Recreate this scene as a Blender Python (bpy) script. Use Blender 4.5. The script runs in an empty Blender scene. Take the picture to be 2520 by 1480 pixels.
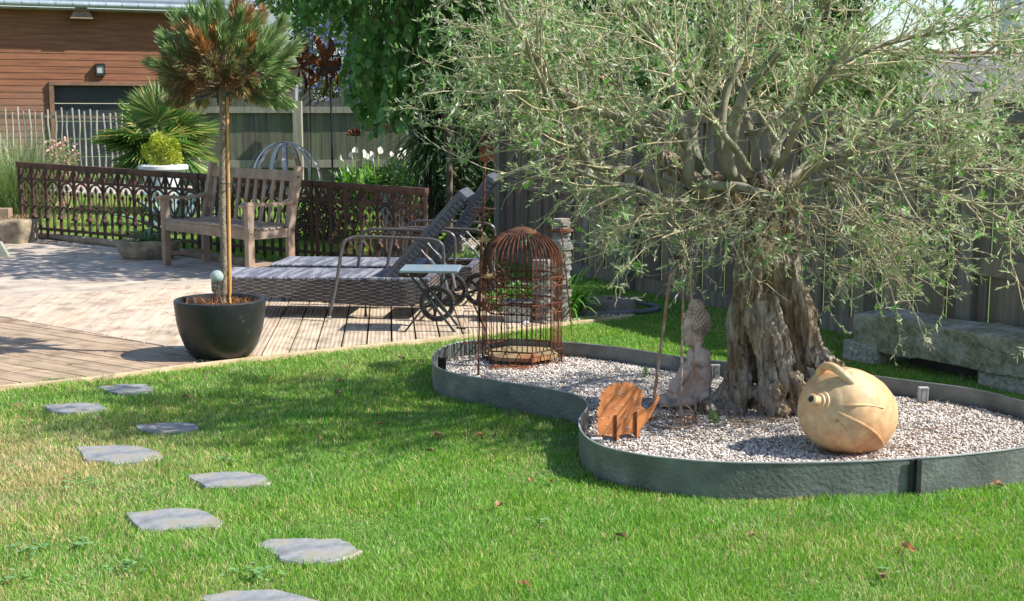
import bpy, bmesh, math, random
import numpy as np
from mathutils import Vector, Matrix, Quaternion, noise as mnoise

# ------------------------------------------------------------------ camera, sky, sun, exposure
scene = bpy.context.scene
COL = scene.collection
CAMH = 1.4
FPX = 3200.0                       # focal length in units of a 2520-wide picture
PITCH = math.atan(460 / FPX)
cd = bpy.data.cameras.new("camera")
cam = bpy.data.objects.new("camera", cd)
COL.objects.link(cam)
cam.location = (0, 0, CAMH)
cam.rotation_euler = (math.pi / 2 - PITCH, 0, 0)
cd.sensor_width = 36
cd.lens = 36 * FPX / 2520
cd.clip_start = 0.1
cd.clip_end = 600
cd.dof.use_dof = True
cd.dof.focus_distance = 6.2
cd.dof.aperture_fstop = 16
scene.camera = cam

SUN_EL = math.radians(44)
SUN_AZ = math.radians(99)          # clockwise from +Y : sun stands to the right
w = bpy.data.worlds.new("World")
scene.world = w
w.use_nodes = True
nt = w.node_tree
bg = nt.nodes["Background"]
sky = nt.nodes.new("ShaderNodeTexSky")
sky.sky_type = 'NISHITA'
sky.sun_disc = False
sky.sun_elevation = SUN_EL
sky.sun_rotation = SUN_AZ
sky.air_density = 1.0
sky.dust_density = 0.6
nt.links.new(sky.outputs[0], bg.inputs[0])
bg.inputs[1].default_value = 0.115
sd = bpy.data.lights.new("sun", 'SUN')
sd.energy = 4.8
sd.angle = math.radians(0.5)
sd.color = (1.0, 0.95, 0.86)
sun = bpy.data.objects.new("sun", sd)
COL.objects.link(sun)
sdir = Vector((math.sin(SUN_AZ) * math.cos(SUN_EL), math.cos(SUN_AZ) * math.cos(SUN_EL), math.sin(SUN_EL)))
sun.rotation_euler = (-sdir).to_track_quat('-Z', 'Y').to_euler()
sun.location = (20, 0, 20)
scene.view_settings.view_transform = 'Standard'
scene.view_settings.look = 'None'
scene.view_settings.exposure = 0.72
scene.view_settings.gamma = 1
scene.cycles.max_bounces = 6
scene.cycles.transparent_max_bounces = 6

rng = np.random.default_rng(7)
random.seed(11)
PI = math.pi

# ------------------------------------------------------------------ picture-to-place helpers (survey of the garden)
def ray(fx, fy):
    a, b = (fx - 1260) / FPX, (740 - fy) / FPX
    cp, sp = math.cos(PITCH), math.sin(PITCH)
    return Vector((a, cp + b * sp, -sp + b * cp))
def G(fx, fy, z=0.0):
    r = ray(fx, fy)
    t = (z - CAMH) / r.z
    return Vector((r.x * t, r.y * t, z))
def P(fx, fy, Y):
    r = ray(fx, fy)
    t = Y / r.y
    return Vector((r.x * t, Y, CAMH + r.z * t))

# ------------------------------------------------------------------ objects
def tag(o, label=None, cat=None, group=None, kind=None):
    if label: o["label"] = label
    if cat: o["category"] = cat
    if group: o["group"] = group
    if kind: o["kind"] = kind
    return o
def thing(name, label, cat, loc=(0, 0, 0), rz=0.0, group=None):
    o = bpy.data.objects.new(name, None)
    COL.objects.link(o)
    o.location = loc
    o.rotation_euler = (0, 0, rz)
    o.empty_display_size = 0.1
    o["_m"] = 1
    tag(o, label, cat, group)
    del o["_m"]
    ROOTM[o.name] = Matrix.Translation(Vector(loc)) @ Matrix.Rotation(rz, 4, 'Z')
    return o
ROOTM = {}
def rootm(o):
    while o.parent: o = o.parent
    return ROOTM.get(o.name, Matrix.Identity(4))

def link_mesh(name, me, m, parent=None, smooth=False, local=False):
    if parent is not None and not local:
        me.transform(rootm(parent).inverted())
    if m: me.materials.append(m)
    if smooth:
        me.polygons.foreach_set("use_smooth", [True] * len(me.polygons))
    o = bpy.data.objects.new(name, me)
    COL.objects.link(o)
    if parent is not None: o.parent = parent
    return o

def frame_for(d, ref=None):
    d = d.normalized()
    r = ref or (Vector((0, 0, 1)) if abs(d.z) < 0.9 else Vector((1, 0, 0)))
    u = d.cross(r).normalized()
    v = u.cross(d).normalized()
    return u, v

class MB:
    def __init__(s): s.v = []; s.f = []; s.c = None
    def box(s, c, size, m=None, rz=0.0, taper=1.0):
        M = m if m is not None else Matrix.Rotation(rz, 4, 'Z')
        n = len(s.v); c = Vector(c)
        for z in (-.5, .5):
            t = taper if z > 0 else 1.0
            for x, y in ((-.5, -.5), (.5, -.5), (.5, .5), (-.5, .5)):
                s.v.append(c + M @ Vector((x * size[0] * t, y * size[1] * t, z * size[2])))
        for q in ((3, 2, 1, 0), (4, 5, 6, 7), (0, 1, 5, 4), (1, 2, 6, 5), (2, 3, 7, 6), (3, 0, 4, 7)):
            s.f.append([n + i for i in q])
        return s
    def bar(s, a, b, w, h, up=None):
        """box beam from a to b, w wide, h high"""
        a, b = Vector(a), Vector(b); d = (b - a)
        u, v = frame_for(d, up)
        n = len(s.v)
        for p in (a, b):
            for x, y in ((-.5, -.5), (.5, -.5), (.5, .5), (-.5, .5)):
                s.v.append(p + u * (x * w) + v * (y * h))
        for q in ((3, 2, 1, 0), (4, 5, 6, 7), (0, 1, 5, 4), (1, 2, 6, 5), (2, 3, 7, 6), (3, 0, 4, 7)):
            s.f.append([n + i for i in q])
        return s
    def ribbon(s, pts, w, h, up=None):
        """flat bar bent along points"""
        pts = [Vector(p) for p in pts]; n0 = len(s.v); N = len(pts)
        for i, p in enumerate(pts):
            d = pts[min(i + 1, N - 1)] - pts[max(i - 1, 0)]
            u, v = frame_for(d, up)
            wi = w[i] if isinstance(w, (list, tuple)) else w
            hi = h[i] if isinstance(h, (list, tuple)) else h
            for x, y in ((-.5, -.5), (.5, -.5), (.5, .5), (-.5, .5)):
                s.v.append(p + u * (x * wi) + v * (y * hi))
        for i in range(N - 1):
            for k in range(4):
                a = n0 + 4 * i + k; b = n0 + 4 * i + (k + 1) % 4
                s.f.append([a, b, b + 4, a + 4])
        s.f.append([n0 + 3, n0 + 2, n0 + 1, n0]); e = n0 + 4 * (N - 1)
        s.f.append([e, e + 1, e + 2, e + 3])
        return s
    def tube(s, pts, r, n=8, closed=False, caps=True):
        pts = [Vector(p) for p in pts]; N = len(pts); n0 = len(s.v)
        pu = None
        for i, p in enumerate(pts):
            if closed: d = pts[(i + 1) % N] - pts[i - 1]
            else: d = pts[min(i + 1, N - 1)] - pts[max(i - 1, 0)]
            if d.length < 1e-9: d = Vector((0, 0, 1))
            d.normalize()
            if pu is None: u, v = frame_for(d)
            else:
                u = pu - d * pu.dot(d)
                if u.length < 1e-6: u, v = frame_for(d)
                u.normalize(); v = d.cross(u)
            pu = u
            ri = r[i] if isinstance(r, (list, tuple)) else r
            for k in range(n):
                a = 2 * PI * k / n
                s.v.append(p + (u * math.cos(a) + v * math.sin(a)) * ri)
        M = N if closed else N - 1
        for i in range(M):
            j = (i + 1) % N
            for k in range(n):
                k2 = (k + 1) % n
                s.f.append([n0 + i * n + k, n0 + i * n + k2, n0 + j * n + k2, n0 + j * n + k])
        if caps and not closed:
            s.f.append([n0 + k for k in range(n)][::-1])
            s.f.append([n0 + (N - 1) * n + k for k in range(n)])
        return s
    def lathe(s, prof, n=32, M=None, cap=True, jit=0.0):
        """prof : list of (radius, z)"""
        M = M or Matrix.Identity(4); n0 = len(s.v)
        for (r, z) in prof:
            for k in range(n):
                a = 2 * PI * k / n
                rr = r * (1 + (random.uniform(-jit, jit) if jit else 0))
                s.v.append(M @ Vector((rr * math.cos(a), rr * math.sin(a), z)))
        for i in range(len(prof) - 1):
            for k in range(n):
                k2 = (k + 1) % n
                s.f.append([n0 + i * n + k, n0 + i * n + k2, n0 + (i + 1) * n + k2, n0 + (i + 1) * n + k])
        if cap:
            s.f.append([n0 + k for k in range(n)][::-1])
            s.f.append([n0 + (len(prof) - 1) * n + k for k in range(n)])
        return s
    def prism(s, poly, depth):
        """poly: list of world Vectors in one plane; depth: Vector"""
        n = len(poly); n0 = len(s.v); depth = Vector(depth)
        for p in poly: s.v.append(Vector(p))
        for p in poly: s.v.append(Vector(p) + depth)
        s.f.append([n0 + i for i in range(n)]); s.f.append([n0 + n + i for i in range(n)][::-1])
        for i in range(n):
            j = (i + 1) % n
            s.f.append([n0 + j, n0 + i, n0 + n + i, n0 + n + j])
        return s
    def ball(s, c, r, sub=2, scale=(1, 1, 1), M=None, jit=0.0):
        bm = bmesh.new(); bmesh.ops.create_icosphere(bm, subdivisions=sub, radius=1)
        n0 = len(s.v); c = Vector(c); M = M or Matrix.Identity(3)
        for v in bm.verts:
            q = Vector((v.co.x * scale[0], v.co.y * scale[1], v.co.z * scale[2])) * r
            if jit: q *= 1 + jit * mnoise.noise(v.co * 2.3 + c * 7)
            s.v.append(c + M @ q)
        for f in bm.faces: s.f.append([n0 + v.index for v in f.verts])
        bm.free(); return s
    def quad(s, a, b, c, d):
        n = len(s.v); s.v += [Vector(a), Vector(b), Vector(c), Vector(d)]; s.f.append([n, n + 1, n + 2, n + 3]); return s
    def mesh(s, name):
        me = bpy.data.meshes.new(name)
        me.from_pydata([tuple(v) for v in s.v], [], s.f)
        me.update(); return me
    def build(s, name, m, parent=None, smooth=False, local=False, bevel=0.0, seg=2):
        me = s.mesh(name)
        bm = bmesh.new(); bm.from_mesh(me); bmesh.ops.recalc_face_normals(bm, faces=bm.faces)
        if bevel:
            es = [e for e in bm.edges if len(e.link_faces) == 2 and e.calc_face_angle(0) > 0.6]
            bmesh.ops.bevel(bm, geom=es, offset=bevel, segments=seg, profile=0.5, affect='EDGES')
        bm.to_mesh(me); bm.free()
        o = link_mesh(name, me, m, parent, smooth, local)
        if smooth == 'auto' or smooth:
            try:
                me.set_sharp_from_angle(angle=math.radians(40))
            except Exception: pass
        return o

def np_mesh(name, verts, faces, col=None):
    """verts Nx3, faces MxK (all same K)"""
    me = bpy.data.meshes.new(name)
    verts = np.asarray(verts, dtype=np.float32); faces = np.asarray(faces, dtype=np.int32)
    M, K = faces.shape
    me.vertices.add(len(verts)); me.vertices.foreach_set("co", verts.ravel())
    me.loops.add(M * K); me.loops.foreach_set("vertex_index", faces.ravel())
    me.polygons.add(M)
    me.polygons.foreach_set("loop_start", np.arange(0, M * K, K, dtype=np.int32))
    try: me.polygons.foreach_set("loop_total", np.full(M, K, dtype=np.int32))
    except Exception: pass
    me.update(calc_edges=True)
    if col is not None:
        a = me.color_attributes.new("Col", 'FLOAT_COLOR', 'POINT')
        c = np.ones((len(verts), 4), dtype=np.float32); c[:, :3] = col
        a.data.foreach_set("color", c.ravel())
    return me

def tubes_mesh(name, polys, sides=3, cols=None):
    """polys: list of (list of Vector, list of radius)"""
    V = []; Fc = []; C = []; n0 = 0
    cs = [(math.cos(2 * PI * k / sides), math.sin(2 * PI * k / sides)) for k in range(sides)]
    for pi_, (pts, rad) in enumerate(polys):
        N = len(pts); pu = None
        for i in range(N):
            d = pts[min(i + 1, N - 1)] - pts[max(i - 1, 0)]
            if d.length < 1e-9: d = Vector((0, 0, 1))
            d.normalize()
            if pu is None: u, v = frame_for(d)
            else:
                u = pu - d * pu.dot(d)
                if u.length < 1e-6: u, v = frame_for(d)
                u.normalize(); v = d.cross(u)
            pu = u; p = pts[i]; r = rad[i]
            for a, b in cs:
                V.append((p.x + (u.x * a + v.x * b) * r, p.y + (u.y * a + v.y * b) * r, p.z + (u.z * a + v.z * b) * r))
                if cols is not None: C.append(cols[pi_])
        for i in range(N - 1):
            for k in range(sides):
                k2 = (k + 1) % sides
                Fc.append((n0 + i * sides + k, n0 + i * sides + k2, n0 + (i + 1) * sides + k2, n0 + (i + 1) * sides + k))
        n0 += N * sides
    return np_mesh(name, V, Fc, None if cols is None else np.array(C))

def norm_rows(a): return a / (np.linalg.norm(a, axis=1, keepdims=True) + 1e-9)

def leaf_mesh(name, base, direc, nrm, length, width, col, prof=((.25, .8), (.65, .85)), curl=.12, fold=.15):
    """many leaves: each 6 verts + midrib (two quads)."""
    base = np.asarray(base); N = len(base)
    d = norm_rows(np.asarray(direc)); s = norm_rows(np.cross(d, np.asarray(nrm))); n = np.cross(s, d)
    L = np.broadcast_to(np.asarray(length), (N,))[:, None]; W = np.broadcast_to(np.asarray(width), (N,))[:, None] * .5
    (a1, w1), (a2, w2) = prof
    v = np.empty((N, 6, 3))
    v[:, 0] = base
    v[:, 1] = base + d * L * a1 + s * W * w1 + n * W * fold * w1
    v[:, 2] = base + d * L * a2 + s * W * w2 + n * (W * fold * w2 - L * curl * .4)
    v[:, 3] = base + d * L - n * L * curl
    v[:, 4] = base + d * L * a2 - s * W * w2 + n * (W * fold * w2 - L * curl * .4)
    v[:, 5] = base + d * L * a1 - s * W * w1 + n * W * fold * w1
    idx = np.arange(N)[:, None] * 6
    f = np.concatenate([idx + np.array([[0, 1, 2, 3]]), idx + np.array([[0, 3, 4, 5]])])
    c = np.repeat(np.asarray(col), 6, axis=0) if np.ndim(col) == 2 else col
    return np_mesh(name, v.reshape(-1, 3), f, c)

def blade_mesh(name, base, lean, h, wid, col, droop=.5):
    """grass-like blades: 5 verts (quad + tip tri drawn as quad pair -> use 3-segment quads)."""
    base = np.asarray(base); N = len(base)
    ang = rng.uniform(0, 2 * PI, N)
    s = np.stack([np.cos(ang), np.sin(ang), np.zeros(N)], 1)
    h = np.broadcast_to(h, (N,))[:, None]; wd = np.broadcast_to(wid, (N,))[:, None] * .5
    up = np.array([[0, 0, 1.0]])
    lean = np.asarray(lean)
    v = np.empty((N, 6, 3))
    m = base + up * h * .55 + lean * h * .30
    t = base + up * h * (1 - droop * .25 * np.linalg.norm(lean, axis=1, keepdims=True)) + lean * h * .85
    v[:, 0] = base - s * wd; v[:, 1] = base + s * wd
    v[:, 2] = m + s * wd * .8; v[:, 3] = m - s * wd * .8
    v[:, 4] = t + s * wd * .12; v[:, 5] = t - s * wd * .12
    idx = np.arange(N)[:, None] * 6
    f = np.concatenate([idx + np.array([[0, 1, 2, 3]]), idx + np.array([[3, 2, 4, 5]])])
    return np_mesh(name, v.reshape(-1, 3), f, np.repeat(col, 6, axis=0))

def arch_blades(name, base, az, elev, L, W, col, nseg=5, droop=1.0, taper=True):
    """strap leaves arching out from base: az/elev start angle, droop adds downward bend"""
    N = len(base); base = np.asarray(base, float)
    az = np.asarray(az); elev = np.asarray(elev)
    h = np.stack([np.cos(az), np.sin(az), np.zeros(N)], 1)
    side = np.stack([-np.sin(az), np.cos(az), np.zeros(N)], 1)
    L = np.broadcast_to(L, (N,)); W = np.broadcast_to(W, (N,)); droop = np.broadcast_to(droop, (N,))
    v = np.empty((N, (nseg + 1) * 2, 3)); p = base.copy(); e = elev.copy()
    for i in range(nseg + 1):
        t = i / nseg
        wi = W * (.5 if not taper else .5 * (0.75 + .9 * t - 1.6 * t * t)); wi = np.maximum(wi, W * .03)
        v[:, 2 * i] = p - side * wi[:, None]; v[:, 2 * i + 1] = p + side * wi[:, None]
        step = (L / nseg)[:, None]
        p = p + (h * np.cos(e)[:, None] + np.array([[0, 0, 1.]]) * np.sin(e)[:, None]) * step
        e = e - droop / nseg * (0.4 + 1.2 * t)
    K = (nseg + 1) * 2
    idx = np.arange(N)[:, None] * K
    f = np.concatenate([idx + np.array([[2 * i, 2 * i + 1, 2 * i + 3, 2 * i + 2]]) for i in range(nseg)])
    return np_mesh(name, v.reshape(-1, 3), f, np.repeat(col, K, axis=0))

def remeshed(name, mb, voxel, smooth_it=2, disp=None):
    """fuse overlapping shapes into one continuous skin"""
    me = mb.mesh(name + "_raw")
    bm = bmesh.new(); bm.from_mesh(me); bmesh.ops.recalc_face_normals(bm, faces=bm.faces); bm.to_mesh(me); bm.free()
    o = bpy.data.objects.new("raw", me); COL.objects.link(o)
    md = o.modifiers.new("r", 'REMESH'); md.mode = 'VOXEL'; md.voxel_size = voxel; md.use_smooth_shade = True
    if smooth_it:
        ms = o.modifiers.new("s", 'SMOOTH'); ms.iterations = smooth_it; ms.factor = .5
    dg = bpy.context.evaluated_depsgraph_get()
    out = bpy.data.meshes.new_from_object(o.evaluated_get(dg))
    bpy.data.objects.remove(o); bpy.data.meshes.remove(me)
    out.name = name
    if disp:
        n = len(out.vertices)
        co = np.empty(n * 3); out.vertices.foreach_get("co", co); co = co.reshape(-1, 3)
        nr = np.empty(n * 3); out.vertices.foreach_get("normal", nr); nr = nr.reshape(-1, 3)
        dd = np.array([disp(Vector(p)) for p in co])
        co += nr * dd[:, None]
        out.vertices.foreach_set("co", co.ravel()); out.update()
    return out

def rand_col(c1, c2, n, v=.12):
    t = rng.random((n, 1)); c = np.array([c1]) * (1 - t) + np.array([c2]) * t
    return np.clip(c * (1 + rng.normal(0, v, (n, 1))), 0.003, 1)

def in_poly(x, y, poly):
    inside = np.zeros(len(x), bool); n = len(poly); j = n - 1
    for i in range(n):
        xi, yi = poly[i]; xj, yj = poly[j]
        c = ((yi > y) != (yj > y)) & (x < (xj - xi) * (y - yi) / (yj - yi + 1e-12) + xi)
        inside ^= c; j = i
    return inside

def snoise(x, y, f, seed=0):
    r = np.random.default_rng(seed); o = np.zeros_like(x)
    for k in range(6):
        a = r.uniform(0, 2 * PI); ff = f * r.uniform(.6, 1.6)
        o += np.sin(x * ff * math.cos(a) * 6.28 + y * ff * math.sin(a) * 6.28 + r.uniform(0, 6.28))
    return o / 3.0

def smooth_poly(pts, k=4):
    """Catmull-Rom through points (closed)"""
    out = []; n = len(pts)
    for i in range(n):
        p0, p1, p2, p3 = (Vector(pts[(i + j - 1) % n]) for j in range(4))
        for t in range(k):
            u = t / k
            out.append(.5 * ((2 * p1) + (-p0 + p2) * u + (2 * p0 - 5 * p1 + 4 * p2 - p3) * u * u + (-p0 + 3 * p1 - 3 * p2 + p3) * u ** 3))
    return out
def spline(pts, k=5):
    pts = [Vector(p) for p in pts]; q = [pts[0] * 2 - pts[1]] + pts + [pts[-1] * 2 - pts[-2]]; out = []
    for i in range(1, len(q) - 2):
        p0, p1, p2, p3 = q[i - 1:i + 3]
        for t in range(k):
            u = t / k
            out.append(.5 * ((2 * p1) + (-p0 + p2) * u + (2 * p0 - 5 * p1 + 4 * p2 - p3) * u * u + (-p0 + 3 * p1 - 3 * p2 + p3) * u ** 3))
    out.append(pts[-1]); return out

# ------------------------------------------------------------------ materials
def newmat(name):
    m = bpy.data.materials.new(name); m.use_nodes = True
    return m, m.node_tree.nodes, m.node_tree.links, m.node_tree.nodes["Principled BSDF"]
def ramp(ns, stops):
    r = ns.new("ShaderNodeValToRGB"); e = r.color_ramp.elements
    while len(e) < len(stops): e.new(.5)
    for i, (p, c) in enumerate(stops): e[i].position = p; e[i].color = (*c, 1)
    return r
def noisy(name, c1, c2, scale=8, rough=.8, bump=.3, metal=0, stretch=(1, 1, 1), c3=None, scale2=None, bdist=.01, detail=6, lo=.35, hi=.65, bscale=None, rot=(0, 0, 0), spec=.4):
    m, ns, ls, b = newmat(name)
    tc = ns.new("ShaderNodeTexCoord"); mp = ns.new("ShaderNodeMapping"); mp.inputs['Scale'].default_value = stretch
    mp.inputs['Rotation'].default_value = rot
    ls.new(tc.outputs['Object'], mp.inputs[0])
    n = ns.new("ShaderNodeTexNoise"); n.inputs['Scale'].default_value = scale; n.inputs['Detail'].default_value = detail
    n.inputs['Roughness'].default_value = .65
    ls.new(mp.outputs[0], n.inputs['Vector'])
    r = ramp(ns, [(lo, c1), (hi, c2)]); ls.new(n.outputs[0], r.inputs[0]); col = r.outputs[0]
    if c3:
        n2 = ns.new("ShaderNodeTexNoise"); n2.inputs['Scale'].default_value = scale2 or scale * .3; n2.inputs['Detail'].default_value = 5
        ls.new(tc.outputs['Object'], n2.inputs['Vector'])
        r2 = ramp(ns, [(.5, (0, 0, 0)), (.66, (1, 1, 1))]); ls.new(n2.outputs[0], r2.inputs[0])
        mx = ns.new("ShaderNodeMix"); mx.data_type = 'RGBA'; ls.new(r2.outputs[0], mx.inputs[0])
        ls.new(col, mx.inputs[6]); mx.inputs[7].default_value = (*c3, 1); col = mx.outputs[2]
    ls.new(col, b.inputs['Base Color'])
    b.inputs['Roughness'].default_value = rough; b.inputs['Metallic'].default_value = metal
    b.inputs['Specular IOR Level'].default_value = spec
    if bump:
        n3 = ns.new("ShaderNodeTexNoise"); n3.inputs['Scale'].default_value = bscale or scale * 2.5; n3.inputs['Detail'].default_value = 6
        ls.new(mp.outputs[0], n3.inputs['Vector'])
        bp = ns.new("ShaderNodeBump"); bp.inputs['Strength'].default_value = bump; bp.inputs['Distance'].default_value = bdist
        ls.new(n3.outputs[0], bp.inputs['Height']); ls.new(bp.outputs[0], b.inputs['Normal'])
    return m
def attr_mat(name, rough=.6, trans=.25, spec=.3, gain=1.0):
    m, ns, ls, b = newmat(name)
    a = ns.new("ShaderNodeAttribute"); a.attribute_name = "Col"
    ls.new(a.outputs['Color'], b.inputs['Base Color'])
    b.inputs['Roughness'].default_value = rough; b.inputs['Specular IOR Level'].default_value = spec
    if trans:
        t = ns.new("ShaderNodeBsdfTranslucent"); hs = ns.new("ShaderNodeHueSaturation")
        hs.inputs['Saturation'].default_value = 1.15; hs.inputs['Value'].default_value = 1.3
        ls.new(a.outputs['Color'], hs.inputs['Color']); ls.new(hs.outputs[0], t.inputs[0])
        mx = ns.new("ShaderNodeMixShader"); mx.inputs[0].default_value = trans
        ls.new(b.outputs[0], mx.inputs[1]); ls.new(t.outputs[0], mx.inputs[2])
        ls.new(mx.outputs[0], ns["Material Output"].inputs[0])
    return m

M_LEAF = attr_mat("leaf", .45, .3, .5)
M_GRASS = attr_mat("grass blade", .5, .35, .35)
M_DRY = attr_mat("dry matter", .8, .15, .2)
M_STONECOL = attr_mat("gravel stone", .75, 0, .3)
M_TWIG = attr_mat("twig bark", .8, 0, .2)
M_RUST = noisy("rust", (.085, .030, .018), (.20, .075, .036), 18, .9, .5, c3=(.05, .025, .018), scale2=7, bdist=.003)
M_RUSTDARK = noisy("old rusty iron", (.060, .034, .026), (.14, .072, .050), 14, .85, .6, c3=(.045, .03, .022), scale2=5, bdist=.004)
M_CORTEN = noisy("weathering steel", (.50, .185, .060), (.57, .215, .072), 30, .85, .15, c3=(.46, .165, .055), scale2=14, bdist=.001)
M_TEAK = noisy("weathered teak", (.23, .155, .105), (.41, .295, .21), 6, .75, .4, stretch=(1, 1, 1), bdist=.002, bscale=60, c3=(.27, .22, .18), scale2=2.5)
# ================================================================== GROUND
def ground_mat():
    m, ns, ls, b = newmat("lawn soil and turf")
    tc = ns.new("ShaderNodeTexCoord")
    n = ns.new("ShaderNodeTexNoise"); n.inputs['Scale'].default_value = 60; n.inputs['Detail'].default_value = 8
    ls.new(tc.outputs['Object'], n.inputs['Vector'])
    r = ramp(ns, [(.3, (.06, .12, .025)), (.55, (.13, .23, .05)), (.75, (.22, .27, .10))]); ls.new(n.outputs[0], r.inputs[0])
    n2 = ns.new("ShaderNodeTexNoise"); n2.inputs['Scale'].default_value = 1.1; n2.inputs['Detail'].default_value = 4
    ls.new(tc.outputs['Object'], n2.inputs['Vector'])
    r2 = ramp(ns, [(.5, (0, 0, 0)), (.75, (.7, .7, .7))]); ls.new(n2.outputs[0], r2.inputs[0])
    mx = ns.new("ShaderNodeMix"); mx.data_type = 'RGBA'; ls.new(r2.outputs[0], mx.inputs[0]); ls.new(r.outputs[0], mx.inputs[6])
    mx.inputs[7].default_value = (.20, .18, .07, 1); ls.new(mx.outputs[2], b.inputs['Base Color'])
    b.inputs['Roughness'].default_value = .95
    bp = ns.new("ShaderNodeBump"); bp.inputs['Strength'].default_value = .8; bp.inputs['Distance'].default_value = .03
    ls.new(n.outputs[0], bp.inputs['Height']); ls.new(bp.outputs[0], b.inputs['Normal'])
    return m
g = MB(); g.quad((-260, -60, 0), (260, -60, 0), (260, 480, 0), (-260, 480, 0))
tag(g.build("lawn", ground_mat()), kind="structure")

# ------------------------------------------------------------------ bed outline (steel edging), traced on its top edge
EDGE_H = .14; GRAV = .06
edge_px = [(1064,891),(1068,872),(1089,857),(1118,846),(1157,840),(1206,837),(1284,838),(1392,843),(1499,853),(1597,867),(1684,881),(1792,892),
           (1960,905),(2125,923),(2257,940),(2359,953),(2440,968),(2520,989),(2640,1018),(2740,1045),(2745,1062),(2640,1082),
           (2520,1102),(2400,1117),(2286,1127),(2130,1136),(1969,1140),(1840,1140),(1725,1136),(1597,1123),(1499,1104),(1450,1082),(1428,1057),(1426,1033),
           (1440,1013),(1446,996),(1431,979),(1392,966),(1304,951),(1206,936),(1133,924),(1082,908)]
bed = smooth_poly([G(x, y, EDGE_H) for x, y in edge_px], 5)
bed_xy = [(p.x, p.y) for p in bed]

# ------------------------------------------------------------------ deck outline
deck_front_px = [(-400,1010),(-60,962),(0,955),(220,934),(460,903),(660,880),(860,858),(1075,836),(1230,818),(1330,806)]
deck_px = deck_front_px + [(1335,775),(1330,700),(1080,690),(800,680),(650,667),(500,640),(370,622),(240,605),(55,583),(-60,576),(-500,560)]
deck_xy = [(G(x, y).x, G(x, y).y) for x, y in deck_px]

# stepping stones (outlines)
stones_px = [
 [(632,1337),(668,1329),(760,1327),(840,1329),(862,1336),(868,1345),(888,1358),(868,1370),(808,1384),(720,1386),(690,1378),(662,1357),(634,1347)],
 [(310,1263),(388,1257),(440,1251),(492,1256),(518,1263),(546,1284),(540,1299),(440,1301),(345,1307),(322,1288),(306,1270)],
 [(462,1171),(520,1164),(600,1163),(652,1171),(664,1190),(650,1196),(556,1198),(505,1200),(476,1184)],
 [(186,1101),(300,1097),(350,1101),(402,1118),(404,1127),(330,1138),(282,1142),(210,1134),(192,1112)],
 [(332,1046),(420,1042),(478,1042),(490,1052),(470,1062),(372,1066),(340,1058)],
 [(104,998),(210,993),(244,996),(268,1008),(240,1015),(150,1018),(118,1012)],
 [(238,953),(300,947),(362,947),(379,957),(366,967),(290,970),(256,962)],
 [(498,1470),(560,1458),(680,1452),(740,1468),(790,1484),(760,1510),(560,1520),(505,1492)],
]
stones_w = [[G(x, y, .012) for x, y in s] for s in stones_px]
M_SLATE = noisy("slate", (.16, .17, .185), (.37, .38, .39), 9, .6, .9, c3=(.30, .27, .22), scale2=9, bscale=14, bdist=.008, spec=.4, lo=.34, hi=.66)
stone_lab = ["large pale slate stepping stone, second nearest to the picture's lower edge",
 "large slate stepping stone in sparse grass with a lens shape, third nearest",
 "slate stepping stone with shaded far edge, fourth nearest of the path",
 "wide slate stepping stone beside the dry straw-coloured grass, fifth nearest",
 "slate stepping stone with a thin twig lying on its left end",
 "narrow slate stepping stone at the far left of the lawn, second from the deck",
 "smallest slate stepping stone, closest to the deck edge",
 "slate stepping stone cut off by the bottom edge of the picture, nearest of all"]
for i, s in enumerate(stones_w):
    pts = []
    n = len(s)
    for k in range(n):
        a, b = s[k], s[(k + 1) % n]
        for t in (0, .34, .67):
            p = a.lerp(b, t); j = .006
            pts.append(Vector((p.x + random.uniform(-j, j), p.y + random.uniform(-j, j), .014)))
    c = sum(pts, Vector()) / len(pts)
    mb = MB(); N = len(pts)
    mb.v = [Vector((p.x - c.x, p.y - c.y, -.02)) for p in pts] + [Vector((p.x - c.x, p.y - c.y, .010)) for p in pts] + \
           [Vector(((p.x - c.x) * .97, (p.y - c.y) * .97, .016 + random.uniform(-.001, .001))) for p in pts]
    for k in range(N):
        j = (k + 1) % N
        mb.f.append([k, j, N + j, N + k]); mb.f.append([N + k, N + j, 2 * N + j, 2 * N + k])
    mb.v.append(Vector((0, 0, .017)))
    for k in range(N): mb.f.append([2 * N + k, 2 * N + (k + 1) % N, 3 * N])
    o = mb.build("stepping_stone", M_SLATE); o.location = (c.x, c.y, 0)
    tag(o, stone_lab[i], "stepping stone", "slate stepping stones across the lawn")

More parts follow.
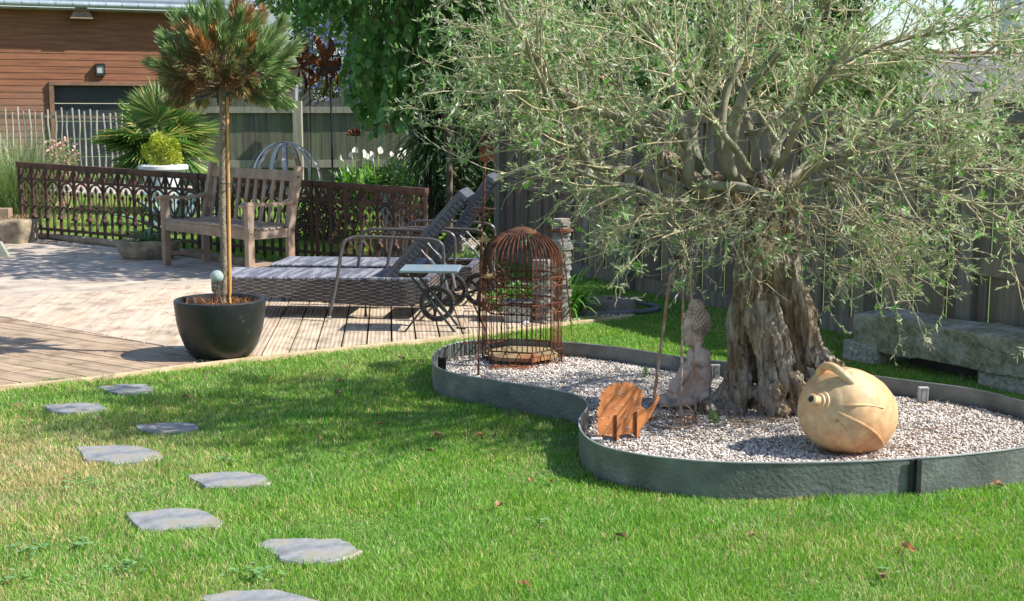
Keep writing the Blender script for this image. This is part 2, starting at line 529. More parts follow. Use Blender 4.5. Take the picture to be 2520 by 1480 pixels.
# ------------------------------------------------------------------ GRASS (real blades)
def grass_cols(x, y, n):
    green = rand_col((.135, .325, .045), (.265, .49, .100), n, .16)
    dry = rand_col((.44, .40, .20), (.66, .58, .36), n, .12)
    # drier towards the left of the lawn, and in scattered patches
    a = snoise(x, y, .55, 3) + .35 * snoise(x, y, 3.1, 5)
    lefty = np.clip((-1.05 - x) / .8, 0, 1) * np.exp(-((y - 5.05) / .75) ** 2)
    pr = np.clip(.09 + .14 * (a > .5) + .62 * lefty + .10 * np.clip((-x) / 1.5, 0, 1), 0, .85)
    near_deck = 0
    t = (rng.random(n) < pr)[:, None]
    c = np.where(t, dry, green)
    yel = np.clip(.5 + .5 * snoise(x, y, 1.3, 9), 0, 1)[:, None]
    c = c * (1 + yel * np.array([[.22, .06, .0]]))
    return c
def make_grass(name, xmin, xmax, ymin, ymax, dens0, ref, poly_in=None, excl=(), hmin=.015, hmax=.031, wid=.0024, pw=1.35, keep=None):
    # density falls with distance
    N = 0; X = []; Y = []
    rows = np.linspace(ymin, ymax, 40)
    for a, b in zip(rows[:-1], rows[1:]):
        d = dens0 * (ref / ((a + b) / 2)) ** pw
        hx = (a + b) / 2 * .40 + 1.1
        x0, x1 = max(xmin, -hx), min(xmax, hx)
        if x1 <= x0: continue
        k = int(d * (b - a) * (x1 - x0))
        X.append(rng.uniform(x0, x1, k)); Y.append(rng.uniform(a, b, k))
    x = np.concatenate(X); y = np.concatenate(Y)
    m = np.ones(len(x), bool)
    if poly_in is not None: m &= in_poly(x, y, poly_in)
    for e in excl: m &= ~in_poly(x, y, e)
    if keep is not None: m &= keep(x, y)
    x, y = x[m], y[m]; n = len(x)
    sc = (y / ref) ** .75
    tall = 1 + .28 * snoise(x, y, 1.7, 21) + .15 * snoise(x, y, 5.5, 22)
    h = rng.uniform(hmin, hmax, n) * np.clip(tall, .55, 1.6)
    wd = wid * sc * rng.uniform(.7, 1.4, n)
    az = rng.uniform(0, 2 * PI, n); ln = rng.uniform(.1, 1.0, n)
    la = np.stack([np.cos(az) * ln + .18 * snoise(x, y, 2.3, 31), np.sin(az) * ln + .18 * snoise(x, y, 2.3, 32), np.zeros(n)], 1)
    base = np.stack([x, y, np.full(n, -.002)], 1)
    me = blade_mesh(name, base, la, h, wd, grass_cols(x, y, n))
    return me
def shrink(poly, k):
    c = np.mean(poly, axis=0); return [tuple(c + (np.array(p) - c) * k) for p in poly]
st_ex = [shrink([(p.x, p.y) for p in s], .90) for s in stones_w]
# fence line of the right boundary
FR0 = Vector((3.35, 6.0, 0)); FR1 = Vector((2.1, 8.2, 0)); FR2 = Vector((.933, 10.3, 0))
FR0 = FR1 + (FR1 - FR2) * 1.6
lawn_poly = [(-4, 2.6), (4.5, 2.6), (FR0.x, FR0.y), (FR2.x, FR2.y), (.25, 12.4), (-.4, 12.6), (G(1330,775).x, G(1330,775).y)] + [deck_xy[i] for i in range(9, -1, -1)]
bedm = [tuple(np.array(p)) for p in bed_xy]
bare = G(1395, 1095)
def keep_near(x, y):
    d = np.hypot((x - bare.x) / .22, (y - bare.y) / .20)
    k = rng.random(len(x)) < np.clip(d * 1.1 - .25, .12, 1)
    # path of stones: trodden thinner turf; gravel pocket behind the hose
    p2 = G(1440, 775); d2 = np.hypot((x - p2.x) / .55, (y - p2.y) / .28)
    return k & (d2 > .8)
me = make_grass("turf", -3.6, 3.4, 3.25, 12.6, 30000, 4.0, lawn_poly, [bedm] + st_ex, wid=.0026, keep=keep_near)
tag(link_mesh("grass", me, M_GRASS), "short bright green mown grass of the near lawn with straw-coloured patches", "grass", kind="stuff")
# far lawn beyond the iron fence
far_poly = [tuple(G(-900, 566).xy), tuple(G(50, 584).xy), tuple(G(500, 636).xy), tuple(G(744, 655).xy), tuple(G(1050, 684).xy), tuple(G(1260, 640).xy), tuple(G(1260, 500).xy), tuple(G(500, 488).xy), tuple(G(-900, 470).xy)]
far_poly = [tuple(p) for p in far_poly]
me = make_grass("turf2", -14, 2.2, 11.0, 22.5, 7000, 11.0, far_poly, [], hmin=.03, hmax=.06, wid=.006, pw=1.2)
tag(link_mesh("grass", me, M_GRASS), "sunlit grass strip behind the rusty iron fence", "grass", kind="stuff")

# broad-leaved weeds in the near lawn
wv = []
bs = []; ds = []; ns_ = []; ln = []; cl = []
for (fx, fy, r, k) in [(205,1180,50,26),(330,1385,60,22),(640,1410,60,30),(80,1345,60,24),(200,1335,40,20),(40,1410,50,16),(560,1130,30,14),(1330,1280,30,10),(2180,1400,20,8)]:
    for _ in range(k):
        p = G(fx + random.gauss(0, r * .5), fy + random.gauss(0, r * .18), .018 + random.random() * .016)
        if any(in_poly(np.array([p.x]), np.array([p.y]), e)[0] for e in st_ex): continue
        a = random.uniform(0, 2 * PI)
        bs.append(p); ds.append((math.cos(a), math.sin(a), random.uniform(-.1, .4))); ns_.append((0, 0, 1)); ln.append(random.uniform(.012, .026))
ln = np.array(ln)
me = leaf_mesh("weed", np.array([tuple(b) for b in bs]), np.array(ds), np.array(ns_), ln, ln * .8, rand_col((.14, .30, .08), (.24, .42, .17), len(bs)), prof=((.2, .8), (.7, 1.0)))
tag(link_mesh("clover", me, M_LEAF), "low broad-leaved clover and weeds among the lawn grass at the lower left", "weeds", kind="stuff")

# ------------------------------------------------------------------ DECK of boards
def board_mat(name, ang, c1, c2, groove=True, width=.15, off=0.0):
    m, ns, ls, b = newmat(name)
    tc = ns.new("ShaderNodeTexCoord"); mp = ns.new("ShaderNodeMapping"); mp.vector_type = 'POINT'
    mp.inputs['Rotation'].default_value = (0, 0, -ang)
    ls.new(tc.outputs['Object'], mp.inputs[0])
    mp2 = ns.new("ShaderNodeMapping"); mp2.inputs['Scale'].default_value = (1, 12, 1); ls.new(mp.outputs[0], mp2.inputs[0])
    n = ns.new("ShaderNodeTexNoise"); n.inputs['Scale'].default_value = 2.5; n.inputs['Detail'].default_value = 8; ls.new(mp2.outputs[0], n.inputs['Vector'])
    r = ramp(ns, [(.3, c1), (.7, c2)]); ls.new(n.outputs[0], r.inputs[0])
    oi = ns.new("ShaderNodeAttribute"); oi.attribute_name = "Col"
    mx = ns.new("ShaderNodeMix"); mx.data_type = 'RGBA'; mx.blend_type = 'MULTIPLY'; mx.inputs[0].default_value = 1
    ls.new(r.outputs[0], mx.inputs[6]); ls.new(oi.outputs['Color'], mx.inputs[7])
    n2 = ns.new("ShaderNodeTexNoise"); n2.inputs['Scale'].default_value = 5; n2.inputs['Detail'].default_value = 7; n2.inputs['Roughness'].default_value = .7
    ls.new(mp.outputs[0], n2.inputs['Vector'])
    r2 = ramp(ns, [(.36, (.62, .58, .54)), (.52, (1, 1, 1)), (.7, (1.12, 1.1, 1.06))]); ls.new(n2.outputs[0], r2.inputs[0])
    mx2 = ns.new("ShaderNodeMix"); mx2.data_type = 'RGBA'; mx2.blend_type = 'MULTIPLY'; mx2.inputs[0].default_value = 1
    ls.new(mx.outputs[2], mx2.inputs[6]); ls.new(r2.outputs[0], mx2.inputs[7])
    ls.new(mx2.outputs[2], b.inputs['Base Color']); b.inputs['Roughness'].default_value = .75
    bp = ns.new("ShaderNodeBump"); bp.inputs['Distance'].default_value = .004; bp.inputs['Strength'].default_value = .6
    if groove:
        wv = ns.new("ShaderNodeTexWave"); wv.bands_direction = 'Y'; wv.inputs['Scale'].default_value = .314 / .0135 * .5
        wv.inputs['Distortion'].default_value = 0.0
        ls.new(mp.outputs[0], wv.inputs['Vector'])
        ad = ns.new("ShaderNodeMath"); ad.operation = 'ADD'; mu = ns.new("ShaderNodeMath"); mu.operation = 'MULTIPLY'; mu.inputs[1].default_value = .25
        ls.new(n.outputs[0], mu.inputs[0]); ls.new(wv.outputs['Fac'], ad.inputs[0]); ls.new(mu.outputs[0], ad.inputs[1])
        ls.new(ad.outputs[0], bp.inputs['Height'])
    else: ls.new(n.outputs[0], bp.inputs['Height'])
    ls.new(bp.outputs[0], b.inputs['Normal'])
    return m
def clip_poly(poly, n, d):
    out = []
    for i in range(len(poly)):
        a, b = poly[i], poly[(i + 1) % len(poly)]
        da, db = a.x * n.x + a.y * n.y - d, b.x * n.x + b.y * n.y - d
        if da <= 0: out.append(a)
        if (da < 0) != (db < 0) and abs(da - db) > 1e-9:
            t = da / (da - db); out.append(a.lerp(b, t))
    return out
TOP = .022
def deck_section(poly, direc, width, gap, mat, strips=0):
    direc = Vector((direc[0], direc[1])).normalized(); nr = Vector((-direc.y, direc.x))
    pl = [Vector((p[0], p[1])) for p in poly]
    lo = min(p.dot(nr) for p in pl); hi = max(p.dot(nr) for p in pl)
    V = []; F = []; C = []
    k = math.floor(lo / width)
    while k * width < hi:
        a = k * width + gap / 2; b = (k + 1) * width - gap / 2
        q = clip_poly(pl, nr, b); q = clip_poly(q, -nr, -a) if len(q) > 2 else []
        if len(q) > 2:
            # cut into lengths
            t0 = min(p.dot(direc) for p in q); t1 = max(p.dot(direc) for p in q)
            cuts = [t0]; c = t0 - random.uniform(0, 2.4)
            while c < t1:
                c += 2.4
                if t0 + .1 < c < t1 - .1: cuts.append(c)
            cuts.append(t1)
            for u, v_ in zip(cuts[:-1], cuts[1:]):
                qq = clip_poly(q, direc, v_ - .002); qq = clip_poly(qq, -direc, -(u + .002)) if len(qq) > 2 else []
                if len(qq) < 3: continue
                s = random.gauss(1, .07); tint = (s * random.gauss(1, .015), s, s * random.gauss(1, .02))
                dz = random.uniform(-.0015, .0015); n0 = len(V); N = len(qq)
                for z in (-.01, TOP + dz - .003):
                    for p in qq: V.append((p.x, p.y, z)); C.append(tint)
                cc = sum(qq, Vector((0, 0))) / N
                for p in qq:
                    e = (cc - p); e = e.normalized() * .004
                    V.append((p.x + e.x, p.y + e.y, TOP + dz)); C.append(tint)
                for i in range(N):
                    j = (i + 1) % N
                    F.append((n0 + i, n0 + j, n0 + N + j, n0 + N + i)); F.append((n0 + N + i, n0 + N + j, n0 + 2 * N + j, n0 + 2 * N + i))
                F.append(tuple(n0 + 2 * N + i for i in range(N)))
        k += 1
    me = bpy.data.meshes.new("deck"); me.from_pydata(V, [], F); me.update()
    bm = bmesh.new(); bm.from_mesh(me); bmesh.ops.recalc_face_normals(bm, faces=bm.faces); bm.to_mesh(me); bm.free()
    a = me.color_attributes.new("Col", 'FLOAT_COLOR', 'POINT')
    c = np.ones((len(V), 4), np.float32); c[:, :3] = C; a.data.foreach_set("color", c.ravel())
    return tag(link_mesh("deck", me, mat), kind="structure")
def gx(l): return [G(x, y) for x, y in l]
dA = Vector((-1.4875, 1)); dB = Vector((-.094, 1)); dC = Vector((1.78, 1))
secA = gx([(-420,1012),(-60,964),(0,957),(220,936),(462,906),(492,899),(455,871),(0,788),(-420,716)])
secB1 = gx([(-420,714),(0,786),(457,869),(520,880),(700,768),(522,705),(0,740),(-420,762)])   # rebuilt convex below
secB = gx([(-420,712),(0,786),(457,869),(497,898),(660,881),(860,859),(1075,837),(1230,819),(1332,807),(1337,775),(1330,700),(1080,692),(800,682),(662,680),(522,705),(0,740)])
# convex pieces for B
pB1 = gx([(-300,735),(0,786),(457,869),(497,898),(522,895),(522,705),(0,740)])
pB2 = gx([(522,895),(660,881),(860,859),(1075,837),(1230,819),(1332,807),(1337,775),(1330,700),(1080,690),(800,680),(664,676),(522,705)])
pC = gx([(-500,773),(0,741),(522,706),(664,677),(640,668),(500,644),(370,626),(240,609),(55,588),(-60,580),(-500,562)])
mB = board_mat("larch deck boards across", math.atan2(dB.y, dB.x), (.43, .33, .24), (.62, .51, .39))
deck_section(secA, dA, .145, .008, board_mat("larch deck boards diagonal", math.atan2(dA.y, dA.x), (.31, .215, .14), (.50, .38, .27)))
deck_section(pB1, dB, .150, .010, board_mat("larch deck boards smooth", math.atan2(dB.y, dB.x), (.46, .36, .27), (.64, .53, .42), groove=False))
deck_section(pB2, dB, .150, .011, mB)
deck_section(pC, dC, .12, .005, board_mat("larch deck boards far", math.atan2(dC.y, dC.x), (.40, .33, .27), (.58, .50, .42), groove=False))
# near-black sheet under the boards, painting the shade seen in the gaps
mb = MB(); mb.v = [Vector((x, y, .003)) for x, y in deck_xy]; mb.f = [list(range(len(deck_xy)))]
tag(mb.build("deck_gap_shade", noisy("deck void", (.02, .017, .012), (.04, .03, .02), 8, .95, 0)), kind="structure")
# timber edging along the lawn side of the deck and on past it
M_EDGEWOOD = noisy("pale sanded edging timber", (.45, .34, .20), (.68, .55, .36), 14, .85, .3, bdist=.003)
mb = MB(); pts = spline([G(x, y + 2, .012) for x, y in [(-420,1012)] + deck_front_px[1:] + [(1400,796),(1480,788),(1560,777)]], 4)
mb.ribbon([p for p in pts], .035, .03)
tag(mb.build("deck_edging", M_EDGEWOOD), "thin pale timber edging strip between deck and lawn", "edging")
# round timber kerb at the back of the deck
mb = MB()
for a, b in (((40,582),(372,622)),((376,623),(660,668)),((664,669),(860,690))):
    A, B = G(*a), G(*b); N = 12
    mb.tube([A.lerp(B, t / N) + Vector((0, 0, .045 + .002 * math.sin(t * 2.1))) for t in range(N + 1)], .045, 10)
tag(mb.build("timber_kerb", noisy("weathered round timber", (.22, .16, .11), (.38, .30, .22), 12, .85, .5, bdist=.004), smooth=True), "round grey-brown log kerb along the foot of the rusty iron fence", "kerb")

# ------------------------------------------------------------------ STEEL BED EDGING
def steel_mat():
    m, ns, ls, b = newmat("hammered grey steel")
    tc = ns.new("ShaderNodeTexCoord")
    v = ns.new("ShaderNodeTexNoise"); v.inputs['Scale'].default_value = 60; v.inputs['Detail'].default_value = 3; ls.new(tc.outputs['Object'], v.inputs['Vector'])
    n = ns.new("ShaderNodeTexNoise"); n.inputs['Scale'].default_value = 7; n.inputs['Detail'].default_value = 6; ls.new(tc.outputs['Object'], n.inputs['Vector'])
    r = ramp(ns, [(.35, (.105, .116, .112)), (.58, (.17, .185, .178)), (.72, (.26, .27, .25))]); ls.new(n.outputs[0], r.inputs[0]); ls.new(r.outputs[0], b.inputs['Base Color'])
    b.inputs['Roughness'].default_value = .5; b.inputs['Metallic'].default_value = .25
    bp = ns.new("ShaderNodeBump"); bp.inputs['Strength'].default_value = .8; bp.inputs['Distance'].default_value = .005
    ls.new(v.outputs[0], bp.inputs['Height']); ls.new(bp.outputs[0], b.inputs['Normal'])
    return m
M_STEEL = steel_mat()
T = .006; N = len(bed); V = []; F = []
for i, p in enumerate(bed):
    d = (bed[(i + 1) % N] - bed[i - 1]); d.z = 0; d.normalize(); nrm = Vector((d.y, -d.x, 0))
    for off, z in ((0, -.02), (0, EDGE_H), (T, EDGE_H), (T, -.02)): V.append((p.x + nrm.x * off, p.y + nrm.y * off, z))
for i in range(N):
    j = (i + 1) % N
    for k in range(4): F.append((4 * i + k, 4 * i + (k + 1) % 4, 4 * j + (k + 1) % 4, 4 * j + k))
me = bpy.data.meshes.new("edging"); me.from_pydata(V, [], F)
bm = bmesh.new(); bm.from_mesh(me); bmesh.ops.recalc_face_normals(bm, faces=bm.faces); bm.to_mesh(me); bm.free()
c0 = sum(bed, Vector()) / N
root = thing("bed_edging", "curved grey hammered steel edging band round the gravel bed", "garden edging", (c0.x, c0.y, 0))
link_mesh("steel_band", me, M_STEEL, root, smooth=False)
mb = MB(); mb.tube([p + Vector((0, 0, .0015)) for p in bed], .0038, 5, closed=True); mb.build("rim", noisy("worn pale steel rim", (.24, .25, .25), (.42, .43, .43), 9, .5, .1), root)
M_BRACK = noisy("painted bracket steel", (.42, .42, .42), (.55, .55, .55), 8, .5, .1, spec=.5)
M_BLACK = noisy("black plastic", (.012, .012, .014), (.03, .03, .034), 12, .5, .15)
def bracket(fx, fy, m, dark=False):
    p = G(fx, fy, EDGE_H); mb = MB(); ang = .35
    u = Vector((math.cos(ang), -math.sin(ang) * .6, 0)).normalized()
    mb.box(p + Vector((0, -.012, -.042)), (.004, .026, .07)); mb.box(p + u * .034 + Vector((0, -.012, -.042)), (.004, .026, .07))
    mb.box(p + u * .017 + Vector((0, -.012, -.0055)), (.044, .03, .005)); mb.box(p + u * .017 + Vector((0, .002, -.045)), (.044, .003, .074))
    mb.build("bracket", m, root)
bracket(2262, 950, M_BRACK); bracket(1752, 895, M_BRACK); bracket(1458, 1074, M_BRACK); bracket(1080, 878, M_BLACK)
jx = min((q for q in bed if q.y < 5.4 and q.x > 1.2), key=lambda q: abs(1260 + FPX * q.x / q.y - 2292)); p = Vector((jx.x, jx.y - .014, 0)); mb = MB(); mb.box(p + Vector((0, -.004, .072)), (.022, .012, .145), rz=.25); mb.box(p + Vector((-.018, -.001, .072)), (.03, .005, .14), rz=.25); mb.build("joint_cover", M_BLACK, root, bevel=.002)
# screw heads
mb = MB()
for fx, fy in ((1754,1160),(1168,958),(2280,1142),(2279,1165)):
    q = G(fx, fy, .09); q = P(fx, fy, q.y - .02); mb.ball(G(fx, 1200, 0) * 0 + P(fx, fy, G(fx, 1208 if fx > 1500 else 985).y - .004), .004, 1)
mb.build("screw", M_BRACK, root)

# ------------------------------------------------------------------ GRAVEL BED
def off_edge(x, y, dmin):
    E0 = np.array(bed_xy); E1 = np.roll(E0, -1, axis=0); E = np.concatenate([E0 + (E1 - E0) * t for t in (0, .2, .4, .6, .8)]); k = np.ones(len(x), bool)
    for i in range(0, len(x), 4000):
        d = np.sqrt(((x[i:i+4000, None] - E[None, :, 0]) ** 2 + (y[i:i+4000, None] - E[None, :, 1]) ** 2)).min(1); k[i:i+4000] = d > dmin
    return k
def in_bed(n):
    xs = np.array([p[0] for p in bed_xy]); ys = np.array([p[1] for p in bed_xy])
    out = []; c = 0
    while c < n:
        x = rng.uniform(xs.min(), xs.max(), n); y = rng.uniform(ys.min(), ys.max(), n)
        m = in_poly(x, y, bed_xy) & off_edge(x, y, .018); out.append(np.stack([x[m], y[m]], 1)); c += m.sum()
    return np.concatenate(out)[:n]
mb = MB(); mb.v = [Vector((p.x, p.y, GRAV - .008)) for p in bed]; mb.f = [list(range(N))]
tag(mb.build("gravel_base", noisy("gravel fines", (.26, .22, .19), (.52, .47, .43), 120, .95, .8, bdist=.006)), kind="structure")
def pebbles(name, xy, z, smin, smax, cols, flat=.62):
    ph = (1 + 5 ** .5) / 2
    ico = np.array([(-1, ph, 0), (1, ph, 0), (-1, -ph, 0), (1, -ph, 0), (0, -1, ph), (0, 1, ph), (0, -1, -ph), (0, 1, -ph), (ph, 0, -1), (ph, 0, 1), (-ph, 0, -1), (-ph, 0, 1)], float)
    ico /= np.linalg.norm(ico[0])
    fc = np.array([(0,11,5),(0,5,1),(0,1,7),(0,7,10),(0,10,11),(1,5,9),(5,11,4),(11,10,2),(10,7,6),(7,1,8),(3,9,4),(3,4,2),(3,2,6),(3,6,8),(3,8,9),(4,9,5),(2,4,11),(6,2,10),(8,6,7),(9,8,1)])
    n = len(xy); s = rng.uniform(smin, smax, n)[:, None, None] * .5
    v = ico[None] * s * rng.uniform(.75, 1.25, (n, 12, 1)) * np.stack([rng.uniform(.8, 1.35, n), rng.uniform(.7, 1.1, n), np.full(n, flat)], 1)[:, None, :]
    a = rng.uniform(0, 2 * PI, n); t = rng.uniform(-.5, .5, n)
    y_ = v[..., 1] * np.cos(t)[:, None] - v[..., 2] * np.sin(t)[:, None]; z_ = v[..., 1] * np.sin(t)[:, None] + v[..., 2] * np.cos(t)[:, None]
    x_ = v[..., 0] * np.cos(a)[:, None] - y_ * np.sin(a)[:, None]; y2 = v[..., 0] * np.sin(a)[:, None] + y_ * np.cos(a)[:, None]
    zz = z + rng.uniform(-.006, .006, n)
    V = np.stack([x_ + xy[:, 0:1], y2 + xy[:, 1:2], z_ + zz[:, None]], -1).reshape(-1, 3)
    F = (np.arange(n)[:, None, None] * 12 + fc[None]).reshape(-1, 3)
    return np_mesh(name, V, F, np.repeat(cols, 12, axis=0))
xy = in_bed(85000)
cols = rand_col((.50, .43, .385), (.80, .755, .71), len(xy), .13)
dk = rng.random(len(xy)) < .20; cols[dk] = rand_col((.20, .155, .12), (.42, .34, .27), dk.sum())
tag(link_mesh("gravel", pebbles("gravel", xy, GRAV, .006, .0155, cols), M_STONECOL), "pinkish white gravel filling the steel-edged bed", "gravel", kind="stuff")
# dry litter (bark shreds, needles) on the gravel
def litter(pts, n, spread, lmin, lmax, z, c1, c2, name, label, wd=.0028):
    B = []; D = []
    for _ in range(n):
        fx, fy, r = random.choice(pts); p = G(fx, fy, z); a = random.uniform(0, 2 * PI); rr = abs(random.gauss(0, 1)) * r
        x, y = p.x + rr * math.cos(a), p.y + rr * math.sin(a) * .8
        if not in_poly(np.array([x]), np.array([y]), bed_xy)[0] or not off_edge(np.array([x]), np.array([y]), .03)[0]: continue
        B.append((x, y, z + random.uniform(.002, .012))); a = random.uniform(0, PI); D.append((math.cos(a), math.sin(a), random.uniform(-.05, .12)))
    n = len(B); L = rng.uniform(lmin, lmax, n)
    me = leaf_mesh(name, np.array(B), np.array(D), np.tile([[0, 0, 1.]], (n, 1)), L, np.full(n, wd) * rng.uniform(.6, 1.6, n), rand_col(c1, c2, n), curl=.1)
    return tag(link_mesh(name, me, M_DRY), label, "leaf litter", kind="stuff")
litter([(1900,1035,.22),(1300,880,.30),(1640,1000,.25),(1830,1040,.15),(2200,1100,.35),(2350,985,.25),(1500,880,.4),(2050,1120,.1),(2440,1010,.25),(1120,880,.15),(1700,1080,.35),(1500,1000,.4),(2300,1060,.4)], 2600, 1, .015, .055, GRAV + .006, (.20, .12, .07), (.48, .34, .22), "dry_litter", "brown dry shreds and twigs scattered over the pale gravel")
# pale pebble border strips far back and by the hose
def strip(poly_px, n, z, a, b, c1, c2, lab):
    pl = [tuple(G(x, y).xy) for x, y in poly_px]; xs = [p[0] for p in pl]; ys = [p[1] for p in pl]
    x = rng.uniform(min(xs), max(xs), n * 3); y = rng.uniform(min(ys), max(ys), n * 3); m = in_poly(x, y, pl); xy = np.stack([x[m], y[m]], 1)[:n]
    tag(link_mesh("pebbles", pebbles("pebbles", xy, z, a, b, rand_col(c1, c2, len(xy), .12)), M_STONECOL), lab, "pebbles", kind="stuff")
strip([(-200,448),(-200,470),(120,474),(500,488),(1000,500),(1000,478),(500,462),(120,452)], 9000, .01, .04, .08, (.30, .27, .23), (.50, .46, .41), "pale pebble strip at the foot of the far fences")
strip([(1200,818),(1335,806),(1400,795),(1480,787),(1560,776),(1570,765),(1500,770),(1400,778),(1330,770),(1240,790)], 3500, .008, .012, .03, (.42, .34, .25), (.75, .66, .54), "pale pebbles between the deck and the round well cover")

# ------------------------------------------------------------------ BACK PLANK FENCE and stepped boards behind it
def plank_mat(name, c1, c2, c3):
    m, ns, ls, b = newmat(name)
    tc = ns.new("ShaderNodeTexCoord"); mp = ns.new("ShaderNodeMapping"); mp.inputs['Scale'].default_value = (8, 8, .5); ls.new(tc.outputs['Object'], mp.inputs[0])
    n = ns.new("ShaderNodeTexNoise"); n.inputs['Scale'].default_value = 2.2; n.inputs['Detail'].default_value = 8; n.inputs['Roughness'].default_value = .7; ls.new(mp.outputs[0], n.inputs['Vector'])
    r = ramp(ns, [(.3, c1), (.52, c2), (.72, c3)]); ls.new(n.outputs[0], r.inputs[0])
    a = ns.new("ShaderNodeAttribute"); a.attribute_name = "Col"
    mx = ns.new("ShaderNodeMix"); mx.data_type = 'RGBA'; mx.blend_type = 'MULTIPLY'; mx.inputs[0].default_value = 1
    ls.new(r.outputs[0], mx.inputs[6]); ls.new(a.outputs['Color'], mx.inputs[7]); ls.new(mx.outputs[2], b.inputs['Base Color'])
    b.inputs['Roughness'].default_value = .85
    bp = ns.new("ShaderNodeBump"); bp.inputs['Strength'].default_value = .5; bp.inputs['Distance'].default_value = .006
    ls.new(n.outputs[0], bp.inputs['Height']); ls.new(bp.outputs[0], b.inputs['Normal'])
    return m
M_PLANK = plank_mat("mossy fence planks", (.062, .064, .048), (.13, .135, .095), (.17, .185, .09))
M_PLANKR = plank_mat("dark brown fence planks", (.105, .084, .062), (.205, .168, .128), (.29, .245, .19))
M_RAIL = plank_mat("fence rail wood", (.17, .16, .13), (.28, .26, .21), (.33, .31, .26))
def plank_panel(A, B, z0, z1, w, thick, tops=None, step=None, seed=0):
    """vertical boards from ground point A to B; returns mesh with per-board tint"""
    rd = random.Random(seed); d = (B - A); L = d.length; d.normalize(); nrm = Vector((-d.y, d.x, 0))
    V = []; F = []; C = []; n = int(L / w) + 1; wi = L / n
    for i in range(n):
        a = A + d * (i * wi + .004); b = A + d * ((i + 1) * wi + ((.004 if i % 2 else -.003) if w < .2 else -.004))
        off = nrm * ((.018 if i % 2 else 0) if w < .2 else rd.uniform(0, .006))
        zt = z1 + rd.uniform(-.006, .006) if tops is None else tops(i)
        s = rd.gauss(1, .16 if w < .2 else .10); g_ = rd.gauss(1, .07); tint = (s, s * g_, s * rd.gauss(1, .05)); n0 = len(V)
        for z in (z0, zt):
            for q in (a + off, b + off, b + off + nrm * thick, a + off + nrm * thick): V.append((q.x, q.y, z)); C.append(tint)
        for q in ((3, 2, 1, 0), (4, 5, 6, 7), (0, 1, 5, 4), (1, 2, 6, 5), (2, 3, 7, 6), (3, 0, 4, 7)): F.append(tuple(n0 + k for k in q))
    return V, F, C
def vfc_mesh(name, VFC, m, parent=None):
    V, F, C = VFC; me = bpy.data.meshes.new(name); me.from_pydata(V, [], F); me.update()
    a = me.color_attributes.new("Col", 'FLOAT_COLOR', 'POINT'); c = np.ones((len(V), 4), np.float32); c[:, :3] = C; a.data.foreach_set("color", c.ravel())
    return link_mesh(name, me, m, parent)
def tint_box(boxes, tint=(1, 1, 1)):
    mb = MB()
    for b in boxes: b(mb)
    return [tuple(v) for v in mb.v], [tuple(f) for f in mb.f], [tint] * len(mb.v)
YB = 21.0
bfA = P(470, 400, YB); bfB = P(1270, 400, YB + .3); bfA.z = bfB.z = 0
root = thing("plank_fence", "long mossy grey-green plank fence with two rails behind the flowers", "fence", bfA)
vfc_mesh("plank_panel", plank_panel(bfA, bfB, 0, 1.46, .21, .02, seed=4), M_PLANK, root)
up = Vector((0, 0, 1))
d = (bfB - bfA).normalized(); fr = Vector((d.y, -d.x, 0))
def railpart(z, h, name="rail"):
    V, F, C = tint_box([lambda m: m.bar(bfA + fr * .04 + up * z, bfB + fr * .04 + up * z, .05, h)]); return vfc_mesh(name, (V, F, C), M_RAIL, root)
railpart(1.46, .10); railpart(.60, .12)
for fx in (735, 1040):
    q = P(fx, 400, YB - .1); q.z = 0
    V = tint_box([lambda m: m.box(q + up * .80, (.14, .12, 1.60))], (1.25, 1.25, 1.2)); vfc_mesh("post", V, M_RAIL, root)
# neighbour's stepped boards
A2 = P(500, 300, YB + 1.0); B2 = P(1240, 300, YB + 1.3); A2.z = B2.z = 0
hts = [1.62,1.50,1.68,1.55,1.72,1.5,1.6,1.74,1.56,1.62,1.80,1.66,1.86,1.55,1.70,1.60,1.95,1.55,1.50,1.72,1.6,1.66,1.5,1.7]
root = thing("board_fence", "stepped fence of uneven broad boards rising behind the plank fence", "fence", A2)
vfc_mesh("board_panel", plank_panel(A2, B2, 0, 1.6, .235, .03, tops=lambda i: hts[i % len(hts)] + .04, seed=9), M_PLANK, root)
q = P(730, 300, YB + .75); mb = MB(); mb.tube([Vector((q.x, q.y, 0)), Vector((q.x, q.y, 1.90))], .042, 14); mb.tube([Vector((q.x, q.y, 1.84)), Vector((q.x, q.y, 1.90))], .048, 14)
tag(mb.build("metal_pipe", noisy("galvanised tube", (.45, .50, .56), (.62, .67, .72), 9, .35, .05, metal=.6), smooth=True), "pale blue-grey metal pipe standing up behind the fence post", "pipe")

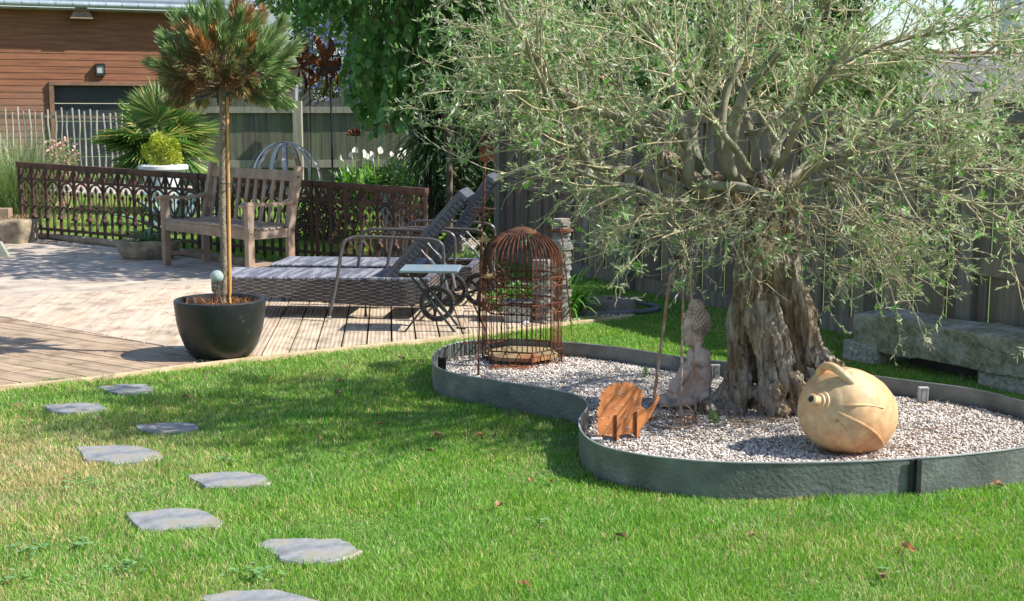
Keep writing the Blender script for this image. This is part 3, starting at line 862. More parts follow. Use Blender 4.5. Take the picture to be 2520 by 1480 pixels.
# ------------------------------------------------------------------ RIGHT FENCE (brown boards)
dr = (FR2 - FR1).normalized(); nrl = Vector((-dr.y, dr.x, 0))   # nrl points to the garden? fixed below
if nrl.x > 0: nrl = -nrl
panels = [(FR0, FR1 + dr * -1.05, 1.36, "nearest dark brown board fence panel behind the stone bench, with a mid rail"),
          (FR1 - dr * .95, FR2 + dr * -.0, 1.42, "dark board fence panel behind the olive trunk, with a low gravel board"),
          (FR2 + dr * .10, FR2 + dr * 2.3, 1.42, "shaded dark board fence panel behind the slate columns"),
          ]
for i, (a, b, h, lab) in enumerate(panels):
    shift = -nrl * (.0 if i == 0 else .06 * i)
    a = a + shift; b = b + shift
    root = thing("fence_panel", lab, "fence", a, group="board fence panels along the right side")
    vfc_mesh("plank_panel", plank_panel(a, b, .10, h, .13, .02, seed=20 + i), M_PLANKR, root)
    f2 = nrl * .045 if True else 0
    for z, hh in ((h - .04, .09), (.56, .10)) if i == 0 else ((h - .04, .09), (.75, .08)):
        vfc_mesh("rail", tint_box([lambda m: m.bar(a + f2 + up * z, b + f2 + up * z, .035, hh)], (1.15, 1.12, 1.1)), M_PLANKR, root)
    vfc_mesh("gravel_board", tint_box([lambda m: m.bar(a + nrl * .02 + up * .06, b + nrl * .02 + up * .06, .04, .12)], (1.3, 1.3, 1.3)), M_PLANKR, root)
    vfc_mesh("post", tint_box([lambda m: m.box(b + nrl * .03 + up * .76, (.10, .10, 1.52), rz=math.atan2(dr.y, dr.x))], (1.1, 1.2, 1.25)), M_PLANKR, root)

# ------------------------------------------------------------------ WOOD-CLAD HOUSE on the left
def clad_mat():
    m, ns, ls, b = newmat("red cedar cladding")
    tc = ns.new("ShaderNodeTexCoord"); mp = ns.new("ShaderNodeMapping"); mp.inputs['Scale'].default_value = (.5, .5, 6); ls.new(tc.outputs['Object'], mp.inputs[0])
    n = ns.new("ShaderNodeTexNoise"); n.inputs['Scale'].default_value = 2.5; n.inputs['Detail'].default_value = 8; n.inputs['Roughness'].default_value = .7; ls.new(mp.outputs[0], n.inputs['Vector'])
    r = ramp(ns, [(.28, (.13, .048, .024)), (.5, (.235, .092, .045)), (.72, (.31, .138, .07))]); ls.new(n.outputs[0], r.inputs[0])
    n2 = ns.new("ShaderNodeTexNoise"); n2.inputs['Scale'].default_value = .8; n2.inputs['Detail'].default_value = 5; ls.new(tc.outputs['Object'], n2.inputs['Vector'])
    sx = ns.new("ShaderNodeSeparateXYZ"); ls.new(tc.outputs['Object'], sx.inputs[0])
    # weathered grey below about two metres
    ma = ns.new("ShaderNodeMath"); ma.operation = 'MULTIPLY_ADD'; ma.inputs[1].default_value = -.8; ma.inputs[2].default_value = 1.75; ls.new(sx.outputs[2], ma.inputs[0])
    ad = ns.new("ShaderNodeMath"); ad.operation = 'ADD'; ad.use_clamp = True; ls.new(ma.outputs[0], ad.inputs[0]); 
    mm = ns.new("ShaderNodeMath"); mm.operation = 'MULTIPLY_ADD'; mm.inputs[1].default_value = 1.4; mm.inputs[2].default_value = -.7; ls.new(n2.outputs[0], mm.inputs[0]); ls.new(mm.outputs[0], ad.inputs[1])
    mx = ns.new("ShaderNodeMix"); mx.data_type = 'RGBA'; ls.new(ad.outputs[0], mx.inputs[0]); ls.new(r.outputs[0], mx.inputs[6]); mx.inputs[7].default_value = (.22, .135, .10, 1)
    ls.new(mx.outputs[2], b.inputs['Base Color']); b.inputs['Roughness'].default_value = .75
    bp = ns.new("ShaderNodeBump"); bp.inputs['Strength'].default_value = .4; bp.inputs['Distance'].default_value = .01; ls.new(n.outputs[0], bp.inputs['Height']); ls.new(bp.outputs[0], b.inputs['Normal'])
    return m
M_CLAD = clad_mat()
hA = P(-500, 400, 28.0); hB = P(618, 400, 31.6); hA.z = hB.z = 0
hd = (hB - hA); HL = hd.length; hd.normalize(); hn = Vector((hd.y, -hd.x, 0))   # towards the garden
if hn.y > 0: hn = -hn
def hpt(fx, fy):
    """point on the house wall plane seen at a picture position"""
    r = ray(fx, fy); o = Vector((0, 0, CAMH)); t = (hA - o).dot(hn) / r.dot(hn); return o + r * t
root = thing("wooden_house", "house clad in reddish-brown horizontal boards with a dark garage door", "house", hA)
dl = (hpt(136, 300) - hA).dot(hd); dr_ = (hpt(352 + 215, 300) - hA).dot(hd); dr_ = dl + 4.6; dtop = hpt(136, 210).z
wz = hpt(0, 22).z
mb = MB(); bh = .145; z = 0
M4 = Matrix.Rotation(math.atan2(hd.y, hd.x), 4, 'Z')
while z < wz:
    zt = z + bh
    def lap(s0, s1):
        a, b = hA + hd * s0, hA + hd * s1
        o0, o1 = hn * .015, hn * .005
        n0 = len(mb.v)
        mb.v += [a + up * z + o0, b + up * z + o0, b + up * zt + o1, a + up * zt + o1, a + up * z, b + up * z, b + up * zt, a + up * zt]
        for q in ((0, 1, 2, 3), (4, 7, 6, 5), (0, 4, 5, 1), (3, 2, 6, 7), (0, 3, 7, 4), (1, 5, 6, 2)): mb.f.append([n0 + k for k in q])
    if zt <= dtop + .02: lap(0, dl); lap(dr_, HL)
    else: lap(0, HL)
    z = zt
mb.build("clad_wall", M_CLAD, root)
# remaining walls as a shell
bk = -hn * 7
mb = MB(); a, b = hA - hn * .02, hB - hn * .02
mb.quad(b, b + bk, b + bk + up * wz, b + up * wz); mb.quad(a + bk, a, a + up * wz, a + bk + up * wz)
mb.build("side_wall", noisy("rough cream render", (.50, .44, .36), (.62, .56, .47), 5, .9, .3), root)
M_DOOR = noisy("anthracite door", (.022, .026, .034), (.032, .036, .045), 3, .45, .05, spec=.5)
mb = MB(); c = hA + hd * ((dl + dr_) / 2) - hn * .22
ph = dtop / 5
for k in range(5): mb.box(c + up * (ph * (k + .5)), (dr_ - dl, .05, ph - .012), m=M4)
mb.build("garage_door", M_DOOR, root)
mb = MB()
mb.box(hA + hd * (dl - .05) + up * (dtop / 2) - hn * .08, (.10, .34, dtop), m=M4); mb.box(hA + hd * (dr_ + .05) + up * (dtop / 2) - hn * .08, (.10, .34, dtop), m=M4)
mb.box(hA + hd * ((dl + dr_) / 2) + up * (dtop + .04) - hn * .08, (dr_ - dl + .2, .36, .08), m=M4)
mb.build("door_frame", noisy("brown door trim", (.16, .09, .06), (.26, .15, .10), 5, .8, .2), root)
mb = MB(); mb.box(hA + hd * (HL / 2) + up * (wz + .01) + hn * .19, (HL + .5, .42, .03), m=M4); mb.build("soffit", noisy("old soffit", (.24, .20, .16), (.38, .33, .28), 6, .9, .2), root)
gt = []
M_ZINC = noisy("zinc", (.36, .43, .48), (.50, .57, .62), 3, .4, .05, metal=.5)
for k in range(9):
    a = PI + PI * k / 8; gt.append((math.cos(a) * .075, math.sin(a) * .075))
mb = MB(); e0 = hA - hd * .3 + hn * .46 + up * (wz + .11); e1 = hB + hd * .3 + hn * .46 + up * (wz + .11)
mb.tube([e0.lerp(e1, i / 14) for i in range(15)], .07, 12)
for i in range(30):
    q = e0.lerp(e1, i / 29); mb.tube([q - hd * .012, q + hd * .012], .076, 12)
mb.build("gutter", M_ZINC, root, smooth=True)
mb = MB(); rz0 = e0 - hn * .02 + up * .04; rz1 = e1 - hn * .02 + up * .04
slope = -hn * 4 + up * 2.2
mb.prism([rz0, rz1, rz1 + slope, rz0 + slope], up * .08)
mb.build("roof", noisy("blue-grey slate roof", (.14, .17, .21), (.22, .26, .31), 20, .6, .5), root)
mb = MB(); q = hpt(198, 35); mb.box(q + hn * .2, (.5, .4, .25), m=M4, taper=.5); mb.build("bracket", noisy("roof bracket", (.20, .14, .10), (.3, .22, .16), 5, .8, .2), root)
# wall lamp
q = hpt(246, 172) + hn * .09
root = thing("wall_lamp", "small black box lantern with pale glass on the clad wall", "wall lamp", q)
mb = MB(); mb.box(q + up * .11, (.21, .14, .05), m=M4); mb.box(q - up * .11, (.21, .14, .06), m=M4)
for sx in (-1, 1):
    for sy in (-1, 1): mb.box(q + hd * .092 * sx + hn * .058 * sy, (.025, .025, .18), m=M4)
mb.build("lantern_frame", M_BLACK, root)
m_, ns, ls, b_ = newmat("frosted glass"); b_.inputs['Base Color'].default_value = (.42, .44, .42, 1); b_.inputs['Roughness'].default_value = .2
mb = MB(); mb.box(q, (.15, .09, .168), m=M4); mb.build("glass", m_, root)

# pale rendered house behind, with slate gable
q0 = P(560, 300, 44); q0.z = 0
root = thing("white_house", "white rendered house wall with a small window seen above the pine", "house", q0)
MW = noisy("white render", (.62, .64, .68), (.74, .76, .78), 3, .9, .2)
x0, x1 = P(560, 300, 44).x, P(760, 300, 44).x
zt = P(700, 56, 44).z
mb = MB(); mb.box(((x0 + x1) / 2, 46, (zt + 8) / 2), (x1 - x0, 4, 8 - zt)) if False else mb.box(((x0 + x1) / 2, 46, 5.5), (x1 - x0, 4, 4.8)); mb.build("upper_wall", MW, root)
mb = MB(); mb.box(((x0 + x1) / 2 , 46.02, 1.55), (x1 - x0 - .1, 3.9, 3.1)); mb.build("stone_wall", noisy("brown rubble stone", (.10, .075, .055), (.32, .25, .19), 5, .95, .8, bdist=.05), root)
wq = P(625, 12, 43.95); mb = MB(); mb.box(wq, (.5, .1, .5)); mb.build("window", M_DOOR, root)
mb = MB(); mb.box(wq - up * .3, (.7, .2, .08)); mb.build("sill", MW, root)
mb = MB(); wq = P(742, 62, 43.6); mb.box(wq, (.45, .3, .22)); wq = P(737, 100, 43.6); mb.box(wq, (.16, .16, 1.6)); mb.build("downpipe", MW, root)

# low outbuilding with grey tiled roof on the right, beyond the fence
q0 = P(2250, 300, 30); q0.z = 0
root = thing("outbuilding", "long low building with a grey tiled roof and reddish ridge beyond the right fence", "building", q0)
xa, xb = P(2140, 300, 30).x, P(2950, 300, 30).x
ze = P(2300, 247, 30).z; zr = P(2300, 134, 32.5).z
mb = MB(); mb.box(((xa + xb) / 2, 33, ze / 2), (xb - xa - .4, 5.4, ze)); mb.build("wall", noisy("grey rendered wall", (.11, .105, .10), (.18, .17, .16), 4, .9, .3), root)
mb = MB(); mb.prism([Vector((xa, 30, ze)), Vector((xb, 30, ze)), Vector((xb, 32.6, zr)), Vector((xa, 32.6, zr))], (0, .02, .06)); mb.prism([Vector((xa, 32.6, zr)), Vector((xb, 32.6, zr)), Vector((xb, 36, ze)), Vector((xa, 36, ze))], (0, .02, .06))
mb.build("roof", noisy("grey roof tiles", (.12, .115, .115), (.19, .18, .18), 12, .8, .6, bdist=.03), root)
mb = MB(); mb.tube([Vector((xa, 32.6, zr + .05)), Vector((xb, 32.6, zr + .05))], .09, 8); mb.build("ridge", noisy("terracotta ridge", (.40, .16, .10), (.55, .26, .17), 4, .8, .3), root)
mb = MB(); q = P(2218, 152, 32.6); mb.box(q, (.5, .5, .6)); mb.build("chimney", noisy("chimney brick", (.38, .20, .15), (.5, .3, .22), 8, .9, .5), root)
mb = MB(); q = P(2505, 128, 38); mb.box(Vector((q.x + .5, q.y, 2.5)), (1.6, 1.6, 5)); tag(mb.build("white_tower", MW), "pale rendered wall end at the far right of the skyline", "building")
# ================================================================== CHESTNUT PALING FENCE (left, in front of the house)
YC = 26.0
def PP(fx, fy, Y=YC): return P(fx, fy, Y)
root = thing("paling_fence", "split chestnut paling fence with thin round stakes in front of the garage door", "fence", (PP(250, 400).x, YC, 0))
mp_ = noisy("silvery split chestnut", (.26, .25, .21), (.48, .46, .40), 9, .85, .4, stretch=(1, 1, .2), c3=(.3, .32, .2), scale2=4)
x = PP(-60, 300).x; xe = PP(500, 300).x; k = 0
while x < xe:
    mb = MB(); h = 1.4 + (280 - 266) / 3200 * YC + random.uniform(-.06, .05) - .003 * k
    pts = [Vector((x + random.uniform(-.018, .018), YC + random.uniform(-.01, .01), h * t)) for t in (0, .2, .4, .6, .8, 1)]
    r = random.uniform(.015, .023)
    mb.tube(pts, [r * random.uniform(.85, 1.1) for _ in pts], 6); mb.build("pale", mp_, root, smooth=True)
    x += random.uniform(.108, .134); k += 1
xs = PP(-60, 300).x
mb = MB(); mb.bar((xs, YC + .05, 1.36), (xe, YC + .05, 1.30), .03, .06); mb.bar((xs, YC + .05, .30), (xe, YC + .05, .30), .03, .05); mb.build("rail", M_TEAK, root)

# ================================================================== ORNATE RUSTY IRON FENCE
# image anchors: top rail and bottom rail along the run
def ornate(fx0, fx1, nposts, lab, first):
    def D(fx): return 1 / (1 / 14.69 * (1 + .225 * (fx - 54) / 740))
    def yt(fx): return 400 + .0663 * (fx - 54)
    A = P(fx0, 600, D(fx0)); B = P(fx1, 600, D(fx1))
    zt0 = P(fx0, yt(fx0), D(fx0)).z; zt1 = P(fx1, yt(fx1), D(fx1)).z
    A.z = B.z = 0; d = B - A; L = d.length; d.normalize(); nv = Vector((-d.y, d.x, 0))
    root = thing("iron_fence", lab, "fence", A, group="rusty ornate iron fence panels")
    def H(s, h):   # s metres along, h: fraction of height (1=top)
        zt = zt0 + (zt1 - zt0) * s / L
        return A + d * s + up * (h * zt)
    m = M_RUSTDARK
    def part(nm, f):
        mb = MB(); f(mb); return mb.build(nm, m, root)
    part("top_rail", lambda mb: (mb.bar(H(0, .985), H(L, .985), .055, .04), mb.bar(H(0, .95), H(L, .95), .03, .03)))
    part("frieze_rail", lambda mb: mb.bar(H(0, .80), H(L, .80), .03, .03))
    part("bottom_rail", lambda mb: mb.bar(H(0, .155), H(L, .155), .035, .03))
    n = nposts; st = L / n
    for i in range(n + 1):
        s = i * st; s = min(max(s, .02), L - .02)
        part("end_post" if i in (0, n) else "upright", lambda mb: mb.bar(H(s, -.02 if i % 2 == 0 or i == n else .05), H(s, .98), .045 if i in (0, n) else .032, .03))
        if i not in (0, n):
            def bell(mb):
                c = H(s, .40); c2 = H(s, .31)
                mb.lathe([(.022, 0), (.03, -.02), (.028, -.045), (.05, -.085), (.034, -.09)], 8, Matrix.Translation(c))
            part("bell_drop", bell)
    for i in range(n):
        s0 = i * st; s1 = s0 + st; sm = (s0 + s1) / 2; w2 = st / 2
        # frieze: V bars with keyhole drops
        def vee(mb):
            for k in range(2):
                a = s0 + k * w2; b = a + w2 / 2; c = a + w2
                mb.bar(H(a + .010, .95), H(b, .81), .013, .018); mb.bar(H(b, .81), H(c - .010, .95), .013, .018)
        part("frieze_bar", vee)
        # gothic arch
        def arch(mb):
            pts = []
            for t in range(9):
                a = PI * t / 8; pts.append(H(sm - math.cos(a) * w2 * .92, .62 + .155 * math.sin(a) ** .8))
            mb.ribbon(pts, .016, .018, up=nv)
            mb.ribbon([H(sm - w2 * .92, .62), H(sm - w2 * .97, .55)], .02, .02, up=nv); mb.ribbon([H(sm + w2 * .92, .62), H(sm + w2 * .97, .55)], .02, .02, up=nv)
        part("arch", arch)
        # fleur stem with three buds
        def stem(mb):
            mb.tube([H(sm, .08), H(sm, .18), H(sm, .30), H(sm, .40), H(sm, .46)], [.014, .018, .013, .020, .011], 6)
            mb.tube([H(sm, .44), H(sm, .68)], .009, 6)
            for sg in (-1, 1):
                mb.ribbon([H(sm, .45), H(sm + sg * w2 * .22, .50), H(sm + sg * w2 * .42, .56), H(sm + sg * w2 * .50, .61)], .013, .013, up=nv)
        part("fleur_stem", stem)
        def bud(mb, s, h, r): mb.lathe([(r * .3, -r * 1.2), (r * .9, -r * .5), (r, 0), (r * .7, r * .8), (r * .2, r * 1.6)], 7, Matrix.Translation(H(s, h)))
        part("bud", lambda mb: (bud(mb, sm, .70, .022), bud(mb, sm - w2 * .5, .63, .020), bud(mb, sm + w2 * .5, .63, .020)))
        # lower double loops
        def loops(mb):
            for c in (s0 + w2 / 2, s1 - w2 / 2):
                pts = [H(c - math.cos(PI * t / 6) * w2 * .42, .38 + .08 * math.sin(PI * t / 6)) for t in range(7)]
                mb.ribbon(pts, .013, .018, up=nv)
        part("loop", loops)
    return root
ornate(54, 494, 12, "rusty ornate iron fence panel at the left, in front of the sunlit strip of grass", True)
ornate(500, 772, 7, "rusty ornate iron fence panel directly behind the wooden bench", False)
ornate(778, 1052, 7, "rusty ornate iron fence panel right of the bench, in front of the dark shrubs", False)

# ================================================================== WOODEN BENCH
def bench():
    o = G(400, 659); rz = math.atan2(-.712, .70)
    root = thing("wooden_bench", "weathered grey-brown slatted garden bench on the deck", "bench", o, rz)
    W = 1.43; Dp = .45
    def b(nm, f, bev=.004):
        mb = MB(); f(mb); return mb.build(nm, M_TEAK, root, local=True, bevel=bev)
    for x in (.03, W - .03):
        b("front_leg", lambda mb: mb.box((x, .03, .315), (.062, .062, .63)))
        def rl(mb):
            mb.ribbon([(x, Dp - .01, 0), (x, Dp - .01, .40), (x, Dp + .03, .62), (x, Dp + .10, .95)], .05, .065, up=Vector((0, 1, 0)))
        b("rear_leg", rl, .003)
        sg = 1
        def arm(mb):
            pts = [(x, -.045, .632), (x, .0, .648), (x, .10, .645), (x, .25, .632), (x, .38, .642), (x, Dp + .02, .66)]
            mb.ribbon(pts, .066, [.02, .034, .032, .028, .030, .034], up=None)
        b("armrest", arm, .003)
        b("side_rail", lambda mb: mb.box((x, .235, .385), (.03, .37, .075)))
        b("side_stretcher", lambda mb: mb.box((x, .235, .13), (.028, .38, .035)))
    b("front_rail", lambda mb: mb.box((W / 2, .02, .39), (W - .12, .026, .085)))
    b("rear_rail", lambda mb: mb.box((W / 2, Dp + .0, .42), (W - .10, .026, .07)))
    b("top_rail", lambda mb: mb.box((W / 2, Dp + .085, .865), (W - .10, .026, .092), m=Matrix.Rotation(-.2, 4, 'X')))
    for k in range(10):
        x = .11 + (W - .22) * k / 9
        b("back_slat", lambda mb: mb.bar((x, Dp + .012, .44), (x, Dp + .078, .83), .042, .016, up=Vector((0, 1, 0))), .002)
    for k in range(6):
        y = .042 + k * .070
        dz = -.012 * math.sin(PI * min(k, 5) / 5)
        def slat(mb): mb.box((W / 2, y, .442 + dz), (W - (.01 if 0 < k < 5 else .13), .054, .018))
        b("seat_slat", slat, .003)
    mb = MB()
    for x in (.03 - .032, W - .03 + .026):
        for (y, z) in ((Dp + .07, .86), (Dp + .02, .64), (Dp, .41), (.03, .40)): mb.ball((W + .001, y, z), .007, 1)
    mb.build("screw_plug", M_BLACK, root, local=True)
bench()

# ================================================================== WICKER SUN LOUNGERS
def wicker_mat(name, c1, c2, c3, sx=1.0, rough=.5, flat=False):
    m, ns, ls, b = newmat(name)
    tc = ns.new("ShaderNodeTexCoord")
    mp = ns.new("ShaderNodeMapping"); mp.inputs['Scale'].default_value = (20, 20, 18) if not flat else (9, 60, 60)
    nd = ns.new('ShaderNodeTexNoise'); nd.inputs['Scale'].default_value = 14; ls.new(tc.outputs['Object'], nd.inputs['Vector'])
    vm = ns.new('ShaderNodeVectorMath'); vm.operation = 'MULTIPLY_ADD'; vm.inputs[1].default_value = (.035, .012, .008); ls.new(nd.outputs['Color'], vm.inputs[0]); ls.new(tc.outputs['Object'], vm.inputs[2])
    ls.new(vm.outputs[0], mp.inputs[0])
    br = ns.new("ShaderNodeTexBrick"); br.inputs['Scale'].default_value = 1
    sp = ns.new("ShaderNodeSeparateXYZ"); cb = ns.new("ShaderNodeCombineXYZ"); ls.new(mp.outputs[0], sp.inputs[0])
    ls.new(sp.outputs[0], cb.inputs[0]); ls.new(sp.outputs[1 if flat else 2], cb.inputs[1]); ls.new(cb.outputs[0], br.inputs['Vector'])
    br.inputs['Color1'].default_value = (*c1, 1); br.inputs['Color2'].default_value = (*c2, 1); br.inputs['Mortar'].default_value = (.01, .01, .012, 1)
    br.inputs['Mortar Size'].default_value = .03 if not flat else .02
    br.inputs['Brick Width'].default_value = 2.3 if not flat else .35; br.inputs['Row Height'].default_value = .23 if not flat else .5; br.offset = .5
    n = ns.new("ShaderNodeTexNoise"); n.inputs['Scale'].default_value = 9 if not flat else 5; mp3 = ns.new("ShaderNodeMapping"); mp3.inputs['Scale'].default_value = (6, .6, 6) if flat else (2, 2, 9)
    ls.new(tc.outputs['Object'], mp3.inputs[0]); ls.new(mp3.outputs[0], n.inputs['Vector'])
    r = ramp(ns, [(.45, (0, 0, 0)), (.58, (1, 1, 1))]); ls.new(n.outputs[0], r.inputs[0])
    mx = ns.new("ShaderNodeMix"); mx.data_type = 'RGBA'; ls.new(r.outputs[0], mx.inputs[0]); ls.new(br.outputs['Color'], mx.inputs[6]); mx.inputs[7].default_value = (*c3, 1)
    mu = ns.new("ShaderNodeMix"); mu.data_type = 'RGBA'; ls.new(br.outputs['Fac'], mu.inputs[0]); ls.new(mx.outputs[2], mu.inputs[6]) if flat else None; mu.inputs[7].default_value = (.012, .012, .014, 1)
    if not flat:
        mc_ = ns.new("ShaderNodeMapping"); mc_.inputs['Scale'].default_value = (.95, 1 / .23, 1); ls.new(cb.outputs[0], mc_.inputs[0])
        ck = ns.new("ShaderNodeTexChecker"); ck.inputs['Scale'].default_value = 1; ck.inputs['Color1'].default_value = (1.35, 1.3, 1.28, 1); ck.inputs['Color2'].default_value = (.42, .42, .44, 1); ls.new(mc_.outputs[0], ck.inputs[0])
        mk = ns.new("ShaderNodeMix"); mk.data_type = 'RGBA'; mk.blend_type = 'MULTIPLY'; mk.inputs[0].default_value = 1; ls.new(mx.outputs[2], mk.inputs[6]); ls.new(ck.outputs[0], mk.inputs[7]); ls.new(mk.outputs[2], mu.inputs[6])
    ls.new(mu.outputs[2], b.inputs['Base Color']); b.inputs['Roughness'].default_value = rough
    bp = ns.new("ShaderNodeBump"); bp.inputs['Strength'].default_value = .9; bp.inputs['Distance'].default_value = .004; bp.invert = True
    ls.new(br.outputs['Fac'], bp.inputs['Height']); ls.new(bp.outputs[0], b.inputs['Normal'])
    return m
M_WICK = wicker_mat("brown grey woven resin", (.085, .072, .07), (.15, .13, .125), (.20, .175, .165))
M_WICKTOP = wicker_mat("blue grey woven resin top", (.14, .15, .20), (.22, .23, .30), (.42, .42, .47), flat=True, rough=.42)
M_WICKBACK = noisy("dark woven backrest", (.05, .055, .07), (.12, .127, .155), 90, .5, .8, stretch=(1, 1, 1), bdist=.003)
M_WTUBE = noisy("wrapped resin tube", (.05, .045, .045), (.14, .125, .125), 70, .35, .6, bdist=.002, c3=(.08, .075, .075))
M_TYRE = noisy("black rubber wheel", (.014, .015, .016), (.035, .036, .038), 20, .5, .2)
M_STRUT = noisy("grey metal strut", (.16, .17, .19), (.24, .25, .27), 8, .35, .1, metal=.3)
def lounger(lab, back_deg):
    root = thing("sun_lounger", lab, "sun lounger", (0, 0, 0))
    ROOTM[root.name] = Matrix.Identity(4)
    L = 1.50; Wd = .54; ht = .275
    def part(nm, f, m, bev=0, smooth=False, par=None):
        mb = MB(); f(mb); return mb.build(nm, m, par or root, local=True, bevel=bev, smooth=smooth)
    # side skirts with belly shape
    def skirt(y):
        def f(mb):
            xs = [0, .1, .3, .6, .9, 1.2, 1.40, L]; dep = [.10, .115, .125, .15, .175, .19, .18, .14]
            poly = [Vector((x, y, ht - .012)) for x in xs] + [Vector((x, y, ht - d)) for x, d in reversed(list(zip(xs, dep)))]
            mb.prism(poly, (0, .03, 0))
        return f
    part("side_panel", skirt(0), M_WICK, .004); part("side_panel", skirt(Wd - .03), M_WICK, .004)
    part("end_panel", lambda mb: mb.box((.015, Wd / 2, ht - .065), (.03, Wd - .061, .10)), M_WICK, .004)
    part("end_panel", lambda mb: mb.box((L - .015, Wd / 2, ht - .08), (.03, Wd - .061, .13)), M_WICK, .004)
    hx = 1.20
    part("seat", lambda mb: mb.box((hx / 2 + .0, Wd / 2, ht - .003), (hx, Wd, .018)), M_WICKTOP, .006)
    part("side_rim", lambda mb: (mb.box(((hx + L) / 2 + .003, .022, ht - .003), (L - hx - .002, .044, .018)), mb.box(((hx + L) / 2 + .003, Wd - .022, ht - .003), (L - hx - .002, .044, .018)), mb.box((L - .022, Wd / 2, ht - .0035), (.044, Wd - .09, .017))), M_WICKTOP, .004)
    # backrest
    a = math.radians(back_deg); bl = .78; u = Vector((math.cos(a), 0, math.sin(a))); nn = Vector((-math.sin(a), 0, math.cos(a)))
    M = Matrix.Rotation(-a, 4, 'Y')
    p0 = Vector((hx - .0, Wd / 2, ht))
    bk = part("backrest", lambda mb: mb.box(p0 + u * (bl / 2) + nn * .012, (bl, Wd - .07, .022), m=M), M_WICKBACK, .006)
    def brf(mb):
        for y in (.05, Wd - .05): mb.box(p0 + u * (bl / 2) + Vector((0, y - Wd / 2, 0)) - nn * .012, (bl, .035, .070), m=M)
        mb.box(p0 + u * (bl - .02) - nn * .012, (.04, Wd - .13, .070), m=M)
        for k in range(22):
            for y in (.031, Wd - .031): mb.box(p0 + u * (.03 + bl * k / 22.5) + Vector((0, y - Wd / 2, 0)) - nn * .034, (.017, .010, .040), m=M)
    part("backrest_frame", brf, M_WICKBACK, 0, par=bk)
    for y in (.09, Wd - .09): part("strut", lambda mb: mb.tube([p0 + u * .30 + Vector((0, y - Wd / 2, 0)) - nn * .03, Vector((hx + .30, y, ht + .12)), Vector((hx + .40, y, ht - .02)), Vector((hx + .42, y, ht - .12))], .011, 8), M_STRUT, smooth=True)
    # armrest hoops
    for y, out in ((-.03, -1), (Wd + .03, 1)):
        def hoop(mb):
            pts = spline([(.84, y + out * .10, 0.0), (.89, y + out * .05, .27), (.93, y + out * .03, .50), (.965, y + out * .015, .545), (1.03, y, .56), (1.25, y, .558), (1.45, y, .552), (1.54, y, .545), (1.59, y, .52), (1.605, y, .46), (1.60, y, .30), (1.585, y, .12)], 4)
            mb.tube(pts, .0118, 8)
        hp = part("armrest", hoop, M_WTUBE, smooth=True)
        part("foot_cap", lambda mb: mb.tube([(.84, y + out * .10, -.0), (.845, y + out * .098, .035)], .016, 8), noisy("pale foot cap", (.4, .38, .35), (.5, .48, .45), 8, .6, 0), par=hp)
    # short front legs
    for y in (.03, Wd - .03):
        part("leg", lambda mb: mb.tube([(.09, y, .0), (.09, y, ht - .08)], .014, 8), M_WTUBE, smooth=True)
        part("leg", lambda mb: mb.tube([(1.06, y, .01), (1.06, y, ht - .12)], .012, 8), M_WTUBE, smooth=True)
    # wheels
    for y in (-.065, Wd + .065):
        R = .122; cx = 1.565
        Mw = Matrix.Translation(Vector((cx, y, R))) @ Matrix.Rotation(PI / 2, 4, 'X')
        def tyre(mb):
            pts = [Mw @ Vector((math.cos(t) * (R - .014), math.sin(t) * (R - .014), 0)) for t in [2 * PI * k / 36 for k in range(36)]]
            mb.tube(pts, .0145, 8, closed=True)
            mb.lathe([(R - .035, -.012), (R - .022, -.016), (R - .022, .016), (R - .035, .012), (R - .035, -.012)], 36, Mw, cap=False)
        wh = part("wheel", tyre, M_TYRE, smooth=True)
        def spokes(mb):
            mb.lathe([(.004, -.02), (.024, -.02), (.024, .02), (.004, .02)], 16, Mw)
            for k in range(6):
                t = 2 * PI * k / 6 + .3
                mb.bar(Mw @ Vector((math.cos(t) * .015, math.sin(t) * .015, 0)), Mw @ Vector((math.cos(t) * (R - .03), math.sin(t) * (R - .03), 0)), .02, .013, up=Vector((0, 1, 0)))
        part("spokes", spokes, M_TYRE, par=wh)
    part("axle", lambda mb: mb.tube([(1.565, -.06, .122), (1.565, Wd + .06, .122)], .009, 8), M_STRUT, smooth=True)
    return root
def copy_tree(o, parent=None):
    c = o.copy(); COL.objects.link(c)
    if parent: c.parent = parent
    for ch in [x for x in bpy.data.objects if x.parent == o]: copy_tree(ch, c)
    return c
lg = lounger("nearer brown-grey wicker sun lounger with raised back behind the little blue table", 48)
lg.location = (G(519, 690, .275).x, G(519, 690, .275).y, .022); lg.rotation_euler = (0, 0, -.085); lg["group"] = "wicker sun loungers"
ROOTM[lg.name] = Matrix.Identity(4)
lg2 = lounger("farther wicker sun lounger, mostly hidden behind the first one, with a steeper back", 57); lg2["group"] = "wicker sun loungers"
lg2.location = (lg.location.x + .27, lg.location.y + .72, .022); lg2.rotation_euler = (0, 0, -.095)

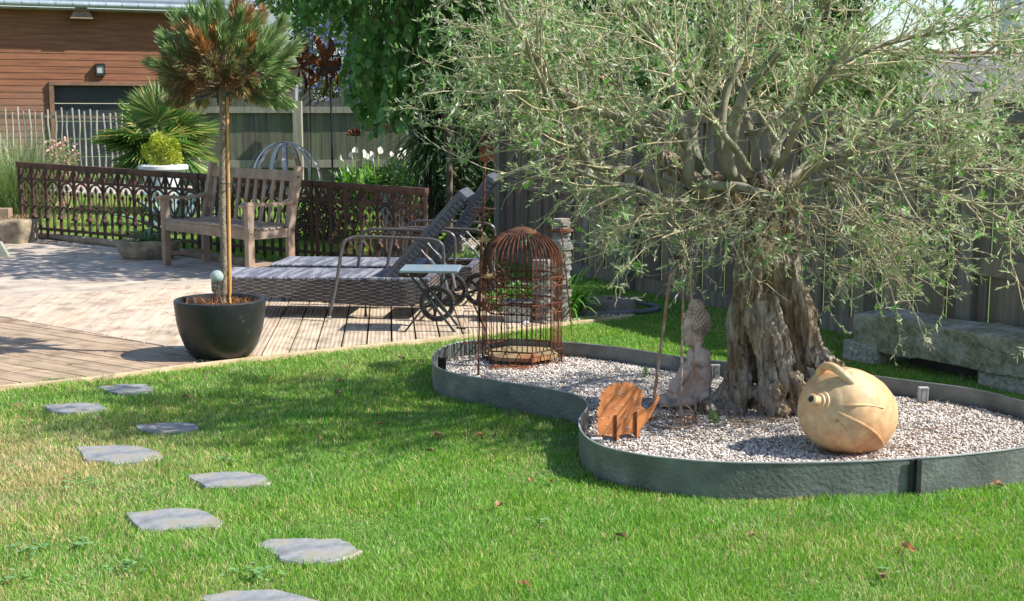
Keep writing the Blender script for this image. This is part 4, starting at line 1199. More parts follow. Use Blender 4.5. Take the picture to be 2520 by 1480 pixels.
# ================================================================== SMALL BLUE-GREY FOLDING TABLE
def ftable():
    z = .425
    c = (G(984, 649, z) + G(1141, 666, z)) / 2; c.z = 0
    root = thing("folding_table", "small folding side table with a blue-grey metal top and dark crossed legs", "side table", c, -.04)
    ROOTM[root.name] = Matrix.Translation(c) @ Matrix.Rotation(-.04, 4, 'Z')
    m1 = noisy("blue grey painted metal", (.20, .28, .33), (.26, .34, .40), 4, .35, .03, spec=.5)
    m2 = noisy("dark green metal legs", (.02, .035, .04), (.035, .055, .06), 8, .45, .1)
    mb = MB(); mb.box((0, 0, z - .012), (.375, .30, .022)); top = mb.build("table_top", m1, root, local=True, bevel=.009, seg=3)
    mb = MB()
    for x, y in ((-.03, -.02), (-.02, .03)): mb.box((x, y + .03, z + .002), (.03, .008, .002), rz=.6)
    mb.build("fallen_petal", noisy("ochre bits", (.5, .3, .08), (.6, .4, .12), 5, .8, 0), top, local=True)
    for y in (-.12, .12):
        for sg, dy in ((-1, 0), (1, .012)):
            mb = MB(); mb.bar((sg * -.13, y + dy, z - .03), (sg * .175, y + dy, .0), .012, .028, up=Vector((0, 1, 0))); mb.build("leg", m2, root, local=True)
    mb = MB()
    for y in (-.127, .113): mb.ball((.02, y, .245), .008, 1)
    for sg in (-1, 1):
        mb.ball((sg * -.13, -.128, z - .035), .007, 1); mb.tube([(sg * .172, -.12, .012), (sg * .172, .12, .012)], .006, 6)
    mb.build("rivet", M_BRACK, root, local=True)
ftable()

# ================================================================== PLANT POT with standard pine, cane, solar light
pc = G(546, 884); pc.z = 0.022
PK = 3200 / pc.y
root = thing("plant_pot", "large round black glazed plant pot on the deck edge holding the standard pine", "plant pot", pc)
R0 = 112.5 / PK; Hh = (884 - 744) / PK * 1.02
prof = [(.0, .0), (R0 * .60, .0), (R0 * .68, Hh * .05), (R0 * .80, Hh * .20), (R0 * .90, Hh * .42), (R0 * .955, Hh * .62), (R0 * .985, Hh * .82), (R0, Hh * .95), (R0 * 1.0, Hh * .985), (R0 * .98, Hh), (R0 * .90, Hh), (R0 * .875, Hh * .985), (R0 * .86, Hh * .9), (R0 * .84, Hh * .8), (0.0, Hh * .8)]
def pot_mat():
    m, ns, ls, b = newmat("black glaze")
    tc = ns.new("ShaderNodeTexCoord")
    n = ns.new("ShaderNodeTexNoise"); n.inputs['Scale'].default_value = 9; n.inputs['Detail'].default_value = 12; n.inputs['Roughness'].default_value = .8; ls.new(tc.outputs['Object'], n.inputs['Vector'])
    r = ramp(ns, [(.35, (.012, .014, .016)), (.60, (.022, .024, .026)), (.72, (.16, .15, .12)), (.8, (.26, .24, .2))]); ls.new(n.outputs[0], r.inputs[0]); ls.new(r.outputs[0], b.inputs['Base Color'])
    b.inputs['Roughness'].default_value = .42
    bp = ns.new("ShaderNodeBump"); bp.inputs['Strength'].default_value = .15; bp.inputs['Distance'].default_value = .003; ls.new(n.outputs[0], bp.inputs['Height']); ls.new(bp.outputs[0], b.inputs['Normal'])
    return m
M_POT = pot_mat()
mb = MB(); mb.lathe(prof, 56, Matrix.Translation(pc), cap=False); mb.build("pot_body", M_POT, root, smooth=True)
soilz = pc.z + Hh * .86
mb = MB(); n0 = 0; N = 28
mb.v = [Vector((pc.x + R0 * .855 * math.cos(2 * PI * k / N), pc.y + R0 * .855 * math.sin(2 * PI * k / N), soilz - .01)) for k in range(N)] + [Vector((pc.x, pc.y, soilz + .01))]
mb.f = [[k, (k + 1) % N, N] for k in range(N)]
mb.build("soil", noisy("dark soil", (.03, .02, .014), (.10, .07, .045), 60, .95, .8), root)
# fallen needles in the pot
n = 320; a = rng.uniform(0, 2 * PI, n); r = R0 * .8 * np.sqrt(rng.random(n)); B = np.stack([pc.x + r * np.cos(a), pc.y + r * np.sin(a), np.full(n, soilz + .005)], 1)
D = rng.normal(0, 1, (n, 3)); D[:, 2] = np.abs(D[:, 2]) * .8
link_mesh("needle_litter", leaf_mesh("nl", B, D, rng.normal(0, 1, (n, 3)), rng.uniform(.04, .085, n), np.full(n, .0035), rand_col((.24, .10, .04), (.42, .22, .10), n)), M_DRY, root)

# solar globe light
gb = P(549, 742, pc.y - .07)
root = thing("solar_light", "crackled glass ball garden light on a steel stem stuck in the black pot", "garden light", (gb.x, gb.y, pc.z + Hh * .8))
gt_ = P(535, 697, pc.y - .10); gc = P(534, 681, pc.y - .10)
mb = MB(); mb.tube([Vector((gb.x, gb.y, soilz - .02)), gt_], .0085, 10); mb.build("stem", noisy("brushed steel", (.5, .48, .42), (.6, .58, .52), 10, .25, 0, metal=.9), root, smooth=True)
ax = (gc - gt_).normalized()
Mg = Matrix.Translation(gt_) @ ax.to_track_quat('Z', 'Y').to_matrix().to_4x4()
mb = MB(); mb.lathe([(.0085, 0), (.018, .004), (.027, .012), (.029, .020)], 18, Mg); mb.build("collar", noisy("brass collar", (.42, .38, .24), (.55, .5, .35), 6, .3, 0, metal=.8), root, smooth=True)
m, ns, ls, b = newmat("crackle glass"); tc = ns.new("ShaderNodeTexCoord"); v = ns.new("ShaderNodeTexVoronoi"); v.feature = 'DISTANCE_TO_EDGE'; v.inputs['Scale'].default_value = 75; ls.new(tc.outputs['Object'], v.inputs['Vector'])
r = ramp(ns, [(.0, (.85, .95, .92)), (.10, (.42, .55, .52)), (.5, (.60, .72, .68))]); ls.new(v.outputs['Distance'], r.inputs[0]); ls.new(r.outputs[0], b.inputs['Base Color']); b.inputs['Roughness'].default_value = .08
b.inputs['Transmission Weight'].default_value = .45
bp = ns.new("ShaderNodeBump"); bp.inputs['Strength'].default_value = 1; bp.inputs['Distance'].default_value = .003; ls.new(v.outputs['Distance'], bp.inputs['Height']); ls.new(bp.outputs[0], b.inputs['Normal'])
mb = MB(); mb.ball(gc, 16.0 / PK, 4); mb.build("glass_ball", m, root, smooth=True)

# ================================================================== TERRACOTTA AMPHORA
def terracotta():
    m, ns, ls, b = newmat("pale terracotta")
    tc = ns.new("ShaderNodeTexCoord")
    n = ns.new("ShaderNodeTexNoise"); n.inputs['Scale'].default_value = 4.2; n.inputs['Detail'].default_value = 5; ls.new(tc.outputs['Object'], n.inputs['Vector'])
    r = ramp(ns, [(.30, (.58, .43, .26)), (.46, (.58, .38, .20)), (.58, (.60, .35, .17)), (.70, (.54, .24, .10))]); ls.new(n.outputs[0], r.inputs[0])
    n2 = ns.new("ShaderNodeTexNoise"); n2.inputs['Scale'].default_value = 30; n2.inputs['Detail'].default_value = 8; ls.new(tc.outputs['Object'], n2.inputs['Vector'])
    mx = ns.new("ShaderNodeMix"); mx.data_type = 'RGBA'; mx.blend_type = 'OVERLAY'; mx.inputs[0].default_value = .55; ls.new(r.outputs[0], mx.inputs[6]); ls.new(n2.outputs['Fac'], mx.inputs[7])
    ls.new(mx.outputs[2], b.inputs['Base Color']); b.inputs['Roughness'].default_value = .6; b.inputs['Specular IOR Level'].default_value = .45
    bp = ns.new("ShaderNodeBump"); bp.inputs['Strength'].default_value = .25; bp.inputs['Distance'].default_value = .004; ls.new(n2.outputs[0], bp.inputs['Height']); ls.new(bp.outputs[0], b.inputs['Normal'])
    return m
def amphora():
    base = G(2085, 1108, GRAV)
    Rm = .190
    c = Vector((base.x - .01, base.y, GRAV + .160))
    ax = Vector((-.74, -.58, .34)).normalized()
    M = Matrix.Translation(c) @ ax.to_track_quat('Z', 'X').to_matrix().to_4x4()
    root = thing("amphora", "big pale terracotta jar lying on the gravel with its small neck towards the left", "jar", base)
    m = terracotta()
    prof = [(.0, -.185), (.07, -.182), (.118, -.170), (.148, -.140), (.166, -.09), (.175, -.04), (.178, .01), (.174, .055), (.162, .095), (.142, .128), (.116, .150), (.095, .160), (.090, .163), (.085, .167), (.065, .173), (.048, .178), (.046, .184), (.034, .188), (.032, .194), (.021, .198), (.019, .222), (.0225, .228), (.023, .234), (.018, .238), (.012, .236), (.011, .20), (0.0, .195)]
    mb = MB(); mb.lathe(prof, 64, M, cap=False)
    for i, v in enumerate(mb.v):
        nz = mnoise.noise(v * 5) * .006; mb.v[i] = v + (v - c).normalized() * nz
    mb.build("jar_body", m, root, smooth=True)
    mb = MB(); mb.lathe([(.0095, .2395), (.0, .2396)], 16, M, cap=False); mb.build("mouth", M_BLACK, root)
    # handle: strap from the shoulder top over to the side
    def on(px, py, k):   # point near body surface facing camera
        return P(px, py, c.y - k)
    pts = spline([on(2018, 948, -.02), on(2016, 922, .0), on(2027, 904, .03), on(2048, 903, .07), (on(2072, 920, .10)), on(2095, 941, .115), on(2108, 956, .10)], 5)
    mb = MB(); mb.tube(pts, [.017] * (len(pts) - 4) + [.018, .021, .025, .030], 12); mb.build("handle", m, root, smooth=True)
    # raised ropes of clay
    Mi = M.inverted()
    def surf(px, py):
        # march the ray to the body
        o = Vector((0, 0, CAMH)); r = ray(px, py).normalized(); t = 3.5
        while t < 7:
            q = Mi @ (o + r * t); rr = math.hypot(q.x, q.y); z = q.z
            for (r0, z0), (r1, z1) in zip(prof[:13], prof[1:13]):
                if z0 <= z <= z1 and rr < r0 + (r1 - r0) * (z - z0) / (z1 - z0 + 1e-9): return o + r * (t - .002)
            t += .003
        return None
    mb = MB()
    for ln in ([(2058,995),(2080,998),(2110,997),(2140,998),(2172,1004)], [(2046,1010),(2065,1016),(2090,1028),(2120,1042),(2150,1062),(2168,1082),(2174,1096)], [(2058,1034),(2075,1055),(2092,1077),(2108,1098),(2118,1112)], [(2042,1010),(2052,1020)]):
        q = [surf(*p) for p in ln]; q = [x for x in q if x is not None]
        if len(q) > 2: s = spline(q, 4); mb.tube(s, [.0062 + random.uniform(-.001, .0015) for _ in s], 6)
    if mb.v: mb.build("clay_rope", m, root, smooth=True)
amphora()

# ================================================================== BUDDHA-LIKE SEATED STONE FIGURE (back three-quarter view)
def statue():
    base = G(1690, 1002, GRAV); Yb = base.y + .02
    root = thing("seated_statue", "pinkish stone seated figure with curled hair, looking away to the left, beside the olive trunk", "statue", base)
    def E(mb, fx, fy, dy, rx, ry, rz, sub=3): mb.ball(P(fx, fy, Yb + dy), 1, sub, (rx, ry, rz))
    k = 3200 / Yb; s = 1 / k
    mb = MB()
    E(mb, 1720, 874, 0, 31*s, .075, 20*s); E(mb, 1716, 965, .02, 36*s, .09, 34*s); E(mb, 1722, 915, .01, 30*s, .080, 44*s); E(mb, 1718, 885, .0, 30*s, .082, 26*s)
    E(mb, 1690, 930, -.03, 24*s, .04, 42*s); E(mb, 1666, 950, -.045, 22*s, .04, 24*s)       # arm
    E(mb, 1742, 925, .0, 10*s, .05, 40*s)
    E(mb, 1672, 984, -.04, 58*s, .09, 20*s); E(mb, 1640, 986, -.05, 34*s, .06, 15*s); E(mb, 1710, 986, .02, 44*s, .10, 24*s)
    E(mb, 1730, 978, -.04, 22*s, .06, 22*s)
    mb.tube([P(1706, 888, Yb - .05), P(1684, 915, Yb - .075), P(1666, 948, Yb - .08), P(1650, 968, Yb - .09)], [.028, .028, .026, .022], 10)
    mb.tube([P(1718, 880, Yb), P(1716, 838, Yb)], [.046, .038], 14)
    me = remeshed("body", mb, .008, 3, disp=lambda p: mnoise.noise(p * 22) * .003 + mnoise.noise(p * 70) * .0015)
    ms = noisy("pink grey cast stone", (.44, .31, .26), (.70, .54, .46), 9, .9, .6, c3=(.24, .2, .17), scale2=16, bscale=70, bdist=.004)
    link_mesh("body", me, ms, root, smooth=True)
    mb = MB()
    E(mb, 1713, 800, 0, 31*s, .062, 40*s); E(mb, 1709, 822, -.0, 27*s, .05, 30*s); E(mb, 1714, 756, 0, 17*s, .034, 16*s)
    E(mb, 1684, 818, -.02, 6*s, .014, 7*s, 2)          # nose, facing left
    E(mb, 1690, 836, -.015, 7*s, .02, 5*s, 2); E(mb, 1694, 846, -.01, 10*s, .02, 7*s, 2); E(mb, 1693, 806, -.02, 8*s, .02, 6*s, 2)
    E(mb, 1722, 822, -.058, 6*s, .010, 20*s, 2)        # long ear lobe
    me = remeshed("head", mb, .006, 2, disp=lambda p: mnoise.noise(p * 50) * .0015)
    link_mesh("head", me, ms, root, smooth=True)
    mb = MB(); cc = P(1714, 796, Yb); rx, ry, rz_ = 32*s, .064, 41*s
    N = 230
    for i in range(N):
        t = math.acos(1 - 2 * (i + .5) / N); a = i * 2.39996
        v = Vector((math.sin(t) * math.cos(a), math.sin(t) * math.sin(a), math.cos(t)))
        if v.z < -.55 or (v.x < -.45 and v.z < .35): continue
        mb.ball(cc + Vector((v.x * rx, v.y * ry, v.z * rz_)), .0085, 1)
    c2 = P(1714, 755, Yb)
    for i in range(50):
        t = math.acos(1 - 1.4 * (i + .5) / 50); a = i * 2.39996; v = Vector((math.sin(t) * math.cos(a), math.sin(t) * math.sin(a), math.cos(t)))
        mb.ball(c2 + Vector((v.x * 17*s, v.y * .034, v.z * 16*s)), .0075, 1)
    mb.build("hair_curls", ms, root, smooth=True)
statue()

# ================================================================== OBELISK TRELLIS with bird
def obelisk():
    c = G(1654, 1046, GRAV); c.z = GRAV
    root = thing("obelisk_trellis", "slim rusty plant obelisk topped by a little metal bird, beside the hedgehog plate", "plant support", c)
    top = P(1675, 650, c.y); k = 3200 / c.y
    m = M_RUST; m2 = noisy("bare and rusty steel rod", (.20, .10, .06), (.38, .32, .27), 22, .6, .4, c3=(.26, .10, .04), scale2=10)
    R = .105; tp = Vector((top.x, c.y, top.z))
    ringz = P(1675, 697, c.y).z; Rr = .048
    cr = Vector((c.x + (top.x - c.x) * .86, c.y, ringz))
    for a in (math.radians(200), math.radians(-78), math.radians(-8), math.radians(150)):
        u = Vector((math.cos(a), math.sin(a), 0))
        p0 = c + u * R + up * -.02
        mb = MB(); mb.tube(spline([p0, p0.lerp(cr + u * Rr, .5), cr + u * Rr, cr + u * Rr * .85 + up * .035, tp + u * .012 - up * .01, tp], 4), .0055, 7); mb.build("rod", m2, root, smooth=True)
    def ring(cn, r, z, nm):
        mb = MB(); mb.tube([Vector((cn.x + math.cos(t) * r, cn.y + math.sin(t) * r, z)) for t in [2 * PI * i / 32 for i in range(32)]], .0045, 6, closed=True); mb.build(nm, m2, root, smooth=True)
    ring(c, R, GRAV + .012, "base_ring"); ring(cr, Rr, ringz, "top_ring")
    # scrolls
    for j, a0 in enumerate([math.radians(x) for x in (200, -78, -8, 80)]):
        a1 = [math.radians(x) for x in (-78 + 0, -8, 80, 200)][j]
        if a1 < a0: a1 += 2 * PI
        if a1 - a0 > 2.2: a1 = a0 + 1.6
        P0 = c + Vector((math.cos(a0), math.sin(a0), 0)) * R; P1 = c + Vector((math.cos(a1), math.sin(a1), 0)) * R
        mb = MB()
        pts = [P0.lerp(P1, t / 10) + up * (.015 + .062 * math.sin(PI * t / 10) ** .7) for t in range(11)]
        mb.tube(pts, .004, 6)
        for q, sg in ((.36, 1), (.64, -1)):
            cc = P0.lerp(P1, q) + up * .032; dd = (P1 - P0).normalized()
            mb.tube([cc + dd * sg * math.cos(t) * r_ + up * math.sin(t) * r_ for t, r_ in [(i * .6, .020 - i * .0011) for i in range(13)]], .003, 5)
        mb.build("scroll", m2, root, smooth=True)
    # bird
    mb = MB(); b0 = P(1674, 637, c.y)
    mb.ball(b0, 1, 2, (.028, .014, .014), M=Matrix.Rotation(.25, 3, 'Y')); mb.ball(b0 + Vector((-.022, 0, .008)), 1, 2, (.012, .010, .010))
    mb.tube([b0 + Vector((-.030, 0, .008)), b0 + Vector((-.046, 0, .012))], [.005, .001], 6); mb.bar(b0 + Vector((.018, 0, .003)), b0 + Vector((.056, 0, .018)), .014, .004); mb.tube([b0, tp], .003, 5)
    mb.build("bird", M_RUSTDARK, root, smooth=True)
obelisk()

# ================================================================== HEDGEHOG PLATE
def hedgehog():
    def z3(x, y): return (1409 + .3663 * x, 578 + .3663 * y)
    Yh = G(*z3(300, 1385), GRAV).y
    outline = []
    body = [(172,1357),(178,1335),(163,1310),(172,1298),(158,1270),(174,1262),(158,1232),(176,1228),(160,1198),(176,1190),(165,1160),(184,1150),(176,1128),(196,1120),(172,1098),(200,1090),(183,1060),(214,1058),(200,1030),(232,1034),(236,1008),(262,1022),(283,985),(292,1006),(318,992),(330,1012),(344,978),(362,996),(386,1004),(397,982),(408,1006),(424,1022),(442,1018),(444,1036),(480,1048),(462,1060),(484,1080),(468,1094),(462,1112),(458,1140),(468,1160),(492,1174),(516,1162),(536,1144),(552,1122),(562,1104),(564,1088),(572,1078),(584,1082),(588,1096),(580,1108),(574,1122),(562,1148),(546,1182),(532,1200),(526,1226),(512,1236),(500,1262),(480,1284),(462,1300),(452,1318),(458,1344),(440,1362),(420,1362),(414,1342),(380,1336),(340,1344),(310,1346),(318,1372),(296,1388),(278,1384),(270,1358),(252,1342),(240,1356),(228,1336),(214,1360),(206,1340),(190,1362),(184,1346)]
    root = thing("hedgehog_plate", "flat orange rusty metal hedgehog silhouette standing in the gravel", "garden ornament", P(*z3(330, 1370), Yh))
    def HY(x): return Yh + (x - 330) * .00035
    poly = [P(*z3(x, y), HY(x)) for x, y in body]
    bm = bmesh.new(); vs = [bm.verts.new(p) for p in poly]; f = bm.faces.new(vs)
    bmesh.ops.triangulate(bm, faces=[f])
    r = bmesh.ops.extrude_face_region(bm, geom=bm.faces[:])
    for e in r['geom']:
        if isinstance(e, bmesh.types.BMVert): e.co.y += .004
    bmesh.ops.recalc_face_normals(bm, faces=bm.faces); me = bpy.data.meshes.new("plate"); bm.to_mesh(me); bm.free()
    link_mesh("plate", me, M_CORTEN, root)
    # cut quill marks, showing the light gravel behind
    mb = MB(); rd = random.Random(3)
    mq = noisy("cut edges of quills", (.50, .38, .30), (.72, .64, .58), 20, .8, 0)
    for (x, y, dx, dy) in [(290,1060,35,-12),(300,1068,40,14),(400,1080,6,30),(420,1120,14,-26),(255,1130,-14,16),(345,1140,-22,8),(300,1160,-24,12),(430,1160,28,8),(440,1196,-10,-26),(215,1225,-22,14),(245,1270,-22,8),(360,1215,-30,2),(345,1228,30,-4),(240,1215,10,20),(380,1275,-30,22),(395,1290,-34,6),(340,1300,30,-4),(290,1330,10,12),(250,1320,6,14),(320,1060,30,2)]:
        a = P(*z3(x, y), HY(x) - .0015); b = P(*z3(x + dx, y + dy), HY(x + dx) - .0015); c_ = P(*z3(x + dx * .5 + dy * .12, y + dy * .5 - dx * .12), HY(x + dx * .5) - .0015)
        mb.ribbon([a, c_, b], [.0010, .0022, .0008], .001, up=Vector((0, 1, 0)))
    mb.build("quill_mark", mq, root)
    for (x, y0, y1) in ((291, 1212, 1392), (426, 1190, 1362)):
        mb = MB(); mb.bar(P(*z3(x, y0), HY(x) - .006), P(*z3(x, y1), HY(x) - .006) - up * .03, .008, .008); mb.build("stake", M_RUST, root)
hedgehog()

# ================================================================== BIRDCAGE
def cage():
    c = G(1284, 889, GRAV); c.z = GRAV
    k = 3200 / c.y; R = 103.0 / k
    root = thing("birdcage", "large rusty domed birdcage with its side door open, on the gravel", "birdcage", c)
    va = [math.radians(-16 - 60 * i) for i in range(6)]
    V = lambda i, h, r=R: c + Vector((math.cos(va[i % 6]) * r, math.sin(va[i % 6]) * r, h))
    zs = [.083, .285, .335, .430, .475, .56]
    def part(nm, f, m=M_RUST, smooth=False, par=None):
        mb = MB(); f(mb); return mb.build(nm, m, par or root, smooth=smooth)
    for z in zs[:5]: part("ring", lambda mb: mb.tube([V(i, z) for i in range(6)], .0045, 6, closed=True))
    for i in range(6): part("corner_post", lambda mb: mb.tube([V(i, 0), V(i, zs[5] - .01)], .0048, 6))
    n = 8
    apex = c + up * .735; capz = .715
    def bar(mb, p, r=.0034):
        d = Vector((p.x - c.x, p.y - c.y, 0)); rad = d.length; d.normalize()
        pts = [p + up * 0]
        for t in range(9):
            a = PI / 2 * t / 8 * .93
            pts.append(c + d * (rad * math.cos(a) ** .8) + up * (zs[5] - .02 + (capz - zs[5] + .02) * math.sin(a) ** 1.0))
        mb.tube(pts, r, 5, caps=False)
    for i in range(6):
        if i == 3: side_from = 0
        for j in range(n):
            p = V(i, zs[0]).lerp(V(i + 1, zs[0]), j / n)
            open_side = (i == 2 and 1 <= j <= 4)
            if open_side:
                p2 = V(i, zs[3]).lerp(V(i + 1, zs[3]), j / n); part("bar", lambda mb: bar(mb, p2))
            else: part("bar", lambda mb: bar(mb, p))
        for z0, z1 in ((zs[1], zs[2]), (zs[3], zs[4])):
            def xs_(mb):
                for j in range(4):
                    a0 = V(i, z0).lerp(V(i + 1, z0), j / 4); a1 = V(i, z0).lerp(V(i + 1, z0), (j + 1) / 4); b0 = V(i, z1).lerp(V(i + 1, z1), j / 4); b1 = V(i, z1).lerp(V(i + 1, z1), (j + 1) / 4)
                    mb.tube([a0, b1], .0030, 4); mb.tube([a1, b0], .0030, 4)
            part("lattice", xs_)
        def zz(mb):
            for j in range(3):
                a = V(i, zs[0]).lerp(V(i + 1, zs[0]), j / 3); b = V(i, -.01).lerp(V(i + 1, -.01), (j + .5) / 3); d_ = V(i, zs[0]).lerp(V(i + 1, zs[0]), (j + 1) / 3)
                mb.tube([a, b], .0034, 5); mb.tube([b, d_], .0034, 5)
        part("base_zigzag", zz)
    cap = part("top_cap", lambda mb: mb.lathe([(.085, capz - .012), (.075, capz + .003), (.04, capz + .016), (.01, capz + .022), (0, capz + .022)], 24, Matrix.Translation(c), cap=False), M_RUST, True)
    part("knob", lambda mb: mb.ball(c + up * (capz + .027), .008, 1), M_RUSTDARK, par=cap)
    mf = noisy("old pine boards", (.30, .22, .12), (.50, .40, .22), 5, .8, .4, stretch=(.6, 9, 9), c3=(.35, .13, .05), scale2=3)
    part("floor_board", lambda mb: mb.prism([V(i, .030, R * .93) for i in range(6)], (0, 0, .02)), mf)
    # perch bits
    part("perch", lambda mb: (mb.tube([V(1, .36, R * .5), V(4, .37, R * .6)], .006, 6), mb.tube([V(0, .30, R * .4), V(3, .31, R * .9)], .005, 6)), M_RUSTDARK)
    # open door to the left
    h0 = V(2, .0) ; D0 = P(1186, 800, c.y - .05); hx, hy = V(2, 0).lerp(V(3, 0), .5).x, V(2, 0).lerp(V(3, 0), .5).y
    dv = Vector((-.96, -.10, 0)).normalized(); zz0, zz1 = .105, .285; Ld = .125
    hp = Vector((hx, hy, GRAV))
    def door(mb):
        for z in (zz0, zz1, zz0 + .09): mb.tube([hp + up * z, hp + dv * Ld + up * z], .003, 5)
        for j in range(6): q = hp + dv * (Ld * j / 5); mb.tube([q + up * zz0, q + up * zz1], .0026, 5)
    dr = part("door", door)
    part("latch", lambda mb: (mb.bar(hp + dv * (Ld - .01) + up * .19, hp + dv * (Ld + .035) + up * .195, .006, .01), mb.ball(hp + dv * (Ld + .035) + up * .196, .008, 1)), M_RUSTDARK, par=dr)
cage()
# red-brown needles gathered at the cage foot
litter([(1255,905,.05),(1215,906,.04),(1345,893,.035),(1365,880,.03),(1290,908,.07)], 420, 1, .02, .045, GRAV + .008, (.30, .08, .03), (.52, .22, .10), "red_litter", "red-brown dead needles heaped at the foot of the birdcage", wd=.003)

# feeder pole with basket, plate box
def feeder():
    b = G(1177, 925, GRAV)
    root = thing("feeder_pole", "tall thin rusty pole with wire basket and rusty plate, left of the birdcage", "feeder pole", b)
    Y = b.y
    mb = MB(); mb.tube([b - up * .02, P(1180, 760, Y), P(1185, 600, Y), P(1191, 480, Y), P(1194, 395, Y)], [.0085, .0075, .007, .0065, .006], 7); mb.build("pole", M_RUST, root, smooth=True)
    mb = MB(); mb.tube([b + up * .008, G(1215, 938, GRAV + .008)], .004, 5); mb.tube([P(1186, 590, Y), P(1180, 586, Y), P(1176, 570, Y)], .004, 5); mb.build("foot_wire", M_RUST, root)
    c = P(1190, 514, Y); mb = MB(); mb.tube([c + Vector((math.cos(t) * .056, math.sin(t) * .056, 0)) for t in [2 * PI * i / 24 for i in range(24)]], .005, 6, closed=True)
    for i in range(9):
        a = PI * i / 9
        mb.tube([c + Vector((math.cos(a) * .056 * math.cos(s), math.sin(a) * .056 * math.cos(s), -abs(math.sin(s)) * .05)) for s in [PI * j / 8 for j in range(9)]], .0014, 4)
    for h in (.02, .038): rr = .056 * math.sqrt(1 - (h / .05) ** 2); mb.tube([c + Vector((math.cos(t) * rr, math.sin(t) * rr, -h)) for t in [2 * PI * i / 20 for i in range(20)]], .0014, 4, closed=True)
    mb.build("wire_basket", M_RUSTDARK, root)
    mb = MB(); mb.box(P(1197, 366, Y + .01), (.072, .03, .13)); q = P(1197, 330, Y + .01); mb.box(q, (.072, .03, .03), taper=.3); mb.build("rusty_plate", M_RUST, root, bevel=.002)
    # vine-leaf ornaments on the pole
    mb = MB()
    for (fx, fy, w) in ((1190, 592, .05), (1203, 682, .05)):
        cc = P(fx, fy, Y - .02); N = 18; n0 = len(mb.v); mb.v.append(cc)
        for i in range(N):
            a = 2 * PI * i / N; r = w * (.9 if i % 2 else .5) * (1 if math.sin(a) > -.5 else .5); mb.v.append(cc + Vector((math.cos(a) * r, random.uniform(-.01, .01), math.sin(a) * r * .55)))
        for i in range(N): mb.f.append([n0, n0 + 1 + i, n0 + 1 + (i + 1) % N])
        mb.tube([cc, cc + Vector((-.01, 0, .06))], .0025, 4)
    mb.build("metal_leaf", noisy("ochre metal leaf", (.42, .25, .11), (.62, .42, .22), 12, .8, .3), root)
feeder()
b = G(1411, 866, GRAV); mb = MB(); mb.tube([b - up * .02, P(1404, 780, b.y), P(1397, 715, b.y), P(1385, 600, b.y), P(1378, 560, b.y)], .0048, 6)
tag(mb.build("iron_stake", M_RUST, smooth=True), "thin rusty stake leaning out of the gravel right of the birdcage", "stake")
b = G(1295, 897, GRAV); b = Vector((G(1350,870,GRAV).x, G(1350,870,GRAV).y, GRAV))

# ================================================================== GALVANISED PLANTER, SLATE COLUMNS, WELL COVER, HOSE
def planter():
    b0 = G(1258, 809); bb = G(1312, 800)
    c = (b0 + bb) / 2 + Vector((-.02, .10, 0))
    root = thing("zinc_planter", "small grey zinc box planter with stencilled lettering seen through the birdcage", "planter", c, -.25)
    m = noisy("dull zinc", (.30, .31, .31), (.48, .49, .49), 6, .55, .2, metal=.3)
    mb = MB(); w, h = .20, .155
    mb.box((0, 0, h / 2), (w, .15, h)); 
    for i, v in enumerate(mb.v):
        t = .84 + .16 * (v.z / h); mb.v[i] = Vector((v.x * t, v.y * t, v.z))
    mb.build("box", m, root, local=True, bevel=.004)
    mb = MB(); 
    for (a, b_) in (((-.1, -.075), (.1, -.075)), ((.1, -.075), (.1, .075)), ((.1, .075), (-.1, .075)), ((-.1, .075), (-.1, -.075))): mb.tube([Vector((*a, h + .004)), Vector((*b_, h + .004))], .0065, 8)
    mb.build("rim", m, root, local=True, smooth=True)
    mb = MB(); mb.box((0, 0, h - .012), (.185, .135, .01)); mb.build("soil", noisy("planter soil", (.1, .06, .03), (.3, .18, .1), 40, .95, .8), root, local=True)
    for i, (t, s, z) in enumerate((("LA", .026, .105), ("MONTAGE", .030, .070), ("PARIS", .018, .045))):
        text_mesh("lettering", t, s, Matrix.Translation((.0, -.0725, z)) @ Matrix.Rotation(PI / 2 - .07, 4, 'X'), noisy("pale stencil", (.7, .7, .68), (.8, .8, .78), 5, .8, 0), root, local=True)
def text_mesh(name, txt, size, M, mat, root, local=False, extr=.0015, spacing=1.0, bend=None):
    cu = bpy.data.curves.new("t", 'FONT'); cu.body = txt; cu.size = size; cu.align_x = 'CENTER'; cu.align_y = 'CENTER'; cu.extrude = extr; cu.space_character = spacing; cu.resolution_u = 2
    to = bpy.data.objects.new("t", cu); COL.objects.link(to)
    dg = bpy.context.evaluated_depsgraph_get(); dg.update(); me = bpy.data.meshes.new_from_object(to.evaluated_get(dg)); bpy.data.objects.remove(to)
    me.materials.clear(); me.transform(M)
    return link_mesh(name, me, mat, root, local=local)
planter()
def slate_mat(): return noisy("grey slates", (.13, .13, .13), (.34, .335, .33), 7, .8, .7, c3=(.32, .27, .22), scale2=5, bdist=.006, stretch=(1, 1, 4))
M_SL2 = slate_mat()
def slate_column(fx, fbase, ftop, w, lab, seed):
    b = G(fx, fbase); rd = random.Random(seed); Y = b.y; zt = P(fx, ftop, Y).z
    root = thing("slate_column", lab, "slate column", b)
    z = 0; mb = MB()
    while z < zt:
        h = rd.uniform(.010, .024); ww = w * rd.uniform(.86, 1.06)
        n = rd.randint(6, 9); a0 = rd.uniform(0, 1); poly = [b + Vector((math.cos(a0 + 2 * PI * i / n) * ww * .5 * rd.uniform(.85, 1.1) + rd.uniform(-.004, .004), math.sin(a0 + 2 * PI * i / n) * ww * .5 * rd.uniform(.85, 1.1), z)) for i in range(n)]
        mb.prism(poly, (0, 0, h * .93)); z += h
    mb.build("slate_stack", M_SL2, root)
    return root, b, zt
